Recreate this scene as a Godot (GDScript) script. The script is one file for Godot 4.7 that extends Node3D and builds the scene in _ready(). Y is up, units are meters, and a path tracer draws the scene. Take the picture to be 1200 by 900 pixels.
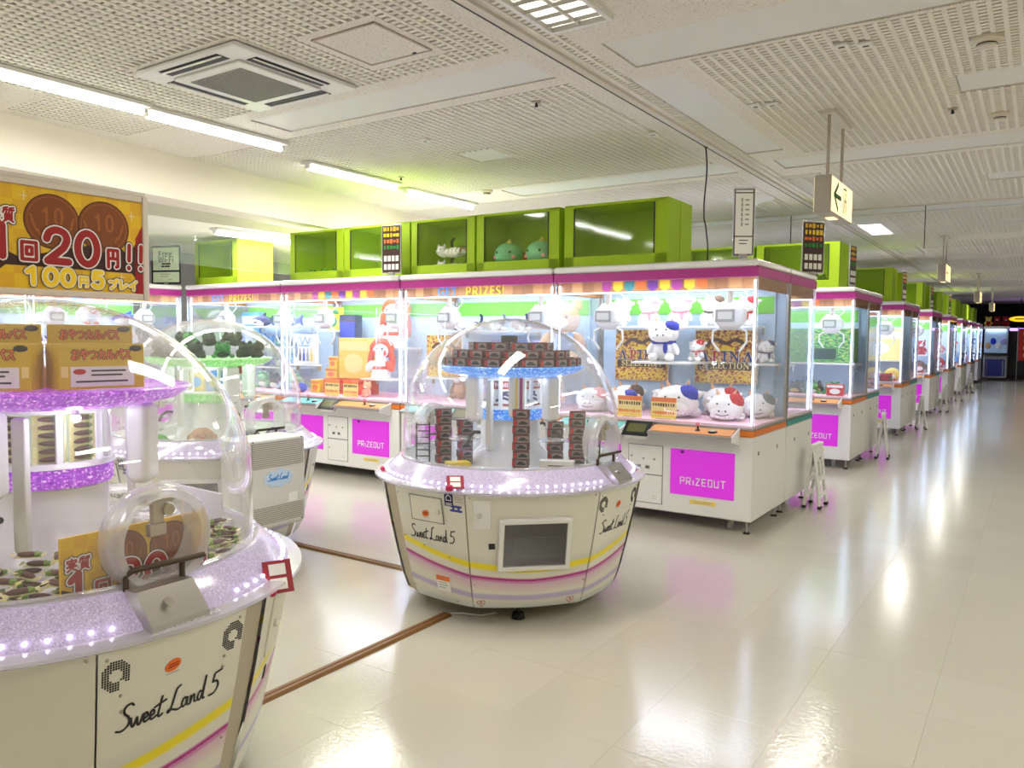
extends Node3D
# A Japanese amusement arcade: rows of claw cabinets, three dome prize machines, ribbed ceiling.

class MB:
	var v := PackedVector3Array()
	var n := PackedVector3Array()
	var t := PackedVector2Array()
	func tri(a: Vector3, b: Vector3, c: Vector3, na: Vector3, nb: Vector3, nc: Vector3, ua := Vector2.ZERO, ub := Vector2.ZERO, uc := Vector2.ZERO) -> void:
		var g := (b - a).cross(c - a)
		if g.dot(na + nb + nc) > 0.0:
			v.append(a); v.append(c); v.append(b)
			n.append(na); n.append(nc); n.append(nb)
			t.append(ua); t.append(uc); t.append(ub)
		else:
			v.append(a); v.append(b); v.append(c)
			n.append(na); n.append(nb); n.append(nc)
			t.append(ua); t.append(ub); t.append(uc)
	func quad(a: Vector3, b: Vector3, c: Vector3, d: Vector3, nn: Vector3) -> void:
		tri(a, b, c, nn, nn, nn, Vector2(0, 1), Vector2(1, 1), Vector2(1, 0))
		tri(a, c, d, nn, nn, nn, Vector2(0, 1), Vector2(1, 0), Vector2(0, 0))
	func quadn(a: Vector3, b: Vector3, c: Vector3, d: Vector3, na: Vector3, nb: Vector3, nc: Vector3, nd: Vector3, ua := Vector2(0, 1), ub := Vector2(1, 1), uc := Vector2(1, 0), ud := Vector2(0, 0)) -> void:
		tri(a, b, c, na, nb, nc, ua, ub, uc)
		tri(a, c, d, na, nc, nd, ua, uc, ud)
	func box(c: Vector3, s: Vector3, x := Transform3D()) -> MB:
		var h := s * 0.5
		for i in 3:
			var j := (i + 1) % 3
			var k := (i + 2) % 3
			for sg in [-1.0, 1.0]:
				var p := []
				for q in [[-1, -1], [1, -1], [1, 1], [-1, 1]]:
					var w := c
					w[i] += sg * h[i]; w[j] += q[0] * h[j]; w[k] += q[1] * h[k]
					p.append(x * w)
				var nn := Vector3.ZERO
				nn[i] = sg
				quad(p[0], p[1], p[2], p[3], (x.basis * nn).normalized())
		return self
	func rbox(c: Vector3, s: Vector3, b: float, x := Transform3D()) -> MB:
		var h := s * 0.5
		b = minf(b, minf(h.x, minf(h.y, h.z)) * 0.98)
		var P := func(sx: float, sy: float, sz: float, f: int) -> Vector3:
			var w := Vector3(sx * (h.x - b), sy * (h.y - b), sz * (h.z - b))
			w[f] = [sx, sy, sz][f] * h[f]
			return x * (c + w)
		var ax := [x.basis * Vector3.RIGHT, x.basis * Vector3.UP, x.basis * Vector3.BACK]
		for i in 3:
			ax[i] = ax[i].normalized()
		for i in 3:
			var j := (i + 1) % 3
			var k := (i + 2) % 3
			for sg in [-1.0, 1.0]:
				var p := []
				for q in [[-1.0, -1.0], [1.0, -1.0], [1.0, 1.0], [-1.0, 1.0]]:
					var a := [0.0, 0.0, 0.0]
					a[i] = sg; a[j] = q[0]; a[k] = q[1]
					p.append(P.call(a[0], a[1], a[2], i))
				quad(p[0], p[1], p[2], p[3], ax[i] * sg)
				for s2 in [-1.0, 1.0]:
					var a0 := [0.0, 0.0, 0.0]
					var a1 := [0.0, 0.0, 0.0]
					a0[i] = sg; a0[j] = s2; a0[k] = -1.0
					a1[i] = sg; a1[j] = s2; a1[k] = 1.0
					var ni: Vector3 = ax[i] * sg
					var nj: Vector3 = ax[j] * s2
					quadn(P.call(a0[0], a0[1], a0[2], i), P.call(a1[0], a1[1], a1[2], i), P.call(a1[0], a1[1], a1[2], j), P.call(a0[0], a0[1], a0[2], j), ni, ni, nj, nj)
		for sx in [-1.0, 1.0]:
			for sy in [-1.0, 1.0]:
				for sz in [-1.0, 1.0]:
					tri(P.call(sx, sy, sz, 0), P.call(sx, sy, sz, 1), P.call(sx, sy, sz, 2), ax[0] * sx, ax[1] * sy, ax[2] * sz)
		return self
	func lathe(prof: Array, segs: int, x := Transform3D(), a0 := 0.0, a1 := TAU, sharp := 0.7) -> MB:
		# prof: Vector2(radius, height), outside on the right when going up
		var m := prof.size() - 1
		var ns := []
		for i in m:
			var d: Vector2 = prof[i + 1] - prof[i]
			ns.append(Vector2(d.y, -d.x).normalized())
		for i in m:
			var n0: Vector2 = ns[i]
			var n1: Vector2 = ns[i]
			if i > 0 and ns[i - 1].dot(ns[i]) > sharp:
				n0 = (ns[i - 1] + ns[i]).normalized()
			if i < m - 1 and ns[i + 1].dot(ns[i]) > sharp:
				n1 = (ns[i + 1] + ns[i]).normalized()
			for s in segs:
				var f0 := float(s) / segs
				var f1 := float(s + 1) / segs
				var t0 := lerpf(a0, a1, f0)
				var t1 := lerpf(a0, a1, f1)
				var e0 := Vector3(cos(t0), 0, sin(t0))
				var e1 := Vector3(cos(t1), 0, sin(t1))
				var up := Vector3.UP
				var pa: Vector2 = prof[i]
				var pb: Vector2 = prof[i + 1]
				var b := x.basis
				quadn(x * (e0 * pa.x + up * pa.y), x * (e1 * pa.x + up * pa.y), x * (e1 * pb.x + up * pb.y), x * (e0 * pb.x + up * pb.y),
					(b * (e0 * n0.x + up * n0.y)).normalized(), (b * (e1 * n0.x + up * n0.y)).normalized(), (b * (e1 * n1.x + up * n1.y)).normalized(), (b * (e0 * n1.x + up * n1.y)).normalized(),
					Vector2(f0, float(i) / m), Vector2(f1, float(i) / m), Vector2(f1, float(i + 1) / m), Vector2(f0, float(i + 1) / m))
		return self
	func cyl(a: Vector3, b: Vector3, r0: float, r1: float, segs := 12, caps := true) -> MB:
		var d := (b - a)
		var y := d.normalized()
		var q := Vector3.RIGHT if absf(y.x) < 0.8 else Vector3.FORWARD
		var z := y.cross(q).normalized()
		var xx := y.cross(z).normalized()
		for s in segs:
			var t0 := TAU * s / segs
			var t1 := TAU * (s + 1) / segs
			var e0 := xx * cos(t0) + z * sin(t0)
			var e1 := xx * cos(t1) + z * sin(t1)
			quadn(a + e0 * r0, a + e1 * r0, b + e1 * r1, b + e0 * r1, e0, e1, e1, e0)
			if caps:
				tri(a, a + e0 * r0, a + e1 * r0, -y, -y, -y)
				tri(b, b + e0 * r1, b + e1 * r1, y, y, y)
		return self
	func tube(path: Array, r: float, segs := 8, closed := false) -> MB:
		var m := path.size()
		var fr := []
		var prev := Vector3.ZERO
		for i in m:
			var d: Vector3
			if closed:
				d = path[(i + 1) % m] - path[(i + m - 1) % m]
			else:
				d = path[mini(i + 1, m - 1)] - path[maxi(i - 1, 0)]
			d = d.normalized()
			if prev == Vector3.ZERO:
				prev = d.cross(Vector3.UP if absf(d.y) < 0.9 else Vector3.RIGHT).normalized()
			prev = (prev - d * prev.dot(d)).normalized()
			fr.append([prev, d.cross(prev).normalized()])
		for i in (m if closed else m - 1):
			var k := (i + 1) % m
			for s in segs:
				var t0 := TAU * s / segs
				var t1 := TAU * (s + 1) / segs
				var a0: Vector3 = fr[i][0] * cos(t0) + fr[i][1] * sin(t0)
				var a1: Vector3 = fr[i][0] * cos(t1) + fr[i][1] * sin(t1)
				var b0: Vector3 = fr[k][0] * cos(t0) + fr[k][1] * sin(t0)
				var b1: Vector3 = fr[k][0] * cos(t1) + fr[k][1] * sin(t1)
				quadn(path[i] + a0 * r, path[i] + a1 * r, path[k] + b1 * r, path[k] + b0 * r, a0, a1, b1, b0)
		if not closed:
			for e in [0, m - 1]:
				var o: Vector3 = path[e]
				var nn: Vector3 = fr[e][0].cross(fr[e][1]) * (-1.0 if e == 0 else 1.0)
				for s in segs:
					var t0 := TAU * s / segs
					var t1 := TAU * (s + 1) / segs
					tri(o, o + (fr[e][0] * cos(t0) + fr[e][1] * sin(t0)) * r, o + (fr[e][0] * cos(t1) + fr[e][1] * sin(t1)) * r, nn, nn, nn)
		return self
	func ball(c: Vector3, r: Vector3, segs := 16, rings := 10, b := Basis(), top := -PI / 2, bottom := PI / 2) -> MB:
		for i in rings:
			var p0 := lerpf(top, bottom, float(i) / rings)
			var p1 := lerpf(top, bottom, float(i + 1) / rings)
			for s in segs:
				var q := []
				var nn := []
				for e in [[p0, s], [p0, s + 1], [p1, s + 1], [p1, s]]:
					var th: float = TAU * e[1] / segs
					var d := Vector3(cos(e[0]) * cos(th), sin(e[0]), cos(e[0]) * sin(th))
					q.append(c + b * (d * r))
					nn.append((b * (d / r)).normalized())
				quadn(q[0], q[1], q[2], q[3], nn[0], nn[1], nn[2], nn[3])
		return self
	func prism(poly: PackedVector2Array, z0: float, z1: float, x := Transform3D()) -> MB:
		var ids := Geometry2D.triangulate_polygon(poly)
		var zn := (x.basis * Vector3.BACK).normalized()
		for i in range(0, ids.size(), 3):
			var q := []
			for k in 3:
				q.append(poly[ids[i + k]])
			tri(x * Vector3(q[0].x, q[0].y, z1), x * Vector3(q[1].x, q[1].y, z1), x * Vector3(q[2].x, q[2].y, z1), zn, zn, zn, q[0], q[1], q[2])
			if z0 != z1:
				tri(x * Vector3(q[0].x, q[0].y, z0), x * Vector3(q[1].x, q[1].y, z0), x * Vector3(q[2].x, q[2].y, z0), -zn, -zn, -zn, q[0], q[1], q[2])
		if z0 != z1:
			var area := 0.0
			var m := poly.size()
			for i in m:
				area += poly[i].cross(poly[(i + 1) % m])
			for i in m:
				var a := poly[i]
				var b := poly[(i + 1) % m]
				var d := (b - a).normalized()
				var nn := (x.basis * (Vector3(d.y, -d.x, 0) * signf(area))).normalized()
				quad(x * Vector3(a.x, a.y, z0), x * Vector3(b.x, b.y, z0), x * Vector3(b.x, b.y, z1), x * Vector3(a.x, a.y, z1), nn)
		return self
	func strokes(lines: Array, w: float, map: Callable) -> MB:
		# flat ribbons with round ends along 2D polylines; map turns a 2D point into [position, normal]
		# neighbouring pieces lie on slightly different levels, so that none coincide
		var h := w * 0.5
		var lift := 0
		for l in lines:
			lift += 3
			for i in l.size():
				var p: Vector2 = l[i]
				if i < l.size() - 1:
					var q: Vector2 = l[i + 1]
					var d := (q - p)
					if d.length() > 1e-6:
						var s := d.normalized().orthogonal() * h
						var A: Array = map.call(p + s)
						var B: Array = map.call(q + s)
						var C: Array = map.call(q - s)
						var D: Array = map.call(p - s)
						lift = (lift + 1) % 29
						var e := 1.2e-5 * lift
						quadn(A[0] + A[1] * e, B[0] + B[1] * e, C[0] + C[1] * e, D[0] + D[1] * e, A[1], B[1], C[1], D[1])
				var O: Array = map.call(p)
				lift = (lift + 1) % 29
				var u := 1.2e-5 * lift
				for k in 8:
					var E: Array = map.call(p + Vector2.from_angle(TAU * k / 8) * h)
					var F: Array = map.call(p + Vector2.from_angle(TAU * (k + 1) / 8) * h)
					tri(O[0] + O[1] * u, E[0] + E[1] * u, F[0] + F[1] * u, O[1], E[1], F[1])
		return self
	func mesh() -> ArrayMesh:
		var a := []
		a.resize(Mesh.ARRAY_MAX)
		a[Mesh.ARRAY_VERTEX] = v
		a[Mesh.ARRAY_NORMAL] = n
		a[Mesh.ARRAY_TEX_UV] = t
		var m := ArrayMesh.new()
		m.add_surface_from_arrays(Mesh.PRIMITIVE_TRIANGLES, a)
		return m

var M := {}
var taken := {}
var rng := RandomNumberGenerator.new()

func rr(a: float, b: float) -> float:
	return rng.randf_range(a, b)

func col(h: String) -> Color:
	return Color.html(h)

func mat(called: String, color: Color, rough := 0.5, metal := 0.0, more := {}) -> StandardMaterial3D:
	var s := StandardMaterial3D.new()
	s.resource_name = called
	s.albedo_color = color
	s.roughness = rough
	s.metallic = metal
	for k in more:
		s.set(k, more[k])
	M[called] = s
	return s

func glass(called: String, color: Color, alpha: float, rough := 0.0) -> void:
	mat(called, Color(color, alpha), rough, 0.0, {"transparency": BaseMaterial3D.TRANSPARENCY_ALPHA})

func glow(called: String, color: Color, energy: float, base := Color.WHITE) -> void:
	mat(called, base, 0.5, 0.0, {"emission_enabled": true, "emission": color, "emission_energy_multiplier": energy})

func numbered(called: String) -> String:
	var k: int = taken.get(called, 0)
	taken[called] = k + 1
	return called if k == 0 else "%s_%03d" % [called, k]

func obj(called: String, shape, m, parent: Node3D = null, at := Vector3.ZERO) -> MeshInstance3D:
	var o := MeshInstance3D.new()
	o.mesh = shape.mesh() if shape is MB else shape
	o.material_override = M[m] if m is String else m
	o.position = at
	o.cast_shadow = GeometryInstance3D.SHADOW_CASTING_SETTING_ON
	if parent == null:
		o.name = numbered(called)
		add_child(o)
	else:
		o.name = called
		parent.add_child(o, true)
	return o

func tag(o: Node, label: String, category: String, group := "", kind := "") -> Node:
	o.set_meta("label", label)
	o.set_meta("category", category)
	if group: o.set_meta("group", group)
	if kind: o.set_meta("kind", kind)
	return o

func thing(called: String, label: String, category: String, at := Vector3.ZERO, turn := 0.0, group := "") -> Node3D:
	var o := Node3D.new()
	o.name = numbered(called)
	add_child(o)
	o.position = at
	o.rotation.y = turn
	tag(o, label, category, group)
	return o

func struct(called: String, shape, m, parent: Node3D = null, at := Vector3.ZERO) -> MeshInstance3D:
	var o := obj(called, shape, m, parent, at)
	if parent == null: o.set_meta("kind", "structure")
	return o

func dup(o: Node3D, called: String, label: String, at: Vector3, turn := 0.0, group := "") -> Node3D:
	var r: Node3D = o.duplicate()
	r.name = numbered(called)
	add_child(r)
	r.position = at
	r.rotation = Vector3(0, turn, 0)
	r.set_meta("label", label)
	if group: r.set_meta("group", group)
	return r

func bx(c: Vector3, s: Vector3, b := 0.0) -> MB:
	return MB.new().rbox(c, s, b) if b > 0.0 else MB.new().box(c, s)

func flat(x := Transform3D()) -> Callable:
	var nn := (x.basis * Vector3.BACK).normalized()
	return func(p: Vector2) -> Array: return [x * Vector3(p.x, p.y, 0), nn]

func smooth(l: Array, sub := 4) -> Array:
	var out := []
	var m := l.size()
	for i in m - 1:
		var a: Vector2 = l[maxi(i - 1, 0)]
		var b: Vector2 = l[i]
		var c: Vector2 = l[i + 1]
		var d: Vector2 = l[mini(i + 2, m - 1)]
		for k in sub:
			out.append(b.cubic_interpolate(c, a, d, float(k) / sub))
	out.append(l[m - 1])
	return out

func pl(a: Array) -> Array:
	var out := []
	for i in range(0, a.size(), 2):
		out.append(Vector2(a[i], a[i + 1]))
	return out

func ring(c: Vector2, r: Vector2, k := 24) -> Array:
	var out := []
	for i in k + 1:
		out.append(c + Vector2(cos(TAU * i / k) * r.x, sin(TAU * i / k) * r.y))
	return out

func place(lines: Array, at: Vector2, s: Vector2) -> Array:
	var out := []
	for l in lines:
		var q := []
		for p in l:
			q.append(at + Vector2(p.x * s.x, p.y * s.y))
		out.append(q)
	return out

var G := {}
func glyphs() -> void:
	G["実"] = [pl([.5, 1, .5, .86]), pl([.1, .7, .1, .86, .9, .86, .9, .7]), pl([.22, .68, .78, .68]), pl([.22, .53, .78, .53]), pl([.05, .37, .95, .37]), pl([.5, .76, .5, .37, .36, .16, .08, .02]), pl([.5, .37, .66, .14, .94, .02])]
	G["質"] = [pl([.42, 1, .12, .93, .12, .74, .04, .62]), pl([.12, .83, .46, .83]), pl([.33, .83, .33, .63]), pl([.94, 1, .6, .93, .6, .74, .53, .62]), pl([.6, .83, .97, .83]), pl([.8, .83, .8, .63]), pl([.22, .54, .78, .54, .78, .16, .22, .16, .22, .54]), pl([.22, .42, .78, .42]), pl([.22, .29, .78, .29]), pl([.38, .14, .1, 0]), pl([.62, .14, .9, 0])]
	G["回"] = [pl([.08, .02, .08, .95, .92, .95, .92, .02, .08, .02]), pl([.34, .3, .34, .68, .66, .68, .66, .3, .34, .3])]
	G["円"] = [pl([.1, 0, .1, .95, .9, .95, .9, .06, .76, .02]), pl([.5, .95, .5, .48]), pl([.1, .48, .9, .48])]
	G["プ"] = [pl([.06, .8, .72, .8, .66, .4, .22, .02]), ring(Vector2(.9, .92), Vector2(.1, .1), 10)]
	G["レ"] = [pl([.2, .95, .2, .08, .5, .2, .88, .55])]
	G["イ"] = [pl([.85, .95, .55, .65, .1, .42]), pl([.55, .65, .55, 0])]
	G["お"] = [pl([.06, .75, .62, .75]), smooth(pl([.32, .98, .32, .1, .2, .02, .08, .12, .18, .32, .5, .46, .8, .38, .82, .16, .56, .02]), 3), pl([.74, .92, .92, .74])]
	G["や"] = [smooth(pl([.03, .5, .5, .74, .82, .76, .92, .58, .75, .42, .55, .44]), 3), pl([.48, 1, .58, .86]), pl([.2, .95, .5, .02])]
	G["つ"] = [smooth(pl([.03, .7, .5, .82, .85, .7, .9, .45, .7, .2, .35, .08]), 3)]
	G["カ"] = [pl([.06, .7, .88, .7, .82, .2, .72, .04, .56, .12]), pl([.44, .98, .4, .6, .08, .02])]
	G["ル"] = [pl([.28, .9, .27, .45, .04, .04]), pl([.56, .94, .56, .06, .76, .2, .97, .5])]
	G["パ"] = [pl([.33, .75, .24, .4, .03, .08]), pl([.6, .78, .78, .45, .94, .08]), ring(Vector2(.88, .92), Vector2(.09, .09), 10)]
	G["ス"] = [pl([.1, .9, .82, .9, .6, .5, .05, .03]), pl([.55, .44, .95, .04])]
	G["1"] = [pl([.12, .74, .5, .98, .5, 0])]
	G["2"] = [smooth(pl([.06, .7, .16, .9, .42, 1, .74, .92, .84, .7, .7, .45]), 3) + pl([.08, .02, .9, .02])]
	G["0"] = [ring(Vector2(.5, .5), Vector2(.4, .5), 20)]
	G["5"] = [pl([.82, .98, .24, .98, .18, .54]) + smooth(pl([.18, .54, .5, .64, .8, .52, .86, .28, .68, .04, .38, 0, .1, .12]), 3)]
	G["!"] = [pl([.5, 1, .45, .34]), pl([.42, .04, .42, .0])]
	G["P"] = [pl([0, 0, 0, 1, .8, 1, .8, .45, 0, .45])]
	G["R"] = [pl([0, 0, 0, 1, .8, 1, .8, .45, 0, .45]), pl([.35, .45, .82, 0])]
	G["I"] = [pl([.15, .66, .15, 0])]
	G["Z"] = [pl([0, 1, .8, 1, 0, 0, .8, 0])]
	G["E"] = [pl([.8, 1, 0, 1, 0, 0, .8, 0]), pl([0, .5, .7, .5])]
	G["O"] = [pl([0, 0, 0, 1, .8, 1, .8, 0, 0, 0])]
	G["U"] = [pl([0, 1, 0, 0, .8, 0, .8, 1])]
	G["T"] = [pl([0, 1, .9, 1]), pl([.45, 1, .45, 0])]
	G["sweet"] = [smooth(pl([.66, .95, .56, 1.04, .38, 1.0, .26, .85, .3, .68, .45, .52, .5, .3, .38, .1, .15, 0, -.06, .06])), smooth(pl([.56, .42, .6, .1, .7, .05, .83, .38, .86, .08, .96, .05, 1.1, .42])), smooth(pl([1.1, .18, 1.3, .28, 1.28, .42, 1.18, .42, 1.12, .2, 1.2, .05, 1.4, .14])), smooth(pl([1.4, .18, 1.6, .28, 1.58, .42, 1.48, .42, 1.42, .2, 1.5, .05, 1.7, .14])), smooth(pl([1.95, .88, 1.8, .2, 1.86, .05, 2.0, .12])), pl([1.62, .52, 2.15, .68]),
		smooth(pl([2.82, 1.06, 2.64, .95, 2.5, .5, 2.38, .12, 2.28, .05, 2.26, .13, 2.42, .15, 2.75, .03, 2.98, .1])), smooth(pl([3.22, .38, 3.06, .43, 2.96, .2, 3.03, .05, 3.16, .14, 3.23, .4, 3.23, .1, 3.34, .06])), smooth(pl([3.4, .4, 3.4, .05, 3.46, .3, 3.58, .4, 3.62, .1, 3.74, .06])), smooth(pl([4.02, .38, 3.87, .43, 3.78, .2, 3.86, .05, 3.98, .16, 4.16, 1.02])), smooth(pl([4.16, 1.02, 4.06, .15, 4.16, .05])), pl([5.02, 1.02, 4.66, .96, 4.56, .6]) + smooth(pl([4.56, .6, 4.8, .58, 4.9, .35, 4.72, .08, 4.42, .04]))]

func word(s: String, w: float, gap: float) -> Array:
	var out := []
	var x := 0.0
	for ch in s:
		if G.has(ch):
			out += place(G[ch], Vector2(x, 0), Vector2(w, 1.0))
		x += (w + gap) if ch != "I" else (w + gap) * 0.55
	return out

func lettering(text: String, size: float, m: String, parent: Node3D, at: Vector3, turn := Basis(), face := "Droid Sans", bold := true, called := "lettering") -> MeshInstance3D:
	var key := "txt|%s|%f|%s|%s" % [text, size, face, bold]
	if not G.has(key):
		var tm := TextMesh.new()
		var f := SystemFont.new()
		f.font_names = PackedStringArray([face])
		f.font_weight = 700 if bold else 400
		tm.font = f
		tm.text = text
		tm.font_size = 32
		tm.pixel_size = size / 32.0
		tm.depth = 0.0006
		tm.curve_step = 1.0
		G[key] = tm
	var o := obj(called, G[key], m, parent)
	o.transform = Transform3D(turn, at)
	return o

func _ready() -> void:
	rng.seed = 20240607
	var yaw := deg_to_rad(33.85)
	var pitch := deg_to_rad(3.5)
	var roll := deg_to_rad(0.5)
	var fwd := Vector3(-sin(yaw) * cos(pitch), -sin(pitch), -cos(yaw) * cos(pitch))
	var r0 := Vector3(cos(yaw), 0, -sin(yaw))
	var u0 := r0.cross(fwd)
	var cam := Camera3D.new()
	cam.name = "camera"
	cam.basis = Basis(r0 * cos(roll) + u0 * sin(roll), u0 * cos(roll) - r0 * sin(roll), -fwd)
	cam.position = Vector3(0, 1.45, 0)
	cam.fov = rad_to_deg(2.0 * atan(450.0 / 920.0))
	cam.near = 0.05
	cam.far = 100.0
	add_child(cam)
	var env := Environment.new()
	env.background_mode = Environment.BG_COLOR
	env.background_color = Color(0.02, 0.02, 0.02)
	env.tonemap_mode = Environment.TONE_MAPPER_LINEAR
	env.tonemap_exposure = EXPOSURE
	env.sdfgi_enabled = true
	env.ssao_enabled = true
	env.ssil_enabled = true
	var we := WorldEnvironment.new()
	we.name = "world_environment"
	we.environment = env
	add_child(we)
	ceiling_lamps()
	glyphs()
	materials()
	room()
	ceiling_fittings()
	crane_rows()
	roof_bins()
	dome_machines()
	hanging_signs()
	far_end()
	crane_prizes()
	dome_contents()
	floor_things()
	small_marks()

const EXPOSURE := 2.15
const TUBE_E := 1.5
const PANEL_E := 1.15
const LOUVRE_X := -1.95
const TUBES := [[-5.12, -2.53], [-5.17, -3.74], [-5.53, -5.5], [-5.6, -6.9], [-5.15, -1.3], [-5.8, -9.2], [-5.9, -10.4], [-7.45, -5.9], [-7.45, -7.2], [-7.8, -3.2], [-7.8, -10.4]]
const LOUVRES := [[-1.95, -2.82], [-1.95, -8.45], [-1.95, -15.2], [-1.95, -21.9], [-1.95, -28.0], [-1.95, 1.2], [1.3, -1.0], [1.3, -4.4], [1.3, -8.4], [1.3, -13.0], [1.3, -18.0], [1.3, -23.5], [-5.3, 0.9], [-5.3, -14.0], [-5.3, -18.0], [-5.3, -22.5], [3.2, -2.8], [3.2, -7.0]]

func area(called: String, at: Vector3, size: Vector2, c: Color, e: float, look := Vector3.DOWN, parent: Node3D = null) -> void:
	var l := AreaLight3D.new()
	l.name = called
	l.area_size = size
	l.light_color = c
	l.light_energy = e
	l.area_range = 30.0
	l.shadow_enabled = true
	var z := -look.normalized()
	var q := Vector3.FORWARD if absf(z.y) > 0.9 else Vector3.UP
	var xx := q.cross(z).normalized()
	l.transform = Transform3D(Basis(xx, z.cross(xx), z), at)
	if parent: parent.add_child(l, true)
	else: add_child(l, true)

func omni(called: String, at: Vector3, c: Color, e: float, size := 0.05, parent: Node3D = null) -> void:
	var l := OmniLight3D.new()
	l.name = called
	l.light_color = c
	l.light_energy = e
	l.light_size = size
	l.omni_range = 12.0
	l.omni_attenuation = 2.0
	l.shadow_enabled = true
	l.position = at
	if parent: parent.add_child(l, true)
	else: add_child(l, true)

func ceiling_lamps() -> void:
	for i in TUBES.size():
		var p: Array = TUBES[i]
		area("tube_light", Vector3(p[0], 2.925 if i < 7 else 2.51, p[1]), Vector2(0.12, 1.1), Color(1.0, 0.99, 0.965), TUBE_E)
	for p in LOUVRES:
		area("louvre_light", Vector3(p[0], 2.965, p[1]), Vector2(0.28, 1.2), Color(1.0, 0.985, 0.955), PANEL_E)

func noise_tex(w: int, f: Callable) -> ImageTexture:
	var im := Image.create(w, w, false, Image.FORMAT_RGB8)
	for y in w:
		for x in w:
			im.set_pixel(x, y, f.call(x, y))
	return ImageTexture.create_from_image(im)

func speckle(base: Color, dark: Color, w: int, many: int, r0: int, r1: int) -> ImageTexture:
	var im := Image.create(w, w, false, Image.FORMAT_RGB8)
	im.fill(base)
	for i in many:
		var k := rng.randi_range(r0, r1)
		im.fill_rect(Rect2i(rng.randi_range(0, w - 1), rng.randi_range(0, w - 1), k, rng.randi_range(r0, r1)), base.lerp(dark, rr(0.3, 1.0)))
	return ImageTexture.create_from_image(im)

func glitter(base: Color, cs: Array, w: int, many: int) -> ImageTexture:
	var im := Image.create(w, w, false, Image.FORMAT_RGB8)
	im.fill(base)
	for i in many:
		var c: Color = cs[rng.randi_range(0, cs.size() - 1)]
		im.fill_rect(Rect2i(rng.randi_range(0, w - 1), rng.randi_range(0, w - 1), rng.randi_range(1, 4), rng.randi_range(1, 3)), c)
	return ImageTexture.create_from_image(im)

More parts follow.
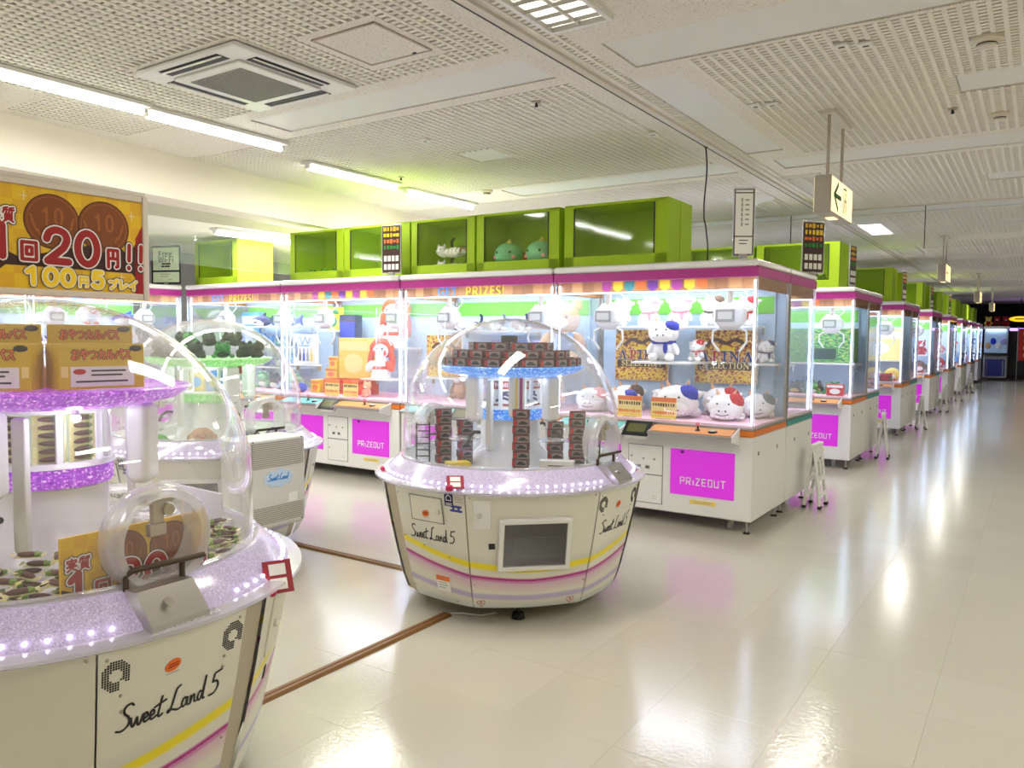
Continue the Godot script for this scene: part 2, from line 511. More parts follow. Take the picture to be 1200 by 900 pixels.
func materials() -> void:
	var tri := {"uv1_triplanar": true, "uv1_world_triplanar": true}
	var fn := FastNoiseLite.new()
	fn.frequency = 0.012
	fn.fractal_octaves = 3
	var nt := NoiseTexture2D.new()
	nt.noise = fn
	nt.width = 512; nt.height = 512
	nt.seamless = true
	mat("floor_tile", Color(0.775, 0.758, 0.70), 0.15, 0.0, {"metallic_specular": 0.72, "heightmap_enabled": true, "heightmap_texture": nt, "heightmap_scale": 0.035, "uv1_triplanar": true, "uv1_world_triplanar": true, "uv1_scale": Vector3(1.3, 1.3, 1.3)})
	for k in 3:
		mat("floor_tile%d" % k, [Color(0.775, 0.758, 0.70), Color(0.78, 0.764, 0.706), Color(0.77, 0.752, 0.692)][k], 0.15, 0.0, {"metallic_specular": 0.72, "heightmap_enabled": true, "heightmap_texture": nt, "heightmap_scale": 0.035, "uv1_triplanar": true, "uv1_world_triplanar": true, "uv1_scale": Vector3(1.3, 1.3, 1.3)})
	mat("grout", Color(0.60, 0.57, 0.50), 0.6)
	mat("board", Color.WHITE, 0.9, 0.0, tri.merged({"albedo_texture": speckle(Color(0.90, 0.88, 0.84), Color(0.55, 0.5, 0.44), 512, 2600, 1, 4), "uv1_scale": Vector3(1.6, 1.6, 1.6)}))
	mat("rib", Color(0.90, 0.885, 0.84), 0.9)
	mat("rib_back", Color(0.78, 0.74, 0.66), 0.95)
	mat("blank", Color(0.88, 0.88, 0.86), 0.5)
	mat("wall_cream", Color(0.90, 0.87, 0.80), 0.8)
	mat("wall_grey", Color(0.55, 0.55, 0.53), 0.8)
	mat("wall_dark", Color(0.12, 0.10, 0.09), 0.8)
	mat("white", Color(0.90, 0.90, 0.88), 0.35)
	mat("white_gloss", Color(0.92, 0.92, 0.91), 0.18)
	mat("cabinet", Color(0.89, 0.89, 0.87), 0.3)
	mat("cabinet_seam", Color(0.45, 0.45, 0.44), 0.6)
	mat("beige", Color(0.83, 0.80, 0.72), 0.45)
	mat("beige_dark", Color(0.70, 0.66, 0.57), 0.5)
	mat("vent_white", Color(0.84, 0.84, 0.81), 0.4)
	mat("sky_deep", Color(0.25, 0.55, 0.85), 0.5)
	mat("pebble_blue", Color(0.25, 0.5, 0.85), 0.5)
	mat("card_red", Color(0.62, 0.16, 0.10), 0.5)
	mat("violet_lit", Color(0.7,0.6,0.9), 0.5, 0.0, {"emission_enabled": true, "emission": Color(0.75, 0.6, 1.0), "emission_energy_multiplier": 1.0})
	mat("grey", Color(0.62, 0.62, 0.6), 0.5)
	mat("dark", Color(0.08, 0.08, 0.08), 0.5)
	mat("black", Color(0.02, 0.02, 0.025), 0.35)
	mat("steel", Color(0.72, 0.71, 0.69), 0.28, 0.9)
	mat("chrome", Color(0.85, 0.85, 0.85), 0.12, 1.0)
	mat("rod", Color(0.70, 0.66, 0.60), 0.4, 0.5)
	mat("magenta_trim", Color(0.68, 0.16, 0.52), 0.4)
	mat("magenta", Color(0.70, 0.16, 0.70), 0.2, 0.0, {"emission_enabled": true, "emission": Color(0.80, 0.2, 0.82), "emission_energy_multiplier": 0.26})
	mat("orange_trim", Color(0.87, 0.47, 0.13), 0.4)
	mat("teal_trim", Color(0.15, 0.55, 0.52), 0.4)
	mat("orange_panel", Color(0.90, 0.62, 0.36), 0.4)
	mat("teal_panel", Color(0.45, 0.80, 0.78), 0.4)
	mat("red", Color(0.75, 0.06, 0.08), 0.4)
	mat("dark_red", Color(0.62, 0.03, 0.05), 0.5)
	mat("pink", Color(0.95, 0.55, 0.65), 0.6)
	mat("pink_pile", Color(0.96, 0.78, 0.82), 0.8)
	mat("purple", Color(0.45, 0.12, 0.55), 0.5)
	mat("yellow", Color(0.97, 0.83, 0.10), 0.5)
	mat("yellow_box", Color(0.86, 0.74, 0.12), 0.35)
	mat("yellow_deep", Color(0.87, 0.68, 0.08), 0.5)
	mat("orange", Color(0.93, 0.45, 0.1), 0.5)
	mat("orange_pale", Color(0.95, 0.72, 0.45), 0.5)
	mat("lime", Color(0.66, 0.80, 0.08), 0.75, 0.0, {"backlight_enabled": true, "backlight": Color(0.35, 0.45, 0.05)})
	mat("lime_trim", Color(0.60, 0.72, 0.06), 0.75)
	mat("lime_board", Color(0.45, 0.80, 0.25), 0.6)
	mat("blue", Color(0.08, 0.2, 0.75), 0.6)
	mat("navy", Color(0.08, 0.08, 0.32), 0.6)
	mat("sky_blue", Color(0.35, 0.62, 0.92), 0.7)
	mat("pale_blue", Color(0.76, 0.86, 0.95), 0.7)
	mat("green", Color(0.15, 0.55, 0.22), 0.8)
	mat("leaf_green", Color(0.25, 0.62, 0.15), 0.8)
	mat("dark_green", Color(0.07, 0.22, 0.06), 0.9)
	mat("moss", Color(0.16, 0.20, 0.06), 0.9)
	mat("mint", Color(0.45, 0.75, 0.55), 0.85)
	mat("brown", Color(0.36, 0.22, 0.13), 0.8)
	mat("choco", Color(0.33, 0.15, 0.09), 0.35)
	mat("plush_white", Color(0.93, 0.92, 0.91), 0.9, 0.0, {"rim_enabled": true, "rim": 0.3})
	mat("plush_beige", Color(0.90, 0.70, 0.54), 0.9, 0.0, {"rim_enabled": true, "rim": 0.3})
	mat("plush_tan", Color(0.75, 0.58, 0.42), 0.9)
	mat("plush_brown", Color(0.38, 0.28, 0.22), 0.9)
	mat("plush_blue", Color(0.05, 0.12, 0.62), 0.9)
	mat("plush_red", Color(0.75, 0.08, 0.12), 0.9)
	mat("plush_pink", Color(0.93, 0.55, 0.6), 0.9)
	mat("plush_grey", Color(0.45, 0.47, 0.5), 0.9)
	mat("plush_orange", Color(0.88, 0.30, 0.12), 0.9)
	mat("plush_yellow", Color(0.94, 0.82, 0.35), 0.9)
	mat("plush_lilac", Color(0.72, 0.68, 0.90), 0.9)
	mat("coin", Color(0.50, 0.26, 0.08), 0.45, 0.2)
	mat("coin_light", Color(0.62, 0.36, 0.14), 0.45, 0.2)
	mat("poster_brown", Color(0.22, 0.07, 0.03), 0.5)
	mat("paper", Color(0.93, 0.93, 0.90), 0.7)
	mat("paper_green", Color(0.86, 0.92, 0.80), 0.7)
	mat("frame", Color(0.83, 0.80, 0.74), 0.4)
	mat("cable_cover", Color(0.50, 0.35, 0.17), 0.5)
	mat("exit_green", Color(0.04, 0.38, 0.10), 0.5)
	mat("screen", Color(0.35, 0.36, 0.16), 0.3)
	mat("violet", Color(0.68, 0.62, 0.80), 0.4)
	glass("pane", Color(0.9, 0.95, 0.96), 0.04)
	glass("pane_green", Color(0.8, 0.9, 0.85), 0.07)
	glass("dome", Color(0.95, 0.96, 0.97), 0.03)
	glass("acrylic", Color(0.93, 0.93, 0.93), 0.30, 0.08)
	glass("acrylic_frost", Color(0.93, 0.92, 0.96), 0.45, 0.15)
	glass("smoke", Color(0.3, 0.3, 0.3), 0.35)
	glass("vinyl", Color(0.7, 0.85, 0.2), 0.05, 0.05)
	M["vinyl"].metallic_specular = 0.3
	glass("wrapper", Color(0.75, 0.78, 0.35), 0.35, 0.1)
	glow("led_white", Color(0.74, 0.83, 1.0), 9.0)
	glow("led_soft", Color(0.86, 0.92, 1.0), 2.5)
	glow("led_purple", Color(0.85, 0.78, 1.0), 6.0)
	glow("tube_on", Color(1.0, 0.99, 0.95), 5.0)
	glow("louvre_on", Color(1.0, 0.98, 0.94), 4.5)
	glow("exit_on", Color(0.96, 0.84, 0.60), 0.75, Color(0.95, 0.88, 0.7))
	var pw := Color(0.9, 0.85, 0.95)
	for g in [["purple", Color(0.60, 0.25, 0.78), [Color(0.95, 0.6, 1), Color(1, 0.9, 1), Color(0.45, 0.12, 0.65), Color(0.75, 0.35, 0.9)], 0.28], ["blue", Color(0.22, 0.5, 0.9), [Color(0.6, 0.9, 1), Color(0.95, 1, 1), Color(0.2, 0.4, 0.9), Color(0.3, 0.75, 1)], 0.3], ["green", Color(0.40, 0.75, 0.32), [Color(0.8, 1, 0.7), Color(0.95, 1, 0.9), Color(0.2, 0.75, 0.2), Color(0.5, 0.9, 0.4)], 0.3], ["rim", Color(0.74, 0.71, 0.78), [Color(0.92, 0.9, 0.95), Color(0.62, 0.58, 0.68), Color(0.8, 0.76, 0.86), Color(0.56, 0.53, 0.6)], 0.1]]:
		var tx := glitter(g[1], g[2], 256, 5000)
		mat("glitter_" + g[0], Color.WHITE, 0.2, 0.0, {"albedo_texture": tx, "uv1_triplanar": true, "uv1_scale": Vector3(1.7, 1.7, 1.7), "emission_enabled": true, "emission_texture": tx, "emission": Color.WHITE, "emission_operator": BaseMaterial3D.EMISSION_OP_MULTIPLY, "emission_energy_multiplier": g[3]})  # glitter acrylic is no lamp; its lit look is put in as emission
	# planks of the valance inside the cabinets
	mat("valance_wood", Color.WHITE, 0.6, 0.0, {"albedo_texture": noise_tex(128, func(x: int, y: int) -> Color:
		var k := x / 8
		var s := fposmod(sin(k * 12.9898) * 43758.5, 1.0)
		return Color(0.62, 0.40, 0.20).lerp(Color(0.85, 0.62, 0.36), s) * (0.92 if x % 8 == 0 else 1.0 + 0.03 * sin(y * 0.7 + k)))})
	# floral print on the prize posters: golden ground, brown leaves, ribbons
	fn.frequency = 0.05
	mat("floral", Color.WHITE, 0.6, 0.0, {"albedo_texture": noise_tex(160, func(x: int, y: int) -> Color:
		var a := fn.get_noise_2d(x * 1.1, y * 1.1)
		var b := fn.get_noise_2d(x * 1.9 + 300, y * 1.9)
		var c := Color(0.90, 0.72, 0.25).lerp(Color(0.70, 0.36, 0.14), smoothstep(0.0, 0.16, a))
		c = c.lerp(Color(0.95, 0.82, 0.42), smoothstep(0.1, 0.25, b))
		return c.lerp(Color(0.55, 0.14, 0.10), smoothstep(0.26, 0.34, -b)))})
	mat("jungle", Color.WHITE, 0.7, 0.0, {"albedo_texture": noise_tex(128, func(x: int, y: int) -> Color:
		var a := fn.get_noise_2d(x * 2.2, y * 2.2)
		var b := fn.get_noise_2d(x * 2.7 + 300, y * 3.7)
		var c := Color(0.12, 0.40, 0.15).lerp(Color(0.35, 0.75, 0.30), smoothstep(-0.1, 0.12, a))
		return c.lerp(Color(0.80, 0.82, 0.25), smoothstep(0.15, 0.28, b)))})
	# coloured swooshes that run round the bodies of the dome machines: u is the angle, v the height
	var sw := Image.create(512, 256, false, Image.FORMAT_RGB8)
	for y in 256:
		for x in 512:
			var h := 0.08 + (255 - y) / 255.0 * 0.62
			var a := fposmod(float(x) / 512.0 * 360.0 - 45.0 + 180.0, 360.0) - 180.0
			if absf(a) > 90.0: a = 180.0 - absf(a)
			var lift := 0.10 * pow(absf(a) / 60.0, 1.6)
			var c := Color(0.87, 0.86, 0.80)
			var yl := h - (0.315 + lift)
			if yl > 0.0 and yl < 0.05: c = c.lerp(Color(0.80, 0.79, 0.75), 0.8 * (1.0 - yl / 0.05))
			c = c.lerp(Color(0.93, 0.86, 0.12), smoothstep(0.022, 0.008, absf(h - (0.298 + lift))))
			var mg := h - (0.235 + lift * 0.9)
			c = c.lerp(Color(0.66, 0.10, 0.48), smoothstep(0.018, 0.004, absf(mg)))
			if mg < 0.0 and mg > -0.07: c = c.lerp(Color(0.82, 0.62, 0.76), 0.8 * (1.0 + mg / 0.07))
			c = c.lerp(Color(0.70, 0.66, 0.82), 0.8 * smoothstep(0.022, 0.006, absf(h - (0.145 + lift * 0.5))))
			if h < 0.13 + lift * 0.3: c = c.lerp(Color(0.78, 0.84, 0.84), 0.7 * smoothstep(0.13 + lift * 0.3, 0.09, h))
			sw.set_pixel(x, y, c)
	mat("swoosh", Color.WHITE, 0.35, 0.0, {"albedo_texture": ImageTexture.create_from_image(sw)})

func room() -> void:
	# floor: slab, then vinyl tiles of 0.45 m; past the nearest ones the tiles are joined
	var floor_o := struct("floor", bx(Vector3(-3, -0.06, -18), Vector3(14.6, 0.1, 44)), "grout")
	var far := MB.new()
	var tile := bx(Vector3(0, -0.005, 0), Vector3(0.4494, 0.01, 0.4494)).mesh()
	var spots := []
	for i in range(-22, 8):
		for k in range(-78, 16):
			spots.append(Vector2(-0.075 + 0.45 * i, -3.575 + 0.45 * k))
	var seen := func(p: Vector2) -> bool:
		var a := atan2(p.x, -p.y) + deg_to_rad(33.85)
		return p.y < -1.0 and absf(a) < deg_to_rad(34.0)
	spots.sort_custom(func(a: Vector2, b: Vector2) -> bool:
		return a.length_squared() + (0.0 if seen.call(a) else 10000.0) < b.length_squared() + (0.0 if seen.call(b) else 10000.0))
	for i in spots.size():
		var p: Vector2 = spots[i]
		if i < 300:
			struct("tile_%03d" % i, tile, "floor_tile%d" % rng.randi_range(0, 2), floor_o, Vector3(p.x, 0, p.y))
		else:
			far.quad(Vector3(p.x - 0.2245, 0, p.y - 0.2245), Vector3(p.x + 0.2245, 0, p.y - 0.2245), Vector3(p.x + 0.2245, 0, p.y + 0.2245), Vector3(p.x - 0.2245, 0, p.y + 0.2245), Vector3.UP)
	struct("far_tiles", far, "floor_tile", floor_o).set_meta("kind", "stuff")
	# walls with thickness all round
	struct("wall_left", bx(Vector3(-10.3, 1.5, -18), Vector3(0.2, 3.2, 44)), "wall_grey")
	struct("wall_right", bx(Vector3(4.3, 1.5, -18), Vector3(0.2, 3.2, 44)), "wall_cream")
	struct("wall_rear", bx(Vector3(-3, 1.5, 4.0), Vector3(14.6, 3.2, 0.2)), "wall_cream")
	struct("wall_end", bx(Vector3(-3, 1.5, -39.5), Vector3(14.6, 3.2, 0.2)), "wall_dark")
	# ceiling
	var c := struct("ceiling", bx(Vector3(-3, 3.09, -18), Vector3(14.6, 0.12, 44)), "rib_back")
	var fields := [[-2.21, -2.11, -10.1, -0.6]]
	var zs := [[-0.45, 3.4], [-3.63, -0.85], [-6.88, -4.27], [-10.12, -7.53], [-13.4, -10.85], [-16.7, -14.15], [-20.0, -17.45], [-23.3, -20.75], [-26.6, -24.05]]
	for z in zs:
		if z[0] > -4: fields += [[-6.05, -2.45, z[0], z[1]], [-0.4, 4.0, z[0], z[1]]]
		else: fields += [[-6.6, -2.45, z[0], z[1]], [-1.7, 4.0, z[0], z[1]]]
	var panels := [[-4.85, -2.48, -4.15, -3.77], [-4.85, -2.42, -7.4, -6.97], [-4.85, -2.42, -10.7, -10.3], [-2.0, 1.9, -4.24, -3.8], [-2.0, 1.9, -7.44, -7.04], [-2.0, 1.9, -10.75, -10.35],
		[-2.13, -1.82, -6.7, -4.45], [-2.13, -1.82, -12.55, -10.95], [-2.13, -1.82, -19.5, -17.3], [-4.24, -3.86, -5.78, -5.41], [-0.48, 1.3, -5.75, -5.38], [-0.48, 1.3, -9.0, -8.66], [-0.48, 1.3, -12.3, -11.95]]
	var solid := [[-3.32, -2.76, -3.46, -2.86], [-6.1, -5.45, -2.66, -1.6], [-6.1, -5.45, -4.3, -3.53], [-4.55, -3.56, -3.62, -2.66]]
	var what := func(x: float, z: float) -> int:
		for r in panels:
			if x > r[0] and x < r[1] and z > r[2] and z < r[3]: return 2
		for r in solid:
			if x > r[0] and x < r[1] and z > r[2] and z < r[3]: return 0
		for r in fields:
			if x > r[0] and x < r[1] and z > r[2] and z < r[3]: return 1
		return 0
	var xs := [-10.2, 4.2]
	var zc := [-39.4, 3.9]
	for r in fields + panels + solid:
		xs += [r[0], r[1]]; zc += [r[2], r[3]]
	xs.sort(); zc.sort()
	var board := MB.new()
	for i in xs.size() - 1:
		for k in zc.size() - 1:
			var x0: float = xs[i]
			var x1: float = xs[i + 1]
			var z0: float = zc[k]
			var z1: float = zc[k + 1]
			if x1 - x0 < 0.001 or z1 - z0 < 0.001: continue
			var mx := (x0 + x1) / 2
			var mz := (z0 + z1) / 2
			if what.call(mx, mz) != 0: continue
			board.quad(Vector3(x0, 3, z0), Vector3(x1, 3, z0), Vector3(x1, 3, z1), Vector3(x0, 3, z1), Vector3.DOWN)
			if what.call(x0 - 0.01, mz) != 0: board.quad(Vector3(x0, 3, z0), Vector3(x0, 3, z1), Vector3(x0, 3.035, z1), Vector3(x0, 3.035, z0), Vector3.LEFT)
			if what.call(x1 + 0.01, mz) != 0: board.quad(Vector3(x1, 3, z0), Vector3(x1, 3, z1), Vector3(x1, 3.035, z1), Vector3(x1, 3.035, z0), Vector3.RIGHT)
			if what.call(mx, z0 - 0.01) != 0: board.quad(Vector3(x0, 3, z0), Vector3(x1, 3, z0), Vector3(x1, 3.035, z0), Vector3(x0, 3.035, z0), Vector3.FORWARD)
			if what.call(mx, z1 + 0.01) != 0: board.quad(Vector3(x0, 3, z1), Vector3(x1, 3, z1), Vector3(x1, 3.035, z1), Vector3(x0, 3.035, z1), Vector3.BACK)
	struct("speckled_board", board, "board", c)
	# the ribbed fields: long ribs down the room, lower cross ribs between them
	var cut := func(a0: float, a1: float, other: float, along_z: bool) -> Array:
		var spans := [[a0, a1]]
		for r in panels + solid:
			var lo: float = r[0] if along_z else r[2]
			var hi: float = r[1] if along_z else r[3]
			if other < lo - 0.02 or other > hi + 0.02: continue
			var s0: float = r[2] if along_z else r[0]
			var s1: float = r[3] if along_z else r[1]
			var next := []
			for s in spans:
				if s1 <= s[0] or s0 >= s[1]: next.append(s); continue
				if s[0] < s0: next.append([s[0], s0])
				if s[1] > s1: next.append([s1, s[1]])
			spans = next
		return spans
	for f in fields:
		var m := MB.new()
		var x: float = f[0]
		while x < f[1] + 0.001:
			for s in cut.call(f[2], f[3], x, true):
				m.box(Vector3(x, 3.017, (s[0] + s[1]) / 2), Vector3(0.022, 0.036, s[1] - s[0]))
			x += 0.06
		var z: float = f[2]
		while z < f[3] + 0.001:
			for s in cut.call(f[0], f[1], z, false):
				m.box(Vector3((s[0] + s[1]) / 2, 3.019, z), Vector3(s[1] - s[0], 0.032, 0.027))
			z += 0.045
		struct("rib_field", m, "rib", c).set_meta("kind", "stuff")
	for r in panels:
		struct("blank_panel", bx(Vector3((r[0] + r[1]) / 2, 3.018, (r[2] + r[3]) / 2), Vector3(r[1] - r[0] - 0.012, 0.02, r[3] - r[2] - 0.012)), "blank", c)
	# partition rail and its slot
	struct("trim_1", bx(Vector3(-2.27, 2.993, -13.6), Vector3(0.05, 0.02, 29.0)), "frame")
	var slot := struct("trim_2", bx(Vector3(-2.3, 2.989, -13.6), Vector3(0.014, 0.012, 29.0)), "dark")
	# bulkhead on the left, turned a little from the room's axis, and the smoke screen of glass below it
	var bk := Transform3D(Basis(Vector3.UP, deg_to_rad(6.5)), Vector3(-6.14, 0, -2.66))
	struct("wall_bulkhead", MB.new().box(Vector3(-0.2, 2.82, -5.0), Vector3(0.36, 0.4, 18.0), bk), "wall_cream")
	for i in 9:
		var g := struct("window_%d" % (i + 1), MB.new().box(Vector3(-0.36, 2.36, 2.4 - 1.25 * i), Vector3(0.012, 0.52, 1.24), bk), "pane_green")
	var gz := -10.2
	for i in 9:
		struct("window_%d" % (i + 10), bx(Vector3(-9.4 + 1.5 * i, 2.745, gz), Vector3(1.49, 0.5, 0.012)), "pane_green")
	for i in 8:
		struct("trim_%d" % (i + 3), bx(Vector3(-8.65 + 1.5 * i, 2.745, gz), Vector3(0.008, 0.5, 0.02)), "dark")
	struct("trim_11", bx(Vector3(-3.2, 2.992, gz), Vector3(13.5, 0.02, 0.03)), "frame")
	# beyond the bulkhead: a lower white ceiling
	struct("ceiling_lower", bx(Vector3(-8.7, 2.8, -12), Vector3(3.0, 0.42, 30)), "wall_cream")

func louvre_lamp(x: float, z: float, label: String) -> void:
	var t := thing("ceiling_light", label, "ceiling light", Vector3(x, 2.99, z), 0.0, "recessed louvre lights")
	var f := MB.new()
	for s in [-1, 1]:
		f.box(Vector3(s * 0.165, 0, 0), Vector3(0.025, 0.03, 1.35))
		f.box(Vector3(0, 0, s * 0.665), Vector3(0.35, 0.03, 0.025))
	obj("lamp_frame", f, "white", t)
	var l := MB.new()
	for i in 13:
		l.box(Vector3(0, 0.002, -0.6 + 0.1 * i), Vector3(0.31, 0.022, 0.004))
	l.box(Vector3(0, 0.002, 0), Vector3(0.004, 0.022, 1.3))
	obj("lamp_louvre", l, "white", t)
	obj("light_panel", bx(Vector3(0, 0.012, 0), Vector3(0.31, 0.004, 1.3)), "louvre_on", t)

func ceiling_fittings() -> void:
	for i in TUBES.size():
		var p: Array = TUBES[i]
		var t := thing("fluorescent_lamp", ["lit fluorescent tube lamp nearest on the left ceiling, above the yellow poster", "second fluorescent tube lamp in line, behind the joint with the nearest tube", "third fluorescent tube lamp in line, just beyond the air conditioner", "fourth fluorescent tube lamp in line, over the green bins", "fluorescent tube lamp behind the viewer's left edge", "fluorescent tube lamp above the second cabinet row", "fluorescent tube lamp deep above the second cabinet row", "fluorescent tube lamp behind the glass smoke screen, beside the single green bin", "fluorescent tube lamp behind the glass screen, beyond the single green bin", "fluorescent tube lamp behind the glass screen above the left cabinets", "farthest fluorescent tube lamp behind the glass screen"][i], "ceiling light", Vector3(p[0], 2.985 if i < 7 else 2.575, p[1]), 0.0)
		obj("lamp_body", bx(Vector3(0, 0, 0), Vector3(0.16, 0.03, 1.2), 0.008), "white", t)
		obj("lamp_tube", MB.new().cyl(Vector3(0, -0.038, -0.57), Vector3(0, -0.038, 0.57), 0.024, 0.024, 12), "tube_on", t)
		for s in [-1, 1]:
			obj("lamp_holder", bx(Vector3(0, -0.028, s * 0.585), Vector3(0.05, 0.045, 0.03), 0.006), "white", t)
	for i in LOUVRES.size():
		louvre_lamp(LOUVRES[i][0], LOUVRES[i][1], ["bright louvred ceiling light at the top edge of the picture", "louvred ceiling light just behind the hanging exit sign", "louvred ceiling light beyond the glass smoke screen over the aisle", "small far louvred ceiling light over the aisle", "farthest louvred ceiling light before the dark end"][i] if i < 5 else "recessed louvred ceiling light over the hall outside the picture, the %s one" % ["first", "second", "third", "fourth", "fifth", "sixth", "seventh", "eighth", "ninth", "tenth", "eleventh", "twelfth", "last"][i - 5])
	# four-way air conditioner
	var t := thing("ceiling_air_conditioner", "white square four-way air conditioner cassette with a grey intake grille", "air conditioner", Vector3(-4.05, 3.0, -3.14))
	var p := MB.new()
	p.rbox(Vector3(0, -0.018, 0), Vector3(0.93, 0.03, 0.9), 0.01)
	obj("cassette_panel", p, "white", t)
	obj("intake_frame", bx(Vector3(0, -0.04, 0), Vector3(0.62, 0.02, 0.6), 0.008), "white", t)
	var gr := MB.new()
	for i in 26:
		gr.box(Vector3(-0.23 + i * 0.0184, -0.052, 0), Vector3(0.006, 0.006, 0.46))
		gr.box(Vector3(0, -0.052, -0.23 + i * 0.0184), Vector3(0.46, 0.006, 0.006))
	obj("intake_backing", bx(Vector3(0, -0.0495, 0), Vector3(0.47, 0.003, 0.47)), "beige_dark", t)
	obj("intake_grille", gr, "grey", t).set_meta("kind", "stuff")
	for k in 4:
		var b := Transform3D(Basis(Vector3.UP, PI / 2 * k), Vector3.ZERO)
		var sl := obj("air_outlet", MB.new().box(Vector3(0, -0.0345, 0.375), Vector3(0.54, 0.004, 0.085), b), "dark", t)
		obj("louvre_flap", MB.new().box(Vector3(0, -0.040, 0.412), Vector3(0.54, 0.006, 0.022), b * Transform3D(Basis(Vector3.RIGHT, 0.25), Vector3(0, 0.1, 0.005))), "white", t)
	# access hatch
	t = thing("ceiling_hatch", "square speckled access hatch with a thin metal rim in the ceiling", "hatch", Vector3(-3.03, 2.997, -3.15))
	var e := MB.new()
	for s in [-1, 1]:
		e.box(Vector3(s * 0.22, 0, 0), Vector3(0.012, 0.012, 0.452))
		e.box(Vector3(0, 0, s * 0.22), Vector3(0.44, 0.012, 0.012))
	obj("hatch_rim", e, "rod", t)
	obj("hatch_lid", bx(Vector3(0, 0.001, 0), Vector3(0.425, 0.008, 0.425)), "board", t)
	obj("hatch_latch", bx(Vector3(0.12, -0.005, -0.2), Vector3(0.02, 0.006, 0.012)), "dark", t)
	# round diffuser
	t = thing("round_air_diffuser", "round white ring-shaped air diffuser in the ribbed ceiling behind the notice", "air diffuser", Vector3(-2.75, 2.995, -8.85))
	obj("diffuser_dish", MB.new().lathe([Vector2(0.1, -0.05), Vector2(0.16, -0.02), Vector2(0.26, 0.0), Vector2(0.27, 0.02)], 32), "white", t)
	obj("diffuser_cone", MB.new().lathe([Vector2(0.0, -0.06), Vector2(0.08, -0.055), Vector2(0.14, -0.03)], 32), "white", t)
	# detectors, sprinklers and speakers
	var det := func(x: float, z: float, r: float, label: String) -> void:
		var d := thing("smoke_detector", label, "smoke detector", Vector3(x, 3.0, z))
		obj("detector_base", MB.new().lathe([Vector2(r, 0.0), Vector2(r, -0.015), Vector2(r * 0.8, -0.025), Vector2(0, -0.025)], 24), "beige", d)
		obj("detector_head", MB.new().lathe([Vector2(r * 0.62, -0.024), Vector2(r * 0.6, -0.045), Vector2(0, -0.052)], 24), "frame", d)
		obj("detector_vent", MB.new().lathe([Vector2(r * 0.64, -0.03), Vector2(r * 0.64, -0.036)], 24), "dark", d)
	det.call(-0.29, -4.79, 0.075, "round smoke detector near the top right corner of the ceiling")
	det.call(-0.29, -6.4, 0.06, "round smoke detector behind the corner one, nearer the exit sign")
	det.call(-4.97, -6.9, 0.06, "round smoke detector above the green bins")
	det.call(-9.0, -4.3, 0.06, "round smoke detector behind the left glass screen")
	for q in [[-0.93, -4.47, "square ceiling switch plate by the top right detector"], [-0.82, -4.52, "square ceiling plate beside the switch plate, farther right"], [-1.63, -5.3, "small square ceiling plate left of the exit sign"], [-1.53, -5.33, "small square ceiling plate next to the other, nearer the exit sign"], [-2.5, -5.62, "tiny white box on the ceiling by the rail"], [-4.1, -4.85, "flat plate on the ribbed ceiling beyond the long blank panel"]]:
		var d := thing("ceiling_plate", q[2], "ceiling plate", Vector3(q[0], 3.0, q[1]))
		obj("plate_cover", bx(Vector3(0, -0.01, 0), Vector3(0.07, 0.02, 0.07), 0.006), "white", d)
		obj("plate_slot", bx(Vector3(0, -0.021, 0), Vector3(0.03, 0.003, 0.012)), "dark", d)
	for q in [[-2.83, -4.48, "small sprinkler head on the ribbed ceiling by the long blank panel"], [-5.27, -5.87, "small sprinkler head near the third tube lamp"], [-0.55, -6.1, "small sprinkler head right of the exit sign"]]:
		var d := thing("sprinkler_head", q[2], "sprinkler", Vector3(q[0], 3.0, q[1]))
		obj("sprinkler_plate", MB.new().lathe([Vector2(0.03, 0), Vector2(0.028, -0.008), Vector2(0.0, -0.01)], 16), "rod", d)
		obj("sprinkler_deflector", MB.new().cyl(Vector3(0, -0.008, 0), Vector3(0, -0.035, 0), 0.006, 0.012, 10), "dark", d)

const CW := 1.70
const CD := 0.88
var crane_proto := {}

func slab2(pts: Array, z0: float, z1: float, x := Transform3D()) -> MB:
	return MB.new().prism(PackedVector2Array(pl(pts)), z0, z1, x)

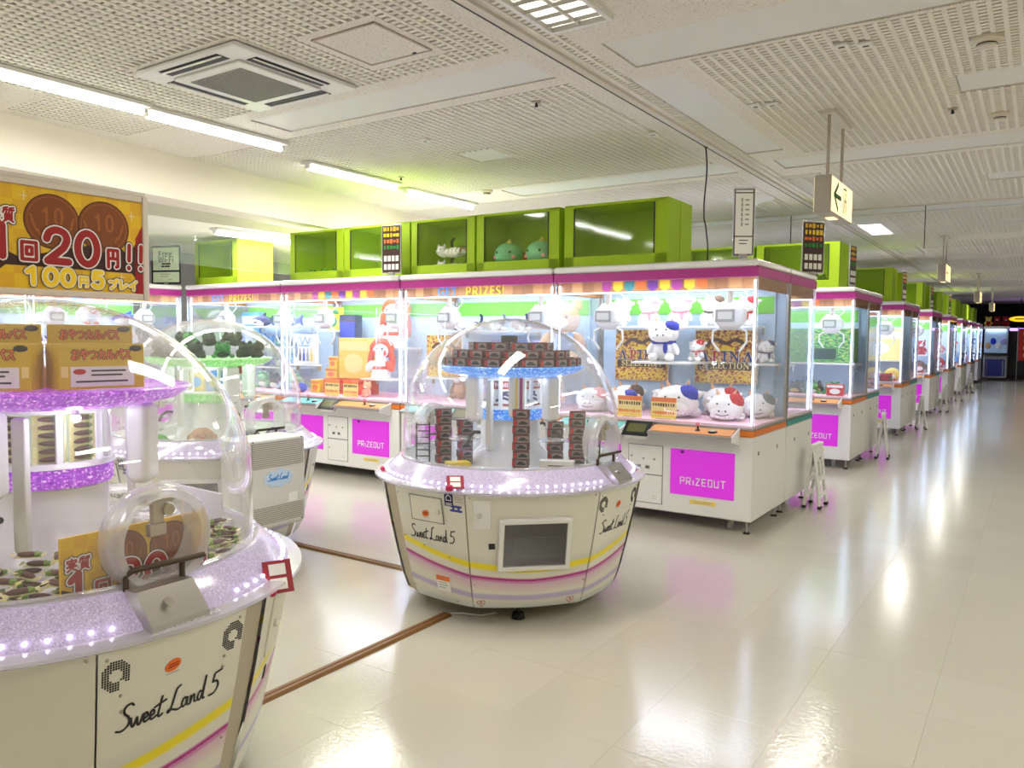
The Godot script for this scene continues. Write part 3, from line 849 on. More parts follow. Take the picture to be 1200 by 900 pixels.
func make_crane(trim: String, pennants: bool, called: String, label: String, at: Vector3, turn: float, group: String) -> Node3D:
	var key := trim + str(pennants)
	if crane_proto.has(key):
		return dup(crane_proto[key], called, label, at, turn, group)
	var t := thing(called, label, "claw machine", at, turn, group)
	crane_proto[key] = t
	var W := CW
	var D := CD
	obj("body", bx(Vector3(W / 2, 0.415, -D / 2), Vector3(W - 0.004, 0.63, D - 0.004), 0.012), "cabinet", t)
	obj("trim_band", bx(Vector3(W / 2, 0.752, -D / 2), Vector3(W, 0.042, D), 0.004), trim, t)
	obj("sill", bx(Vector3(W / 2, 0.785, -D / 2), Vector3(W - 0.006, 0.022, D - 0.006), 0.004), "steel", t)
	obj("play_floor", bx(Vector3(W / 2, 0.803, -D / 2), Vector3(W - 0.03, 0.014, D - 0.03)), "pink_pile", t)
	# canopy
	obj("canopy_band", bx(Vector3(W / 2, 1.93, -D / 2), Vector3(W, 0.07, D), 0.003), "magenta_trim", t)
	obj("canopy_cap", bx(Vector3(W / 2, 1.993, -D / 2 + 0.01), Vector3(W, 0.055, D + 0.02), 0.018), "white_gloss", t)
	obj("valance", bx(Vector3(W / 2, 1.85, -0.066), Vector3(W - 0.07, 0.092, 0.006)), "valance_wood", t)
	obj("side_valance", bx(Vector3(W - 0.02, 1.85, -D / 2), Vector3(0.006, 0.092, D - 0.08)), "valance_wood", t)
	obj("side_valance", bx(Vector3(0.02, 1.85, -D / 2), Vector3(0.006, 0.092, D - 0.08)), "valance_wood", t)
	if pennants:
		var cs := ["magenta_trim", "yellow", "teal_trim", "orange", "purple", "yellow", "magenta_trim", "yellow", "orange"]
		for i in 9:
			var xx := 0.42 + 0.1 * i
			obj("pennant", slab2([xx, 1.893, xx + 0.082, 1.893, xx + 0.082, 1.835, xx + 0.041, 1.808, xx, 1.835], -0.0625, -0.0605), cs[i], t)
	else:
		lettering("GET", 0.125, "sky_blue", t, Vector3(0.52, 1.85, -0.0615))
		lettering("PRIZES!", 0.125, "yellow", t, Vector3(0.95, 1.85, -0.0615))
	obj("valance_led_strip", bx(Vector3(W / 2, 1.801, -0.022), Vector3(W - 0.1, 0.006, 0.014)), "led_white", t)
	# light panel under the canopy, with the lamp that lights the prizes
	obj("light_panel", bx(Vector3(W / 2, 1.89, -D / 2), Vector3(W - 0.2, 0.008, 0.5)), "led_soft", t)
	area("cabinet_light", Vector3(W / 2, 1.875, -D / 2), Vector2(W - 0.2, 0.5), Color(0.93, 0.96, 1.0), CRANE_E, Vector3.DOWN, t)
	# posts, light strips, panes
	for x in [0.014, W - 0.014]:
		obj("post", bx(Vector3(x, 1.345, -D + 0.014), Vector3(0.024, 1.10, 0.024), 0.003), "steel", t)
	for x in [0.010, W - 0.010]:
		obj("front_post", bx(Vector3(x, 1.345, -0.012), Vector3(0.014, 1.10, 0.014), 0.002), "acrylic", t)
	for x in [0.034, W - 0.034]:
		obj("led_strip", bx(Vector3(x, 1.34, -0.045), Vector3(0.010, 1.06, 0.010), 0.002), "led_white", t)
	obj("front_pane", bx(Vector3(W / 2, 1.345, -0.006), Vector3(W - 0.04, 1.10, 0.006)), "pane", t)
	obj("side_pane", bx(Vector3(0.006, 1.345, -D / 2), Vector3(0.006, 1.10, D - 0.06)), "pane", t)
	obj("side_pane", bx(Vector3(W - 0.006, 1.345, -D / 2), Vector3(0.006, 1.10, D - 0.06)), "pane", t)
	obj("back_wall", bx(Vector3(W / 2 - 0.04, 1.345, -D + 0.012), Vector3(W - 0.14, 1.10, 0.01)), "pale_blue", t)
	obj("back_banner", bx(Vector3(W / 2 - 0.04, 1.72, -D + 0.02), Vector3(W - 0.16, 0.14, 0.006)), "lime_board", t)
	obj("gantry_rail", bx(Vector3(W / 2, 1.867, -0.30), Vector3(W - 0.1, 0.022, 0.04), 0.004), "white", t)
	# claws
	for cx in [0.36, 1.40]:
		var c := obj("claw", bx(Vector3(0, 0, 0), Vector3(0.26, 0.22, 0.17), 0.075), "white_gloss", t, Vector3(cx, 1.62, -0.30))
		obj("claw_stem", MB.new().cyl(Vector3(0, 0.08, 0), Vector3(0, 0.235, 0), 0.026, 0.022, 14), "frame", c)
		obj("claw_carriage", bx(Vector3(0, 0.232, 0), Vector3(0.16, 0.03, 0.12), 0.006), "white", c)
		obj("name_plate", bx(Vector3(-0.01, 0.0, 0.086), Vector3(0.15, 0.095, 0.006), 0.02), "grey", c)
		obj("plate_window", bx(Vector3(-0.01, 0.0, 0.0895), Vector3(0.11, 0.055, 0.004), 0.006), "vent_white", c)
		for s in [-1, 1]:
			var arm := [Vector3(s * 0.05, -0.08, 0), Vector3(s * 0.13, -0.12, 0), Vector3(s * 0.135, -0.2, 0), Vector3(s * 0.08, -0.275, 0)]
			obj("claw_prong", MB.new().tube(arm, 0.009, 8), "white", c)
		var cord := []
		for k in 9:
			var f := k / 8.0
			cord.append(Vector3(0.03 + 0.09 * sin(f * PI), 0.225 - 0.15 * f, -0.05))
		obj("cable", MB.new().tube(cord, 0.005, 6), "white", c)
	# control trays with stick and button, screen between them
	for q in [[0.93, 1.585, "orange_panel"], [0.115, 0.705, "teal_panel"]]:
		var x0: float = q[0]
		var x1: float = q[1]
		var prof := [0.0, 0.775, 0.15, 0.735, 0.15, 0.715, 0.0, 0.70]
		var xf := Transform3D(Basis(Vector3.BACK, Vector3.UP, Vector3.LEFT), Vector3(0, 0, 0))
		var tray := obj("control_tray", slab2(prof, -x1, -x0, xf), "steel", t)
		var slope := Transform3D(Basis(Vector3.RIGHT, 0.26), Vector3((x0 + x1) / 2, 0.7585, 0.072))
		obj("tray_top", MB.new().box(Vector3.ZERO, Vector3(x1 - x0 - 0.03, 0.004, 0.13), slope), q[2], tray)
		obj("tray_cheek", slab2([-0.005, 0.79, 0.16, 0.742, 0.16, 0.70, -0.005, 0.66], -x1 - 0.012, -x1, xf), "white", tray)
		obj("stick_shaft", MB.new().cyl(Vector3(x0 + 0.37, 0.755, 0.06), Vector3(x0 + 0.37, 0.80, 0.065), 0.007, 0.006, 10), "black", tray)
		obj("stick_skirt", MB.new().lathe([Vector2(0.026, 0), Vector2(0.012, 0.012), Vector2(0.0, 0.012)], 16, Transform3D(Basis(), Vector3(x0 + 0.37, 0.758, 0.062))), "black", tray)
		obj("stick_ball", MB.new().ball(Vector3(x0 + 0.37, 0.807, 0.066), Vector3.ONE * 0.017, 14, 8), "plush_pink", tray)
		obj("button_ring", MB.new().lathe([Vector2(0.036, 0), Vector2(0.036, 0.012), Vector2(0.024, 0.014)], 20, Transform3D(Basis(), Vector3(x0 + 0.49, 0.75, 0.075))), "black", tray)
		obj("button_cap", MB.new().lathe([Vector2(0.025, 0.0), Vector2(0.024, 0.02), Vector2(0.0, 0.024)], 20, Transform3D(Basis(), Vector3(x0 + 0.49, 0.75, 0.075))), "white_gloss", tray)
	var tilt := Transform3D(Basis(Vector3.RIGHT, 0.75), Vector3(0.82, 0.735, 0.085))
	var sb := obj("screen_box", MB.new().rbox(Vector3(0, -0.02, 0), Vector3(0.21, 0.06, 0.14), 0.02, tilt), "white_gloss", t)
	obj("screen_bezel", MB.new().rbox(Vector3(0, 0.013, 0), Vector3(0.22, 0.012, 0.15), 0.004, tilt), "black", sb)
	obj("screen_face", MB.new().box(Vector3(0, 0.0195, 0), Vector3(0.15, 0.002, 0.085), tilt), "screen", sb)
	# doors
	for x0 in [0.14, 1.065]:
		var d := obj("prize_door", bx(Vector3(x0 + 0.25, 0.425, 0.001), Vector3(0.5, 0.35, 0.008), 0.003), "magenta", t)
		obj("door_knob", MB.new().cyl(Vector3(x0 + 0.095, 0.58, 0.004), Vector3(x0 + 0.095, 0.58, 0.012), 0.014, 0.013, 16), "purple", d)
		obj("lettering", MB.new().strokes(place(word("PRIZEOUT", 0.8, 0.26), Vector2(x0 + 0.085, 0.335), Vector2(0.0455, 0.05)), 0.0085, flat(Transform3D(Basis(), Vector3(0, 0, 0.0062)))), "white", d)
		obj("door_lip", bx(Vector3(x0 + 0.25, 0.608, 0.003), Vector3(0.5, 0.012, 0.012), 0.003), "white", d)
		var s := obj("notice_sticker", bx(Vector3(x0 + 0.26, 0.205, 0.0), Vector3(0.2, 0.03, 0.003)), "plush_yellow", t)
		for r in 2:
			obj("fine_print", bx(Vector3(x0 + 0.26, 0.21 - 0.011 * r, 0.0018), Vector3(0.16 - 0.03 * r, 0.004, 0.001)), "grey", s)
	for q in [[0.38, 0.605], [0.155, 0.372]]:
		var cd := obj("coin_door", bx(Vector3(0.855, (q[0] + q[1]) / 2, 0.0), Vector3(0.286, q[1] - q[0], 0.006), 0.002), "cabinet", t)
		var seam := MB.new()
		for e in [-0.145, 0.145]:
			seam.box(Vector3(0.855 + e, (q[0] + q[1]) / 2, -0.001), Vector3(0.004, q[1] - q[0] + 0.008, 0.004))
		for e in [q[0] - 0.002, q[1] + 0.002]:
			seam.box(Vector3(0.855, e, -0.001), Vector3(0.294, 0.004, 0.004))
		obj("door_seam", seam, "cabinet_seam", cd)
		obj("door_lock", MB.new().cyl(Vector3(0.74, q[1] - 0.09, 0.002), Vector3(0.74, q[1] - 0.09, 0.009), 0.010, 0.009, 12), "chrome", cd)
		if q[0] > 0.3:
			for k in 2:
				obj("door_lock", MB.new().cyl(Vector3(0.84 + 0.09 * k, 0.50, 0.002), Vector3(0.84 + 0.09 * k, 0.50, 0.009), 0.009, 0.008, 12), "rod", cd)
				obj("coin_slot", bx(Vector3(0.80 + 0.075 * k, 0.435, 0.004), Vector3(0.04, 0.03, 0.006), 0.003), "grey", cd)
				obj("slot_gap", bx(Vector3(0.80 + 0.075 * k, 0.435, 0.0075), Vector3(0.024, 0.012, 0.002)), "dark", cd)
		else:
			var st := obj("label_sticker", bx(Vector3(0.94, 0.20, 0.0035), Vector3(0.07, 0.055, 0.001)), "paper", cd)
			for k in 3:
				obj("fine_print", bx(Vector3(0.94, 0.215 - 0.014 * k, 0.0042), Vector3(0.05, 0.003, 0.0006)), "grey", st)
	# side slots, casters and levelling feet
	for z in [-0.13, -0.62]:
		for x in [0.0, W]:
			obj("side_slot", bx(Vector3(x, 0.60, z), Vector3(0.006, 0.03, 0.028), 0.002), "grey", t)
	for x in [0.2, W - 0.2]:
		for z in [-0.14, -0.74]:
			var c := obj("caster_wheel", MB.new().cyl(Vector3(x - 0.012, 0.043, z), Vector3(x + 0.012, 0.043, z), 0.042, 0.042, 18), "grey", t)
			obj("caster_fork", bx(Vector3(x, 0.075, z), Vector3(0.04, 0.055, 0.03), 0.006), "steel", c)
	for x in [0.06, W - 0.06]:
		for z in [-0.08, -0.8]:
			var ft := obj("levelling_foot", MB.new().cyl(Vector3(x, 0.0, z), Vector3(x, 0.012, z), 0.028, 0.02, 14), "dark", t)
			obj("foot_bolt", MB.new().cyl(Vector3(x, 0.01, z), Vector3(x, 0.105, z), 0.007, 0.007, 8), "steel", ft)
	return t

const CRANE_E := 0.28
const ROWS := [-5.67, -9.24, -13.0, -16.68, -20.22, -23.76, -27.2, -30.6]
const ROW_UNITS := [4, 3, 2, 2, 1, 1, 1, 1]
const NTH := ["first", "second", "third", "fourth", "fifth", "sixth", "seventh", "eighth"]

func crane_at(row: int, unit: int) -> Vector3:
	return Vector3(-1.68 - 1.71 * (unit + 1), 0, ROWS[row])

func crane_rows() -> void:
	var mine := ["orange-banded claw cabinet of white cow plushes at the near aisle corner", "claw cabinet with a beige bear and zebra plushes, behind the middle dome machine", "claw cabinet with the red and white mask plush, left of the middle dome machine", "claw cabinet of blue fish plushes behind the left rear dome machine"]
	for r in ROWS.size():
		for u in ROW_UNITS[r]:
			var p := crane_at(r, u)
			var lab: String = mine[u] if r == 0 else "orange-banded claw cabinet, %s row from the front, %s" % [NTH[r], ["at the aisle end", "second from the aisle", "third from the aisle"][u]]
			make_crane("orange_trim", u % 2 == 0, "claw_machine", lab, p, 0.0, "orange banded claw machines")
			make_crane("teal_trim", u % 2 == 0, "claw_machine", "teal-banded claw cabinet back to back with the %s row, %s" % [NTH[r], ["at the aisle end", "second from the aisle", "third from the aisle", "fourth from the aisle"][u]], p + Vector3(CW, 0, -2 * CD - 0.01), PI, "teal banded claw machines")
	for k in 3:
		make_crane("orange_trim", k % 2 == 1, "claw_machine", ["claw cabinet against the left wall, in the corner by the fish plushes", "claw cabinet against the left wall, seen under the yellow poster", "claw cabinet against the left wall nearest the viewer"][k], Vector3(-8.60, 0, -3.97 + 1.71 * k), PI / 2, "claw machines along the left wall")

func bin_shell(t: Node3D, w: float, h: float, d: float) -> void:
	var m := MB.new()
	m.box(Vector3(0, 0.008, -d / 2), Vector3(w, 0.012, d))
	m.box(Vector3(0, h - 0.006, -d / 2), Vector3(w, 0.012, d))
	m.box(Vector3(0, h / 2, -d + 0.006), Vector3(w, h, 0.012))
	m.box(Vector3(-w / 2 + 0.006, h / 2, -d / 2), Vector3(0.012, h, d))
	m.box(Vector3(w / 2 - 0.006, h / 2, -d / 2), Vector3(0.012, h, d))
	obj("fabric_shell", m, "lime", t)
	var f := MB.new()
	f.rbox(Vector3(0, 0.045, -0.006), Vector3(w, 0.09, 0.014), 0.005)
	f.rbox(Vector3(0, h - 0.012, -0.006), Vector3(w, 0.024, 0.014), 0.005)
	f.rbox(Vector3(-w / 2 + 0.045, h / 2, -0.006), Vector3(0.09, h, 0.014), 0.005)
	f.rbox(Vector3(w / 2 - 0.055, h / 2, -0.006), Vector3(0.11, h, 0.014), 0.005)
	obj("front_border", f, "lime_trim", t)
	obj("window_film", bx(Vector3(-0.005, h / 2 + 0.03, -0.008), Vector3(w - 0.19, h - 0.12, 0.002)), "vinyl", t)
	for x in [-w / 2 + 0.092, w / 2 - 0.112]:
		obj("zip", bx(Vector3(x, h / 2 + 0.03, 0.002), Vector3(0.009, h - 0.12, 0.006)), "dark", t)
	obj("side_seam", bx(Vector3(w / 2 + 0.001, h / 2, -d / 2), Vector3(0.003, h - 0.02, 0.006)), "lime_trim", t)

var bin_proto: Node3D

func bin(label: String, at: Vector3, turn := 0.0, wide := 0.92) -> void:
	if bin_proto == null:
		bin_proto = thing("fabric_storage_bin", label, "storage bin", at, turn, "lime fabric bins on the cabinets")
		bin_shell(bin_proto, 0.92, 0.515, 0.5)
	else:
		var o := dup(bin_proto, "fabric_storage_bin", label, at, turn, "lime fabric bins on the cabinets")
		o.scale = Vector3(wide / 0.92, 1, 1)

func roof_bins() -> void:
	var y := 2.021
	bin("lime fabric storage bin with an empty window, nearest the aisle", Vector3(-2.885, y, -5.76))
	bin("lime fabric storage bin holding green dinosaur plushes", Vector3(-3.83, y, -5.76), 0.0, 0.86)
	bin("lime fabric storage bin holding striped cat plushes", Vector3(-4.66, y, -5.76), 0.0, 0.75)
	bin("lime fabric storage bin with nothing inside, behind the hanging price strip", Vector3(-5.50, y, -5.76), 0.0, 0.88)
	bin("lime fabric storage bin with a low heap of green plushes", Vector3(-6.36, y, -5.76), 0.0, 0.8)
	bin("single lime fabric storage bin standing apart, right of the wifi sign", Vector3(-8.06, y, -5.76), 0.0, 0.8)
	for r in range(1, ROWS.size()):
		var n: int = [0, 4, 3, 2, 2, 1, 1, 1][r]
		for k in n:
			bin("lime fabric storage bin on the %s cabinet row, %s from the aisle" % [NTH[r], NTH[k]], Vector3(-2.35 - 0.96 * k, y, ROWS[r] - 0.1))
			if r > 1:
				bin("lime fabric storage bin at the back of the %s cabinet row, %s from the aisle" % [NTH[r], NTH[k]], Vector3(-2.35 - 0.96 * k, y, ROWS[r] - 1.66), PI)

const DOME_PROF := [[0.085, 0.578], [0.10, 0.598], [0.18, 0.626], [0.30, 0.655], [0.48, 0.695], [0.66, 0.728], [0.685, 0.732]]
const DOME_SEAMS := [-15.0, 18.3, 73.2, 110.0, 121.0, 158.0, 165.0, 198.3, 253.2, 290.0, 301.0, 338.0]

func dome_r(deg: float, h: float) -> float:
	# plan of the body: halfway between a circle and the polygon through its seams
	var r := 0.0
	for i in DOME_PROF.size() - 1:
		var a: Array = DOME_PROF[i]
		var b: Array = DOME_PROF[i + 1]
		if h <= b[0] or i == DOME_PROF.size() - 2:
			r = lerpf(a[1], b[1], clampf((h - a[0]) / (b[0] - a[0]), 0, 1))
			break
	var d := fposmod(deg + 22.0, 360.0) - 22.0
	for i in DOME_SEAMS.size():
		var s0: float = DOME_SEAMS[i]
		var s1: float = DOME_SEAMS[(i + 1) % DOME_SEAMS.size()]
		if s1 < s0: s1 += 360.0
		if d >= s0 and d <= s1:
			var half := deg_to_rad((s1 - s0) / 2)
			var poly := r * cos(half) / cos(deg_to_rad(d - (s0 + s1) / 2))
			return lerpf(r, poly, 0.5)
	return r

func dome_pt(deg: float, h: float, off := 0.0) -> Vector3:
	var r := dome_r(deg, h) + off
	return Vector3(cos(deg_to_rad(deg)) * r, h, sin(deg_to_rad(deg)) * r)

func dome_normal(deg: float, h: float) -> Vector3:
	var a := dome_pt(deg + 1.0, h) - dome_pt(deg - 1.0, h)
	var b := dome_pt(deg, h + 0.01) - dome_pt(deg, h - 0.01)
	return b.cross(a).normalized() * signf(b.cross(a).dot(Vector3(cos(deg_to_rad(deg)), 0, sin(deg_to_rad(deg)))))

func dome_map(deg0: float, h0: float, off: float) -> Callable:
	return func(p: Vector2) -> Array:
		var d := deg0 - rad_to_deg(p.x / dome_r(deg0, h0))
		return [dome_pt(d, h0 + p.y, off), dome_normal(d, h0 + p.y)]

func dome_xf(deg: float, h: float, off := 0.0) -> Transform3D:
	var n := dome_normal(deg, h)
	var x := Vector3(sin(deg_to_rad(deg)), 0, -cos(deg_to_rad(deg)))
	x = (x - n * x.dot(n)).normalized()
	return Transform3D(Basis(x, n.cross(x), n), dome_pt(deg, h, off))

func body_panel(d0: float, d1: float, off := 0.0) -> MB:
	var m := MB.new()
	var k := maxi(3, int((d1 - d0) / 4.0))
	var hs := [0.085, 0.10, 0.14, 0.18, 0.24, 0.30, 0.39, 0.48, 0.57, 0.66, 0.685]
	for i in k:
		var a := lerpf(d0, d1, float(i) / k)
		var b := lerpf(d0, d1, float(i + 1) / k)
		for j in hs.size() - 1:
			var q := []
			for e in [[a, hs[j]], [b, hs[j]], [b, hs[j + 1]], [a, hs[j + 1]]]:
				q.append([dome_pt(e[0], e[1], off), dome_normal(clampf(e[0], d0 + 1.5, d1 - 1.5), e[1]), Vector2(fposmod(e[0] + 22.0, 360.0) / 360.0 - 22.0 / 360.0 + (1.0 if false else 0.0), 1.0 - (e[1] - 0.08) / 0.62)])
			m.quadn(q[0][0], q[1][0], q[2][0], q[3][0], q[0][1], q[1][1], q[2][1], q[3][1], q[0][2], q[1][2], q[2][2], q[3][2])
	return m

func dome_front(t: Node3D, c: float) -> void:
	# speaker panel, prize door panel and cash door panel on one side (c = 0) and on the opposite side (c = 180)
	var sp := obj("speaker_panel", body_panel(c - 14.8, c + 18.1), "swoosh", t)
	for q in [21.0, -9.6]:
		var g := MB.new()
		for i in 11:
			for j in 13:
				var x := (i - 5) / 5.5
				var y := (j - 6) / 6.5
				var d := maxf(maxf(absf(x), absf(y)), (absf(x) + absf(y)) / 1.45)
				if d < 0.42 or d > 1.0: continue
				if x > 0.25 and y < -0.42 and x < 0.6: continue
				if x > 0.6 and y < -0.5: continue
				g.rbox(Vector3.ZERO, Vector3(0.0042, 0.0042, 0.003), 0.0006, dome_xf(c + q - 6.2 - rad_to_deg((i - 5) * 0.0061 / 0.71) + (0.0 if q > 0 else 4.0), 0.612 + (j - 6) * 0.0063, 0.0005))
		obj("speaker_grille", g, "dark", sp).set_meta("kind", "stuff")
	badge(sp, c + 3.0, 0.592)
	obj("lettering", MB.new().strokes(place(G["sweet"], Vector2(-0.145, -0.03), Vector2(0.057, 0.066)), 0.0062, dome_map(c + 2.0, 0.485, 0.0012)), "black", sp)
	for e in [[c + 16.5, 0.66], [c - 13.2, 0.3], [c - 13.2, 0.66], [c + 13.8, 0.555], [c + 13.6, 0.51], [c - 10.0, 0.56], [c - 10.0, 0.53]]:
		obj("screw", MB.new().ball(dome_pt(e[0], e[1], 0.001), Vector3.ONE * 0.0045, 8, 4), "rod", sp)
	# prize door panel
	var pp := obj("prize_panel", body_panel(c + 18.5, c + 73.0), "swoosh", t)
	var x := dome_xf(c + 45.0, 0.435, 0.0)
	var fr := MB.new()
	for s in [-1, 1]:
		fr.rbox(Vector3(s * 0.168, 0, 0.006), Vector3(0.026, 0.27, 0.03), 0.006, x)
		fr.rbox(Vector3(0, s * 0.124, 0.006), Vector3(0.33, 0.026, 0.03), 0.006, x)
	obj("door_frame", fr, "white", pp)
	obj("door_recess", MB.new().box(Vector3(0, 0, 0.002), Vector3(0.33, 0.24, 0.006), x), "recess", pp)
	obj("recess_shelf", MB.new().box(Vector3(0.02, -0.02, 0.006), Vector3(0.26, 0.11, 0.004), x), "recess_back", pp)
	obj("door_window", MB.new().box(Vector3(0, 0, 0.016), Vector3(0.32, 0.232, 0.003), x), "smoke", pp)
	var y := dome_xf(c + 67.0, 0.585, 0.0)
	obj("lock_plate", MB.new().rbox(Vector3.ZERO, Vector3(0.085, 0.145, 0.014), 0.003, y), "white", pp)
	obj("lock", MB.new().cyl(y * Vector3(-0.012, 0, 0.006), y * Vector3(-0.012, 0, 0.016), 0.013, 0.012, 14), "chrome", pp)
	obj("black_label", MB.new().box(Vector3.ZERO, Vector3(0.032, 0.030, 0.003), dome_xf(c + 63.5, 0.425)), "dark", pp)
	for e in [[c + 69.5, 0.118], [c + 24.5, 0.118]]:
		var hx := dome_xf(e[0], e[1], 0.001)
		var hp := []
		for k in 21:
			var a := TAU * k / 20
			hp.append(Vector2(pow(sin(a), 3) * 0.020, (13 * cos(a) - 5 * cos(2 * a) - 2 * cos(3 * a) - cos(4 * a)) * 0.00125))
		obj("heart_sticker", MB.new().strokes([hp], 0.003, flat(hx)), "red", pp)
		obj("heart_print", MB.new().strokes([pl([-0.008, 0.004, 0.008, 0.004]), pl([-0.005, -0.003, 0.006, -0.003])], 0.003, flat(hx)), "dark_red", pp)
	for e in [[c + 71.5, 0.67], [c + 45.0, 0.67], [c + 20.0, 0.67], [c + 19.5, 0.22], [c + 71.5, 0.22]]:
		obj("screw", MB.new().ball(dome_pt(e[0], e[1], 0.001), Vector3.ONE * 0.0045, 8, 4), "rod", pp)
	# cash door panel
	var cp := obj("cash_panel", body_panel(c + 73.4, c + 109.8), "swoosh", t)
	var z := dome_xf(c + 92.5, 0.588, 0.001)
	var seam := MB.new()
	for s in [-1, 1]:
		seam.box(Vector3(s * 0.105, 0, 0), Vector3(0.003, 0.135, 0.003), z)
		seam.box(Vector3(0, s * 0.066, 0), Vector3(0.21, 0.003, 0.003), z)
	obj("cash_door", MB.new().rbox(Vector3.ZERO, Vector3(0.206, 0.128, 0.006), 0.002, z), "beige_light", cp)
	obj("door_seam", seam, "cabinet_seam", cp)
	obj("lock", MB.new().cyl(z * Vector3(0.08, -0.005, 0.002), z * Vector3(0.08, -0.005, 0.012), 0.011, 0.010, 14), "chrome", cp)
	badge(cp, c + 93.0, 0.565, 0.006)
	obj("lettering", MB.new().strokes(place(G["sweet"], Vector2(-0.15, -0.03), Vector2(0.058, 0.066)), 0.0062, dome_map(c + 91.0, 0.455, 0.0012)), "black", cp)
	var s1 := dome_xf(c + 80.6, 0.655, 0.001)
	obj("purple_sticker", MB.new().box(Vector3.ZERO, Vector3(0.05, 0.07, 0.001), s1), "navy", cp)
	obj("sticker_print", MB.new().strokes([pl([-0.014, -0.005, -0.014, 0.012, 0, 0.024, 0.014, 0.012, 0.014, -0.005, -0.014, -0.005]), pl([-0.016, -0.02, 0.016, -0.02]), pl([-0.016, -0.028, 0.016, -0.028])], 0.004, flat(s1 * Transform3D(Basis(), Vector3(0, 0, 0.001)))), "white", cp)
	obj("grey_sticker", MB.new().box(Vector3.ZERO, Vector3(0.062, 0.055, 0.001), dome_xf(c + 75.8, 0.655, 0.001)), "frame", cp)
	obj("fine_print", MB.new().strokes([pl([-0.025, 0.015, 0.022, 0.015]), pl([-0.025, 0.004, 0.02, 0.004]), pl([-0.025, -0.008, 0.024, -0.008])], 0.004, flat(dome_xf(c + 75.8, 0.655, 0.002))), "grey", cp)
	obj("blue_sticker", MB.new().strokes([pl([-0.028, 0.02, 0.028, 0.02]), pl([-0.03, -0.002, 0.03, -0.002]), pl([-0.012, 0.02, -0.018, -0.002]), pl([0.012, 0.02, 0.018, -0.002])], 0.012, flat(dome_xf(c + 77.5, 0.602, 0.001))), "blue_dull", cp)
	var ws := dome_xf(c + 88.6, 0.195, 0.001)
	obj("warning_sticker", MB.new().box(Vector3(0, 0, 0), Vector3(0.085, 0.085, 0.001), ws), "paper", cp)
	obj("warning_band", MB.new().box(Vector3(0, 0.031, 0.0006), Vector3(0.085, 0.026, 0.001), ws), "orange", cp)
	obj("fine_print", MB.new().strokes([pl([-0.03, 0.008, 0.02, 0.008]), pl([-0.03, -0.006, 0.025, -0.006]), pl([-0.03, -0.02, 0.012, -0.02]), pl([-0.02, 0.031, -0.008, 0.031]), pl([0.0, 0.031, 0.022, 0.031])], 0.004, flat(ws * Transform3D(Basis(), Vector3(0, 0, 0.0015)))), "grey", cp)
	for e in [[c + 108.5, 0.65], [c + 108.5, 0.42], [c + 108.5, 0.15], [c + 96.8, 0.39], [c + 83.0, 0.35], [c + 82.0, 0.11]]:
		obj("screw", MB.new().ball(dome_pt(e[0], e[1], 0.001), Vector3.ONE * 0.0045, 8, 4), "rod", cp)
	obj("corner_panel", body_panel(c + 110.2, c + 120.8, -0.006), "beige_dark", t)
	# curved panel with a lock door
	var op := obj("side_panel", body_panel(c + 121.3, c + 157.8, 0.004), "swoosh", t)
	var lx := dome_xf(c + 146.0, 0.56, 0.004)
	obj("panel_door", MB.new().rbox(Vector3.ZERO, Vector3(0.15, 0.19, 0.008), 0.003, lx), "beige_light", op)
	obj("lock", MB.new().cyl(lx * Vector3(-0.03, 0.0, 0.003), lx * Vector3(-0.03, 0.0, 0.014), 0.013, 0.011, 14), "chrome", op)
	obj("panel_slot", MB.new().box(Vector3(-0.02, 0, 0), Vector3(0.018, 0.04, 0.003), dome_xf(c + 146.0, 0.40, 0.005)), "dark", op)
	obj("corner_panel", body_panel(c + 158.2, c + 164.8, -0.006), "beige_dark", t)

func badge(parent: Node3D, deg: float, h: float, off := 0.001) -> void:
	var x := dome_xf(deg, h, off)
	var poly := PackedVector2Array()
	for k in 24:
		var a := TAU * k / 24
		poly.append(Vector2(cos(a) * 0.022, sin(a) * 0.0165 + cos(a) * 0.004))
	obj("round_emblem", MB.new().prism(poly, -0.0005, 0.0008, x), "orange", parent)
	obj("emblem_print", MB.new().strokes([pl([-0.012, 0.002, 0.014, 0.006]), pl([-0.013, -0.005, 0.014, -0.001])], 0.0035, flat(x * Transform3D(Basis(), Vector3(0, 0, 0.0012)))), "dark_red", parent)
	obj("emblem_print", MB.new().strokes([pl([-0.018, -0.023, 0.018, -0.021])], 0.002, flat(x)), "grey", parent)

var dome_proto: Node3D

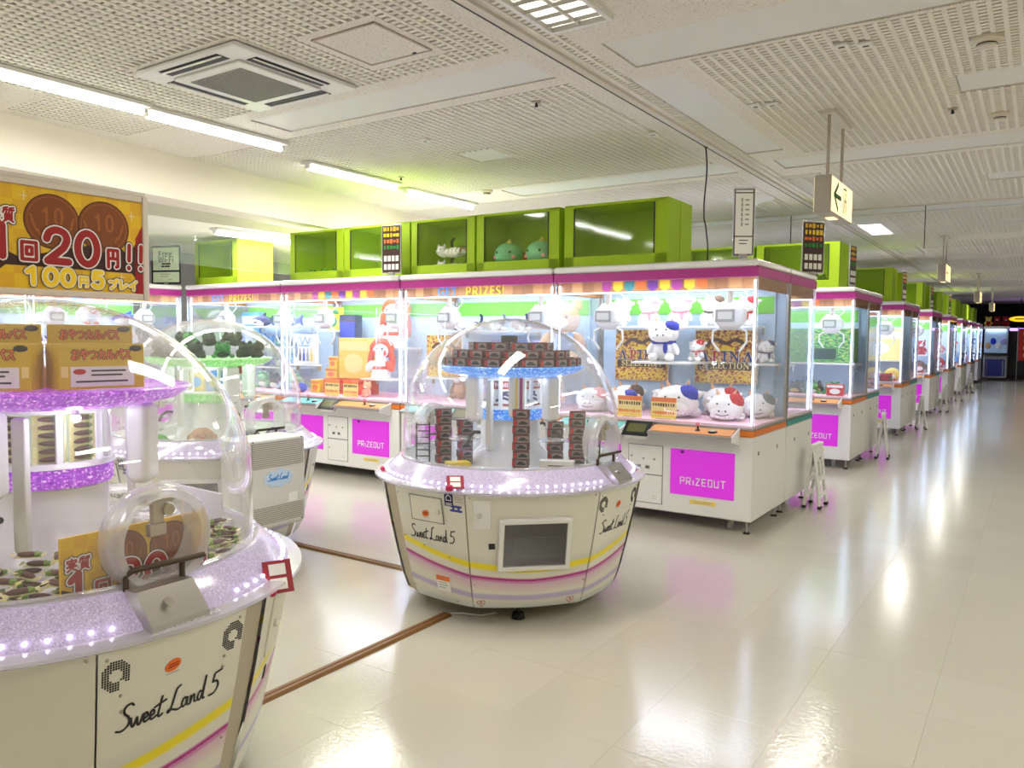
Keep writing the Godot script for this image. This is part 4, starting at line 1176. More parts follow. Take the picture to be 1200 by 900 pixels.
func make_dome() -> Node3D:
	var t := thing("dome_prize_machine", "", "prize machine")
	mat("beige_light", Color(0.88, 0.865, 0.80), 0.4)
	mat("blue_dull", Color(0.25, 0.28, 0.62), 0.5)
	mat("recess", Color(0.22, 0.23, 0.20), 0.6)
	mat("recess_back", Color(0.36, 0.38, 0.34), 0.6)
	dome_front(t, 0.0)
	dome_front(t, 180.0)
	obj("body_core", MB.new().lathe([Vector2(0, 0.08), Vector2(0.535, 0.08), Vector2(0.575, 0.2), Vector2(0.655, 0.688), Vector2(0, 0.688)], 48), "beige", t)
	# foot and adjusters
	for k in 4:
		var a := deg_to_rad(50.0 + 90.0 * k)
		var p := Vector3(cos(a) * 0.46, 0, sin(a) * 0.46)
		var ft := obj("levelling_foot", MB.new().cyl(p, p + Vector3(0, 0.03, 0), 0.035, 0.03, 14), "black", t)
		obj("foot_bolt", MB.new().cyl(p + Vector3(0, 0.03, 0), p + Vector3(0, 0.085, 0), 0.012, 0.012, 8), "dark", ft)
	# translucent rim with lights
	obj("rim_lip", MB.new().lathe([Vector2(0.70, 0.686), Vector2(0.748, 0.688), Vector2(0.757, 0.694), Vector2(0.755, 0.703), Vector2(0.70, 0.712)], 96), "acrylic_frost", t)
	obj("rim_glow_ring", MB.new().lathe([Vector2(0.712, 0.708), Vector2(0.70, 0.722), Vector2(0.675, 0.742), Vector2(0.63, 0.785), Vector2(0.612, 0.792)], 96), "rim_glow", t)  # acrylic ring, not a lamp: its glow is emission in the material
	obj("dome_flange", MB.new().lathe([Vector2(0.618, 0.785), Vector2(0.618, 0.80), Vector2(0.598, 0.803), Vector2(0.598, 0.785)], 72), "acrylic", t)
	var led := MB.new().ball(Vector3.ZERO, Vector3.ONE * 0.0055, 8, 6).mesh()
	for k in 96:
		var d := 360.0 * k / 96
		if fposmod(d + 13.0, 180.0) < 26.0: continue
		var a := deg_to_rad(d)
		obj("led", led, "led_purple", t, Vector3(cos(a) * 0.6975, 0.7265, sin(a) * 0.6975))
	# field under the dome
	obj("prize_field", MB.new().lathe([Vector2(0.60, 0.787), Vector2(0.592, 0.70), Vector2(0.45, 0.695), Vector2(0.25, 0.74), Vector2(0.0, 0.75)], 64), "white", t)
	# clear dome, two skins
	var prof := []
	var inner := []
	prof.append(Vector2(0.602, 0.79))
	inner.append(Vector2(0.594, 0.79))
	for k in 19:
		var a := PI / 2 * k / 18
		prof.append(Vector2(0.602 * cos(a), 0.97 + 0.58 * sin(a)))
		inner.append(Vector2(0.594 * cos(a), 0.97 + 0.573 * sin(a)))
	obj("clear_dome", MB.new().lathe(prof, 72).lathe(inner, 72), "dome", t)
	# portholes, control boxes and handles
	for c in [0.0, 180.0]:
		var b := Transform3D(Basis(Vector3.UP, -deg_to_rad(c)), Vector3.ZERO)
		var ax := b * Transform3D(Basis(Vector3.BACK, -PI / 2), Vector3(0.57, 0.90, 0))
		obj("porthole_ring", MB.new().lathe([Vector2(0.105, -0.03), Vector2(0.14, -0.03), Vector2(0.146, 0.0), Vector2(0.14, 0.045), Vector2(0.132, 0.052), Vector2(0.112, 0.045), Vector2(0.105, 0.0), Vector2(0.105, -0.03)], 40, ax), "acrylic", t)
		var hk := obj("porthole_hook", MB.new().box(Vector3(0.58, 1.0, 0), Vector3(0.02, 0.012, 0.09), b).box(Vector3(0.58, 0.965, 0), Vector3(0.018, 0.07, 0.03), b).cyl(b * Vector3(0.58, 0.975, -0.025), b * Vector3(0.60, 0.975, -0.025), 0.016, 0.016, 12), "beige_dark", t)
		obj("hook_clip", MB.new().rbox(Vector3(0.585, 0.925, 0.005), Vector3(0.022, 0.035, 0.05), 0.004, b), "rod", hk)
		var xf := b * Transform3D(Basis(Vector3.RIGHT, Vector3.UP, Vector3.BACK), Vector3.ZERO)
		var cb := obj("control_box", MB.new().prism(PackedVector2Array(pl([0.595, 0.70, 0.735, 0.70, 0.737, 0.722, 0.665, 0.795, 0.595, 0.795])), -0.048, 0.115, xf), "steel", t)
		obj("box_lock", MB.new().cyl(b * Vector3(0.698, 0.755, 0.05), b * Vector3(0.71, 0.767, 0.05), 0.014, 0.013, 14), "chrome", cb)
		var hd := []
		hd.append(b * Vector3(0.615, 0.79, 0.11)); hd.append(b * Vector3(0.615, 0.828, 0.11)); hd.append(b * Vector3(0.62, 0.84, 0.095)); hd.append(b * Vector3(0.64, 0.842, -0.10))
		obj("handle_bar", MB.new().tube(hd, 0.008, 8).cyl(b * Vector3(0.63, 0.84, -0.04), b * Vector3(0.63, 0.79, -0.04), 0.008, 0.008, 8), "brown_metal", t)
		obj("lettering", MB.new().strokes(place(G["sweet"].slice(0, 10), Vector2(-0.10, -0.013), Vector2(0.045, 0.03)), 0.003, func(p: Vector2) -> Array:
			var a := deg_to_rad(c) - p.x / 0.72
			var r := 0.728 - p.y
			return [Vector3(cos(a) * r, 0.7095 + (0.728 - r) * 0.1, sin(a) * r), Vector3.UP]), "white", t)
	# centre column
	obj("column_base", MB.new().lathe([Vector2(0.235, 0.735), Vector2(0.215, 0.79), Vector2(0.175, 0.83), Vector2(0.168, 0.985), Vector2(0.18, 0.99)], 16), "white_gloss", t)
	obj("window_floor", MB.new().lathe([Vector2(0.19, 1.05), Vector2(0.185, 1.065), Vector2(0.0, 1.065)], 32), "white_gloss", t)
	obj("window_core", MB.new().lathe([Vector2(0.13, 1.06), Vector2(0.13, 1.225)], 24), "led_core", t)
	obj("window_top", MB.new().lathe([Vector2(0.0, 1.212), Vector2(0.185, 1.212), Vector2(0.19, 1.225), Vector2(0.16, 1.235)], 32), "white_gloss", t)
	for k in 6:
		var a := deg_to_rad(60.0 * k + 15.0)
		obj("window_post", bx(Vector3(0, 1.138, 0.17), Vector3(0.022, 0.15, 0.018), 0.004), "white_gloss", t).rotation.y = PI / 2 - a
	obj("window_glass", MB.new().lathe([Vector2(0.178, 1.065), Vector2(0.178, 1.212)], 36), "pane", t)
	# crane arms round the column
	for k in 4:
		var a := deg_to_rad(8.0 + 90.0 * k)
		var b := Transform3D(Basis(Vector3.UP, -a), Vector3.ZERO)
		var arm := obj("arm_case", MB.new().rbox(Vector3(0.29, 1.115, 0), Vector3(0.075, 0.25, 0.10), 0.022, b), "white_gloss", t)
		obj("arm_rail", MB.new().rbox(Vector3(0.235, 1.02, -0.06), Vector3(0.03, 0.38, 0.04), 0.006, b), "white", arm)
		var hk := [b * Vector3(0.27, 0.93, -0.02), b * Vector3(0.31, 0.935, -0.02), b * Vector3(0.345, 0.915, -0.02), b * Vector3(0.36, 0.875, -0.02)]
		obj("shovel_arm", MB.new().tube(hk, 0.010, 8), "dark", arm)
		obj("shovel_disc", MB.new().ball(Vector3.ZERO, Vector3(0.075, 0.012, 0.075), 20, 6, b.basis), "acrylic", arm, b * Vector3(0.34, 0.90, 0.05))
	return t

func dome_shelf(t: Node3D, tint: String) -> void:  # band and shelf are glitter acrylic; their glow is painted in as emission
	obj("glitter_glow_band", MB.new().lathe([Vector2(0.176, 0.99), Vector2(0.183, 1.0), Vector2(0.183, 1.05)], 40), "glitter_" + tint, t)
	obj("glitter_glow_shelf", MB.new().lathe([Vector2(0.16, 1.225), Vector2(0.30, 1.232), Vector2(0.375, 1.25), Vector2(0.415, 1.282), Vector2(0.405, 1.288), Vector2(0.395, 1.2855), Vector2(0.0, 1.2855)], 64), "glitter_" + tint, t)

func dome_fill_light(t: Node3D, e: float, from := 53.0, c := Color(0.95, 0.97, 1.0)) -> void:  # added fill lights under the shelf, each with an invented bulb and socket
	for k in 4:
		var a := deg_to_rad(from + 90.0 * k)
		for q in [[0.27, 1.206, 1.3]]:
			var s := Vector3(cos(a) * q[0], q[1], sin(a) * q[0])
			obj("added_bulb", MB.new().ball(s, Vector3(0.014, 0.012, 0.014), 12, 8), "led_soft", t)
			obj("added_socket", MB.new().cyl(s + Vector3(0, 0.030 if q[0] < 0.35 else -0.018, 0), s + Vector3(0, 0.008 if q[0] < 0.35 else -0.008, 0), 0.010, 0.010, 10), "white", t)
			omni("dome_fill_light", s, c, e * q[2], 0.02, t)

const DA := Vector3(-2.53, 0, -1.2)
const DB := Vector3(-2.47, 0, -3.67)
const DC := Vector3(-4.706, 0, -3.303)

func dome_machines() -> void:
	mat("brown_metal", Color(0.30, 0.25, 0.20), 0.4, 0.5)
	mat("led_core", Color(0.9, 0.92, 0.9), 0.6, 0.0, {"emission_enabled": true, "emission": Color(0.9, 1.0, 0.95), "emission_energy_multiplier": 0.12})
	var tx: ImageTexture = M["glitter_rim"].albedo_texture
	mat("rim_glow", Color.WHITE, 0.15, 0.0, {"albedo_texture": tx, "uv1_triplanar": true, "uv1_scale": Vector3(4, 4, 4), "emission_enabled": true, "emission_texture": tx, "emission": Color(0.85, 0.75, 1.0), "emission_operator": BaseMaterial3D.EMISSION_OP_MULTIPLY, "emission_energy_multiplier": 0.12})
	var t := make_dome()
	var b := dup(t, "dome_prize_machine", "round dome prize machine of toy car boxes, in the middle, with a blue shelf", DB)
	var c := dup(t, "dome_prize_machine", "round dome prize machine with dark green plushes on a green shelf", DC)
	t.position = DA
	t.set_meta("label", "nearest dome prize machine, with yellow snack boxes on a purple shelf")
	# the nearest machine has a plain panel where the others have their prize door
	for ch in t.get_node("prize_panel").get_children():
		if ch.name.begins_with("door") or ch.name.begins_with("recess") or ch.name.begins_with("heart"):
			t.get_node("prize_panel").remove_child(ch)
			ch.free()
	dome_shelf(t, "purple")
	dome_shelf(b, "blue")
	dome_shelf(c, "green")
	dome_fill_light(t, 0.012, 10.0)
	for ch in t.get_children():
		if ch.name.begins_with("arm_case"):
			ch.rotation.y = deg_to_rad(43.0)
	var fb := Transform3D(Basis(Vector3.UP, -deg_to_rad(50.0)), Vector3.ZERO)
	var fa := obj("front_arm", MB.new().rbox(Vector3(0.30, 1.13, 0), Vector3(0.05, 0.23, 0.085), 0.02, fb), "white_gloss", b)
	obj("printed_stripe", MB.new().box(Vector3(0.3255, 1.13, -0.02), Vector3(0.002, 0.2, 0.016), fb), "magenta_trim", fa)
	obj("printed_stripe", MB.new().box(Vector3(0.3255, 1.13, 0.004), Vector3(0.002, 0.2, 0.01), fb), "plush_yellow", fa)
	dome_fill_light(b, 0.012)
	dome_fill_light(c, 0.012)
	# grey vented box hung on the side of the rear machine
	var v := obj("vent_box", MB.new().rbox(Vector3(0.82, 0.56, 0.21), Vector3(0.26, 0.54, 0.44), 0.02), "vent_white", c)
	for q in [[0.735, 0.15], [0.375, 0.10]]:
		obj("vent_panel", bx(Vector3(0.951, q[0], 0.21), Vector3(0.004, q[1], 0.38)), "grey", v)
		var sl := MB.new()
		for k in int(q[1] / 0.012):
			sl.box(Vector3(0.954, q[0] - q[1] / 2 + 0.008 + 0.012 * k, 0.21), Vector3(0.006, 0.005, 0.37), Transform3D())
		obj("vent_slats", sl, "frame", v).set_meta("kind", "stuff")
	var cl := PackedVector2Array()
	for k in 40:
		var a := TAU * k / 40
		cl.append(Vector2(cos(a) * (0.105 + 0.008 * cos(a * 9)), sin(a) * (0.05 + 0.006 * cos(a * 9))))
	var sx := Transform3D(Basis(Vector3.UP, PI / 2), Vector3(0.9515, 0.59, 0.21))
	obj("cloud_sticker", MB.new().prism(cl, 0, 0.001, sx), "pale_blue", v)
	obj("lettering", MB.new().strokes(place(G["sweet"].slice(0, 10), Vector2(-0.075, -0.012), Vector2(0.036, 0.036)), 0.006, flat(sx * Transform3D(Basis(), Vector3(0, 0, 0.002)))), "sky_deep", v)
	obj("label_sticker", bx(Vector3(0.9515, 0.46, 0.10), Vector3(0.002, 0.055, 0.07)), "paper", v)
	for q in [[0.82, 0.03], [0.82, 0.39], [0.315, 0.03], [0.315, 0.39]]:
		obj("screw", MB.new().ball(Vector3(0.951, q[0], q[1]), Vector3.ONE * 0.005, 8, 4), "dark", v)

var plush_proto := {}

func bl(c: Vector3, r: Vector3, b := Basis()) -> MB:
	return MB.new().ball(c, r, 18, 10, b)

func eyes(t: Node3D, y: float, z: float, gap: float, r := 0.008) -> void:
	for s in [-1, 1]:
		obj("eye", bl(Vector3(s * gap, y, z), Vector3.ONE * r), "black", t)

# every builder makes a soft toy of about 0.3 m that faces +z and stands on y = 0
func build_plush(kind: String, c1: String, c2: String, t: Node3D) -> void:
	if kind == "cow_lying":
		obj("body", bl(Vector3(0, 0.085, -0.055), Vector3(0.125, 0.085, 0.10)), c1, t)
		obj("head", bl(Vector3(0, 0.115, 0.055), Vector3(0.15, 0.115, 0.115)), c1, t)
		obj("muzzle", bl(Vector3(0, 0.075, 0.125), Vector3(0.11, 0.062, 0.06)), "plush_white", t)
		obj("head_patch", bl(Vector3(0.075, 0.165, 0.055), Vector3(0.082, 0.07, 0.085)), c2, t)
		obj("body_patch", bl(Vector3(-0.06, 0.12, -0.075), Vector3(0.07, 0.055, 0.075)), c2, t)
		for s in [-1, 1]:
			obj("ear", bl(Vector3(s * 0.135, 0.165, 0.03), Vector3(0.045, 0.025, 0.03), Basis(Vector3.BACK, s * 0.4)), c1, t)
			obj("horn", MB.new().cyl(Vector3(s * 0.065, 0.215, 0.04), Vector3(s * 0.085, 0.265, 0.04), 0.02, 0.005, 10), "plush_beige", t)
			obj("nostril", bl(Vector3(s * 0.028, 0.09, 0.183), Vector3(0.007, 0.009, 0.005)), "dark", t)
			obj("leg", bl(Vector3(s * 0.11, 0.035, -0.02), Vector3(0.04, 0.035, 0.07)), c1, t)
		eyes(t, 0.15, 0.158, 0.05)
		obj("mouth", MB.new().strokes([smooth(pl([-0.055, 0.062, 0, 0.05, 0.055, 0.062]))], 0.006, func(p: Vector2) -> Array: return [Vector3(p.x, p.y, 0.186 - p.x * p.x * 3.0), Vector3.BACK]), "dark", t)
	elif kind == "cow_sitting":
		obj("body", bl(Vector3(0, 0.112, 0), Vector3(0.105, 0.108, 0.09)), c1, t)
		obj("head", bl(Vector3(0, 0.255, 0.015), Vector3(0.14, 0.105, 0.11)), c1, t)
		obj("muzzle", bl(Vector3(0, 0.225, 0.085), Vector3(0.1, 0.06, 0.055)), "plush_white", t)
		obj("head_patch", bl(Vector3(0.065, 0.305, 0.02), Vector3(0.078, 0.062, 0.085)), c2, t)
		obj("scarf", MB.new().lathe([Vector2(0.10, 0.155), Vector2(0.112, 0.17), Vector2(0.10, 0.19)], 24), c2, t)
		obj("scarf_tail", bl(Vector3(0.035, 0.12, 0.088), Vector3(0.022, 0.05, 0.014)), c2, t)
		for s in [-1, 1]:
			obj("ear", bl(Vector3(s * 0.145, 0.30, 0), Vector3(0.045, 0.025, 0.03), Basis(Vector3.BACK, s * 0.4)), c1, t)
			obj("horn", MB.new().cyl(Vector3(s * 0.06, 0.345, 0.0), Vector3(s * 0.08, 0.39, 0), 0.018, 0.005, 10), "plush_beige", t)
			obj("arm", bl(Vector3(s * 0.11, 0.115, 0.03), Vector3(0.032, 0.06, 0.035), Basis(Vector3.BACK, s * 0.5)), c1, t)
			obj("leg", bl(Vector3(s * 0.075, 0.038, 0.09), Vector3(0.042, 0.038, 0.06)), c1, t)
			obj("nostril", bl(Vector3(s * 0.026, 0.235, 0.14), Vector3(0.007, 0.009, 0.005)), "dark", t)
		eyes(t, 0.285, 0.112, 0.045)
	elif kind == "bear":
		obj("body", bl(Vector3(0, 0.12, 0), Vector3(0.1, 0.117, 0.085)), c2, t)
		obj("head", bl(Vector3(0, 0.285, 0.01), Vector3(0.115, 0.1, 0.095)), c1, t)
		obj("snout", bl(Vector3(0, 0.262, 0.09), Vector3(0.05, 0.036, 0.035)), "plush_white", t)
		obj("nose", bl(Vector3(0, 0.28, 0.122), Vector3(0.014, 0.01, 0.008)), "dark", t)
		for s in [-1, 1]:
			obj("ear", bl(Vector3(s * 0.085, 0.375, 0), Vector3(0.04, 0.04, 0.022)), c1, t)
			obj("arm", bl(Vector3(s * 0.115, 0.135, 0.03), Vector3(0.036, 0.075, 0.04), Basis(Vector3.BACK, s * 0.45)), c1, t)
			obj("leg", bl(Vector3(s * 0.07, 0.04, 0.085), Vector3(0.045, 0.04, 0.075)), c1, t)
		eyes(t, 0.30, 0.098, 0.04)
	elif kind == "fish":
		obj("body", bl(Vector3(0, 0.07, 0), Vector3(0.19, 0.07, 0.085)), c1, t)
		obj("belly", bl(Vector3(-0.02, 0.055, 0.012), Vector3(0.165, 0.056, 0.083)), c2, t)
		obj("tail", slab2([0.16, 0.075, 0.26, 0.15, 0.235, 0.075, 0.26, 0.01], -0.015, 0.015), c1, t)
		obj("back_fin", slab2([-0.03, 0.13, 0.07, 0.13, 0.075, 0.18], -0.012, 0.012), c1, t)
		obj("side_fin", bl(Vector3(-0.02, 0.05, 0.09), Vector3(0.05, 0.012, 0.03)), c1, t)
		obj("eye", bl(Vector3(-0.12, 0.095, 0.066), Vector3.ONE * 0.009), "black", t)
	elif kind == "ball":
		obj("body", bl(Vector3(0, 0.13, 0), Vector3(0.145, 0.13, 0.135)), c1, t)
		obj("belly", bl(Vector3(0, 0.105, 0.03), Vector3(0.105, 0.085, 0.112)), c2, t)
		for s in [-1, 1]:
			obj("foot", bl(Vector3(s * 0.06, 0.018, 0.09), Vector3(0.035, 0.018, 0.045)), "plush_orange", t)
			obj("wing", bl(Vector3(s * 0.145, 0.12, 0), Vector3(0.022, 0.06, 0.045)), c1, t)
		obj("beak", bl(Vector3(0, 0.15, 0.142), Vector3(0.026, 0.013, 0.018)), "plush_orange", t)
		eyes(t, 0.18, 0.118, 0.045)
	elif kind == "dino":
		obj("body", bl(Vector3(0, 0.09, -0.06), Vector3(0.12, 0.088, 0.14)), c2, t)
		obj("head", bl(Vector3(0, 0.125, 0.10), Vector3(0.125, 0.105, 0.11)), c1, t)
		obj("belly", bl(Vector3(0, 0.06, -0.02), Vector3(0.095, 0.06, 0.13)), "plush_yellow", t)
		for k in 3:
			obj("crest", MB.new().cyl(Vector3(0, 0.215 - 0.02 * k, 0.09 - 0.07 * k), Vector3(0, 0.265 - 0.03 * k, 0.075 - 0.075 * k), 0.03, 0.005, 10), "plush_yellow" if c1 == "mint" else c2, t)
		for s in [-1, 1]:
			obj("leg", bl(Vector3(s * 0.105, 0.035, 0.02), Vector3(0.045, 0.035, 0.06)), c1, t)
			obj("cheek", bl(Vector3(s * 0.085, 0.105, 0.175), Vector3(0.02, 0.015, 0.01)), "plush_pink", t)
		eyes(t, 0.145, 0.19, 0.06, 0.011)
	elif kind == "cat":
		obj("body", bl(Vector3(0, 0.07, 0), Vector3(0.2, 0.07, 0.08)), c1, t)
		obj("head", bl(Vector3(-0.21, 0.095, 0.02), Vector3(0.078, 0.07, 0.07)), c1, t)
		for k in 4:
			obj("stripe", bl(Vector3(-0.06 + 0.065 * k, 0.072, 0), Vector3(0.012, 0.072, 0.083)), c2, t)
		for s in [-1, 1]:
			obj("ear", MB.new().cyl(Vector3(-0.21 + s * 0.045, 0.145, 0.02), Vector3(-0.21 + s * 0.055, 0.195, 0.02), 0.026, 0.003, 10), c1, t)
			obj("leg", bl(Vector3(s * 0.13, 0.03, 0.08), Vector3(0.035, 0.03, 0.075)), c1, t)
		obj("tail", MB.new().tube([Vector3(0.18, 0.09, 0), Vector3(0.25, 0.14, 0.0), Vector3(0.26, 0.22, 0.01), Vector3(0.22, 0.26, 0.01)], 0.022, 10), c2, t)
		obj("muzzle", bl(Vector3(-0.22, 0.08, 0.08), Vector3(0.03, 0.02, 0.018)), "plush_white", t)
		for s in [-1, 1]:
			obj("eye", bl(Vector3(-0.215 + s * 0.03, 0.115, 0.083), Vector3.ONE * 0.007), "black", t)
	elif kind == "frog":
		obj("body", bl(Vector3(0, 0.07, -0.02), Vector3(0.11, 0.07, 0.1)), c1, t)
		obj("belly", bl(Vector3(0, 0.055, 0.015), Vector3(0.085, 0.05, 0.085)), c2, t)
		obj("head", bl(Vector3(0, 0.145, 0.03), Vector3(0.105, 0.065, 0.085)), c1, t)
		for s in [-1, 1]:
			obj("eye_bump", bl(Vector3(s * 0.055, 0.205, 0.045), Vector3.ONE * 0.032), c1, t)
			obj("eye", bl(Vector3(s * 0.056, 0.21, 0.072), Vector3.ONE * 0.012), "black", t)
			obj("leg", bl(Vector3(s * 0.115, 0.03, 0.04), Vector3(0.035, 0.03, 0.06)), c1, t)
	elif kind == "mask":
		# big upright prize: red mane round a white face over a pale robe
		obj("robe", MB.new().lathe([Vector2(0.16, 0.0), Vector2(0.15, 0.08), Vector2(0.10, 0.26), Vector2(0.07, 0.34)], 20), "plush_white", t)
		obj("sash", MB.new().lathe([Vector2(0.132, 0.13), Vector2(0.135, 0.155), Vector2(0.12, 0.19)], 20), c1, t)
		obj("head", bl(Vector3(0, 0.42, 0.02), Vector3(0.125, 0.12, 0.105)), "plush_white", t)
		obj("mane", bl(Vector3(0, 0.47, -0.06), Vector3(0.2, 0.16, 0.11)), c1, t)
		for s in [-1, 1]:
			obj("mane_lock", bl(Vector3(s * 0.17, 0.30, -0.02), Vector3(0.05, 0.18, 0.05), Basis(Vector3.BACK, s * 0.15)), c1, t)
			obj("sleeve", bl(Vector3(s * 0.16, 0.19, 0.06), Vector3(0.06, 0.10, 0.055), Basis(Vector3.BACK, s * 0.6)), "plush_white" if s < 0 else c1, t)
			obj("cheek_stripe", bl(Vector3(s * 0.085, 0.40, 0.094), Vector3(0.022, 0.045, 0.02)), c1, t)
			obj("brow", bl(Vector3(s * 0.045, 0.47, 0.108), Vector3(0.03, 0.009, 0.01), Basis(Vector3.BACK, s * 0.3)), "dark", t)
		eyes(t, 0.445, 0.122, 0.045, 0.01)

func plush(kind: String, c1: String, c2: String, called: String, label: String, category: String, at: Vector3, turn := 0.0, size := 1.0, group := "") -> Node3D:
	var key := kind + c1 + c2
	var o: Node3D
	if plush_proto.has(key):
		o = dup(plush_proto[key], called, label, at, turn, group)
		o.set_meta("category", category)
		if group == "" and o.has_meta("group"): o.remove_meta("group")
	else:
		o = thing(called, label, category, at, turn, group)
		build_plush(kind, c1, c2, o)
		plush_proto[key] = o
	o.scale = Vector3.ONE * size
	return o

func prize_poster(label: String, at: Vector3, w: float, h: float, group := "") -> void:
	var t := thing("prize_poster", label, "poster", at, 0.0, group)
	obj("poster_board", bx(Vector3(0, h / 2, 0), Vector3(w, h, 0.03), 0.004), "white", t)
	obj("poster_print", bx(Vector3(0, h / 2, 0.0155), Vector3(w - 0.012, h - 0.012, 0.002)), "floral", t)
	var f := w / 0.5
	# brown bow at the top, yellow bows along the foot
	obj("printed_ribbon", MB.new().strokes([smooth(pl([-0.16, 0.085, -0.08, 0.13, 0, 0.10, 0.08, 0.13, 0.16, 0.085]))].map(func(l: Array) -> Array: return l.map(func(p: Vector2) -> Vector2: return p * f)), 0.028 * f, flat(Transform3D(Basis(), Vector3(0, h / 2 + 0.005, 0.0175)))), "choco", t)
	for k in 3:
		var x := (k - 1) * 0.15 * f
		obj("printed_bow", MB.new().strokes([ring(Vector2(-0.03 * f, 0), Vector2(0.026, 0.016) * f, 12), ring(Vector2(0.03 * f, 0), Vector2(0.026, 0.016) * f, 12), pl([0, 0, -0.03 * f, -0.05 * f]), pl([0, 0, 0.03 * f, -0.05 * f])], 0.008 * f, flat(Transform3D(Basis(), Vector3(x, h * 0.13, 0.0175)))), "yellow", t)
	obj("printed_crown", slab2([-0.07 * f, 0.02, -0.07 * f, 0.055 * f, -0.035 * f, 0.04 * f, 0, 0.075 * f, 0.035 * f, 0.04 * f, 0.07 * f, 0.055 * f, 0.07 * f, 0.02], 0.0165, 0.0175, Transform3D(Basis(), Vector3(0, h * 0.56, 0))), "yellow", t)
	var z := 0.0185
	var cs := ["navy_print", "red", "navy_print", "navy_print", "navy_print"]
	var ch := ["Λ", "P", "I", "N", "Λ"]
	var xs := [-0.175, -0.078, -0.008, 0.068, 0.175]
	for k in 5:
		lettering(ch[k], 0.112 * f, "white", t, Vector3(xs[k] * f, h * 0.50, z), Basis().scaled(Vector3(1.13, 1.10, 1)), "Droid Serif")
		lettering(ch[k], 0.112 * f, cs[k], t, Vector3(xs[k] * f, h * 0.50, z + 0.001), Basis(), "Droid Serif")
	obj("print_band", bx(Vector3(0, h * 0.335, z - 0.001), Vector3(0.45 * f, 0.062 * f, 0.001)), "poster_brown", t)
	lettering("SELECTION", 0.064 * f, "yellow_pale", t, Vector3(0, h * 0.335, z), Basis(), "Droid Serif")

func price_card(label: String, at: Vector3, turn := 0.0, group := "") -> void:
	var t := thing("price_card", label, "price card", at, turn, group)
	obj("card", bx(Vector3(0, 0.085, 0), Vector3(0.21, 0.17, 0.004)), "yellow_pale", t)
	obj("card_header", bx(Vector3(0, 0.152, 0.0025), Vector3(0.21, 0.034, 0.001)), "orange", t)
	for k in 2:
		obj("card_band", bx(Vector3(0, 0.052 - 0.03 * k + 0.0, 0.0025), Vector3(0.21, 0.014, 0.001)), "yellow", t)
		var m := MB.new()
		for i in 9:
			m.box(Vector3(-0.085 + 0.021 * i, 0.112 - 0.062 * k, 0.003), Vector3(rr(0.009, 0.017), rr(0.018, 0.028), 0.001))
		obj("fine_print", m, "brown" if k == 0 else "orange", t).set_meta("kind", "stuff")
	obj("card_foot", bx(Vector3(0, 0.004, -0.015), Vector3(0.12, 0.006, 0.04)), "acrylic", t)

func picture_box(label: String, at: Vector3, s: Vector3, c: String, band: String, turn := 0.0, group := "") -> Node3D:
	var t := thing("prize_box", label, "box", at, turn, group)
	obj("carton", bx(Vector3(0, s.y / 2, 0), s, 0.004), c, t)
	obj("printed_band", bx(Vector3(0, s.y * 0.8, s.z / 2 + 0.0005), Vector3(s.x - 0.01, s.y * 0.22, 0.001)), band, t)
	obj("printed_picture", MB.new().prism(PackedVector2Array(ring(Vector2(0, s.y * 0.38), Vector2(s.x * 0.32, s.y * 0.24), 20)), s.z / 2, s.z / 2 + 0.001), band, t)
	return t

func shelf(label: String, at: Vector3, w: float, d: float) -> void:
	var t := thing("display_shelf", label, "shelf", at)
	obj("shelf_board", bx(Vector3(0, -0.01, 0), Vector3(w, 0.018, d), 0.003), "white", t)
	for s in [-1, 1]:
		obj("shelf_bracket", bx(Vector3(s * (w / 2 - 0.02), -0.04, -d / 2 + 0.02), Vector3(0.014, 0.06, 0.04)), "steel", t)

func hang_line(o: Node3D) -> void: pass

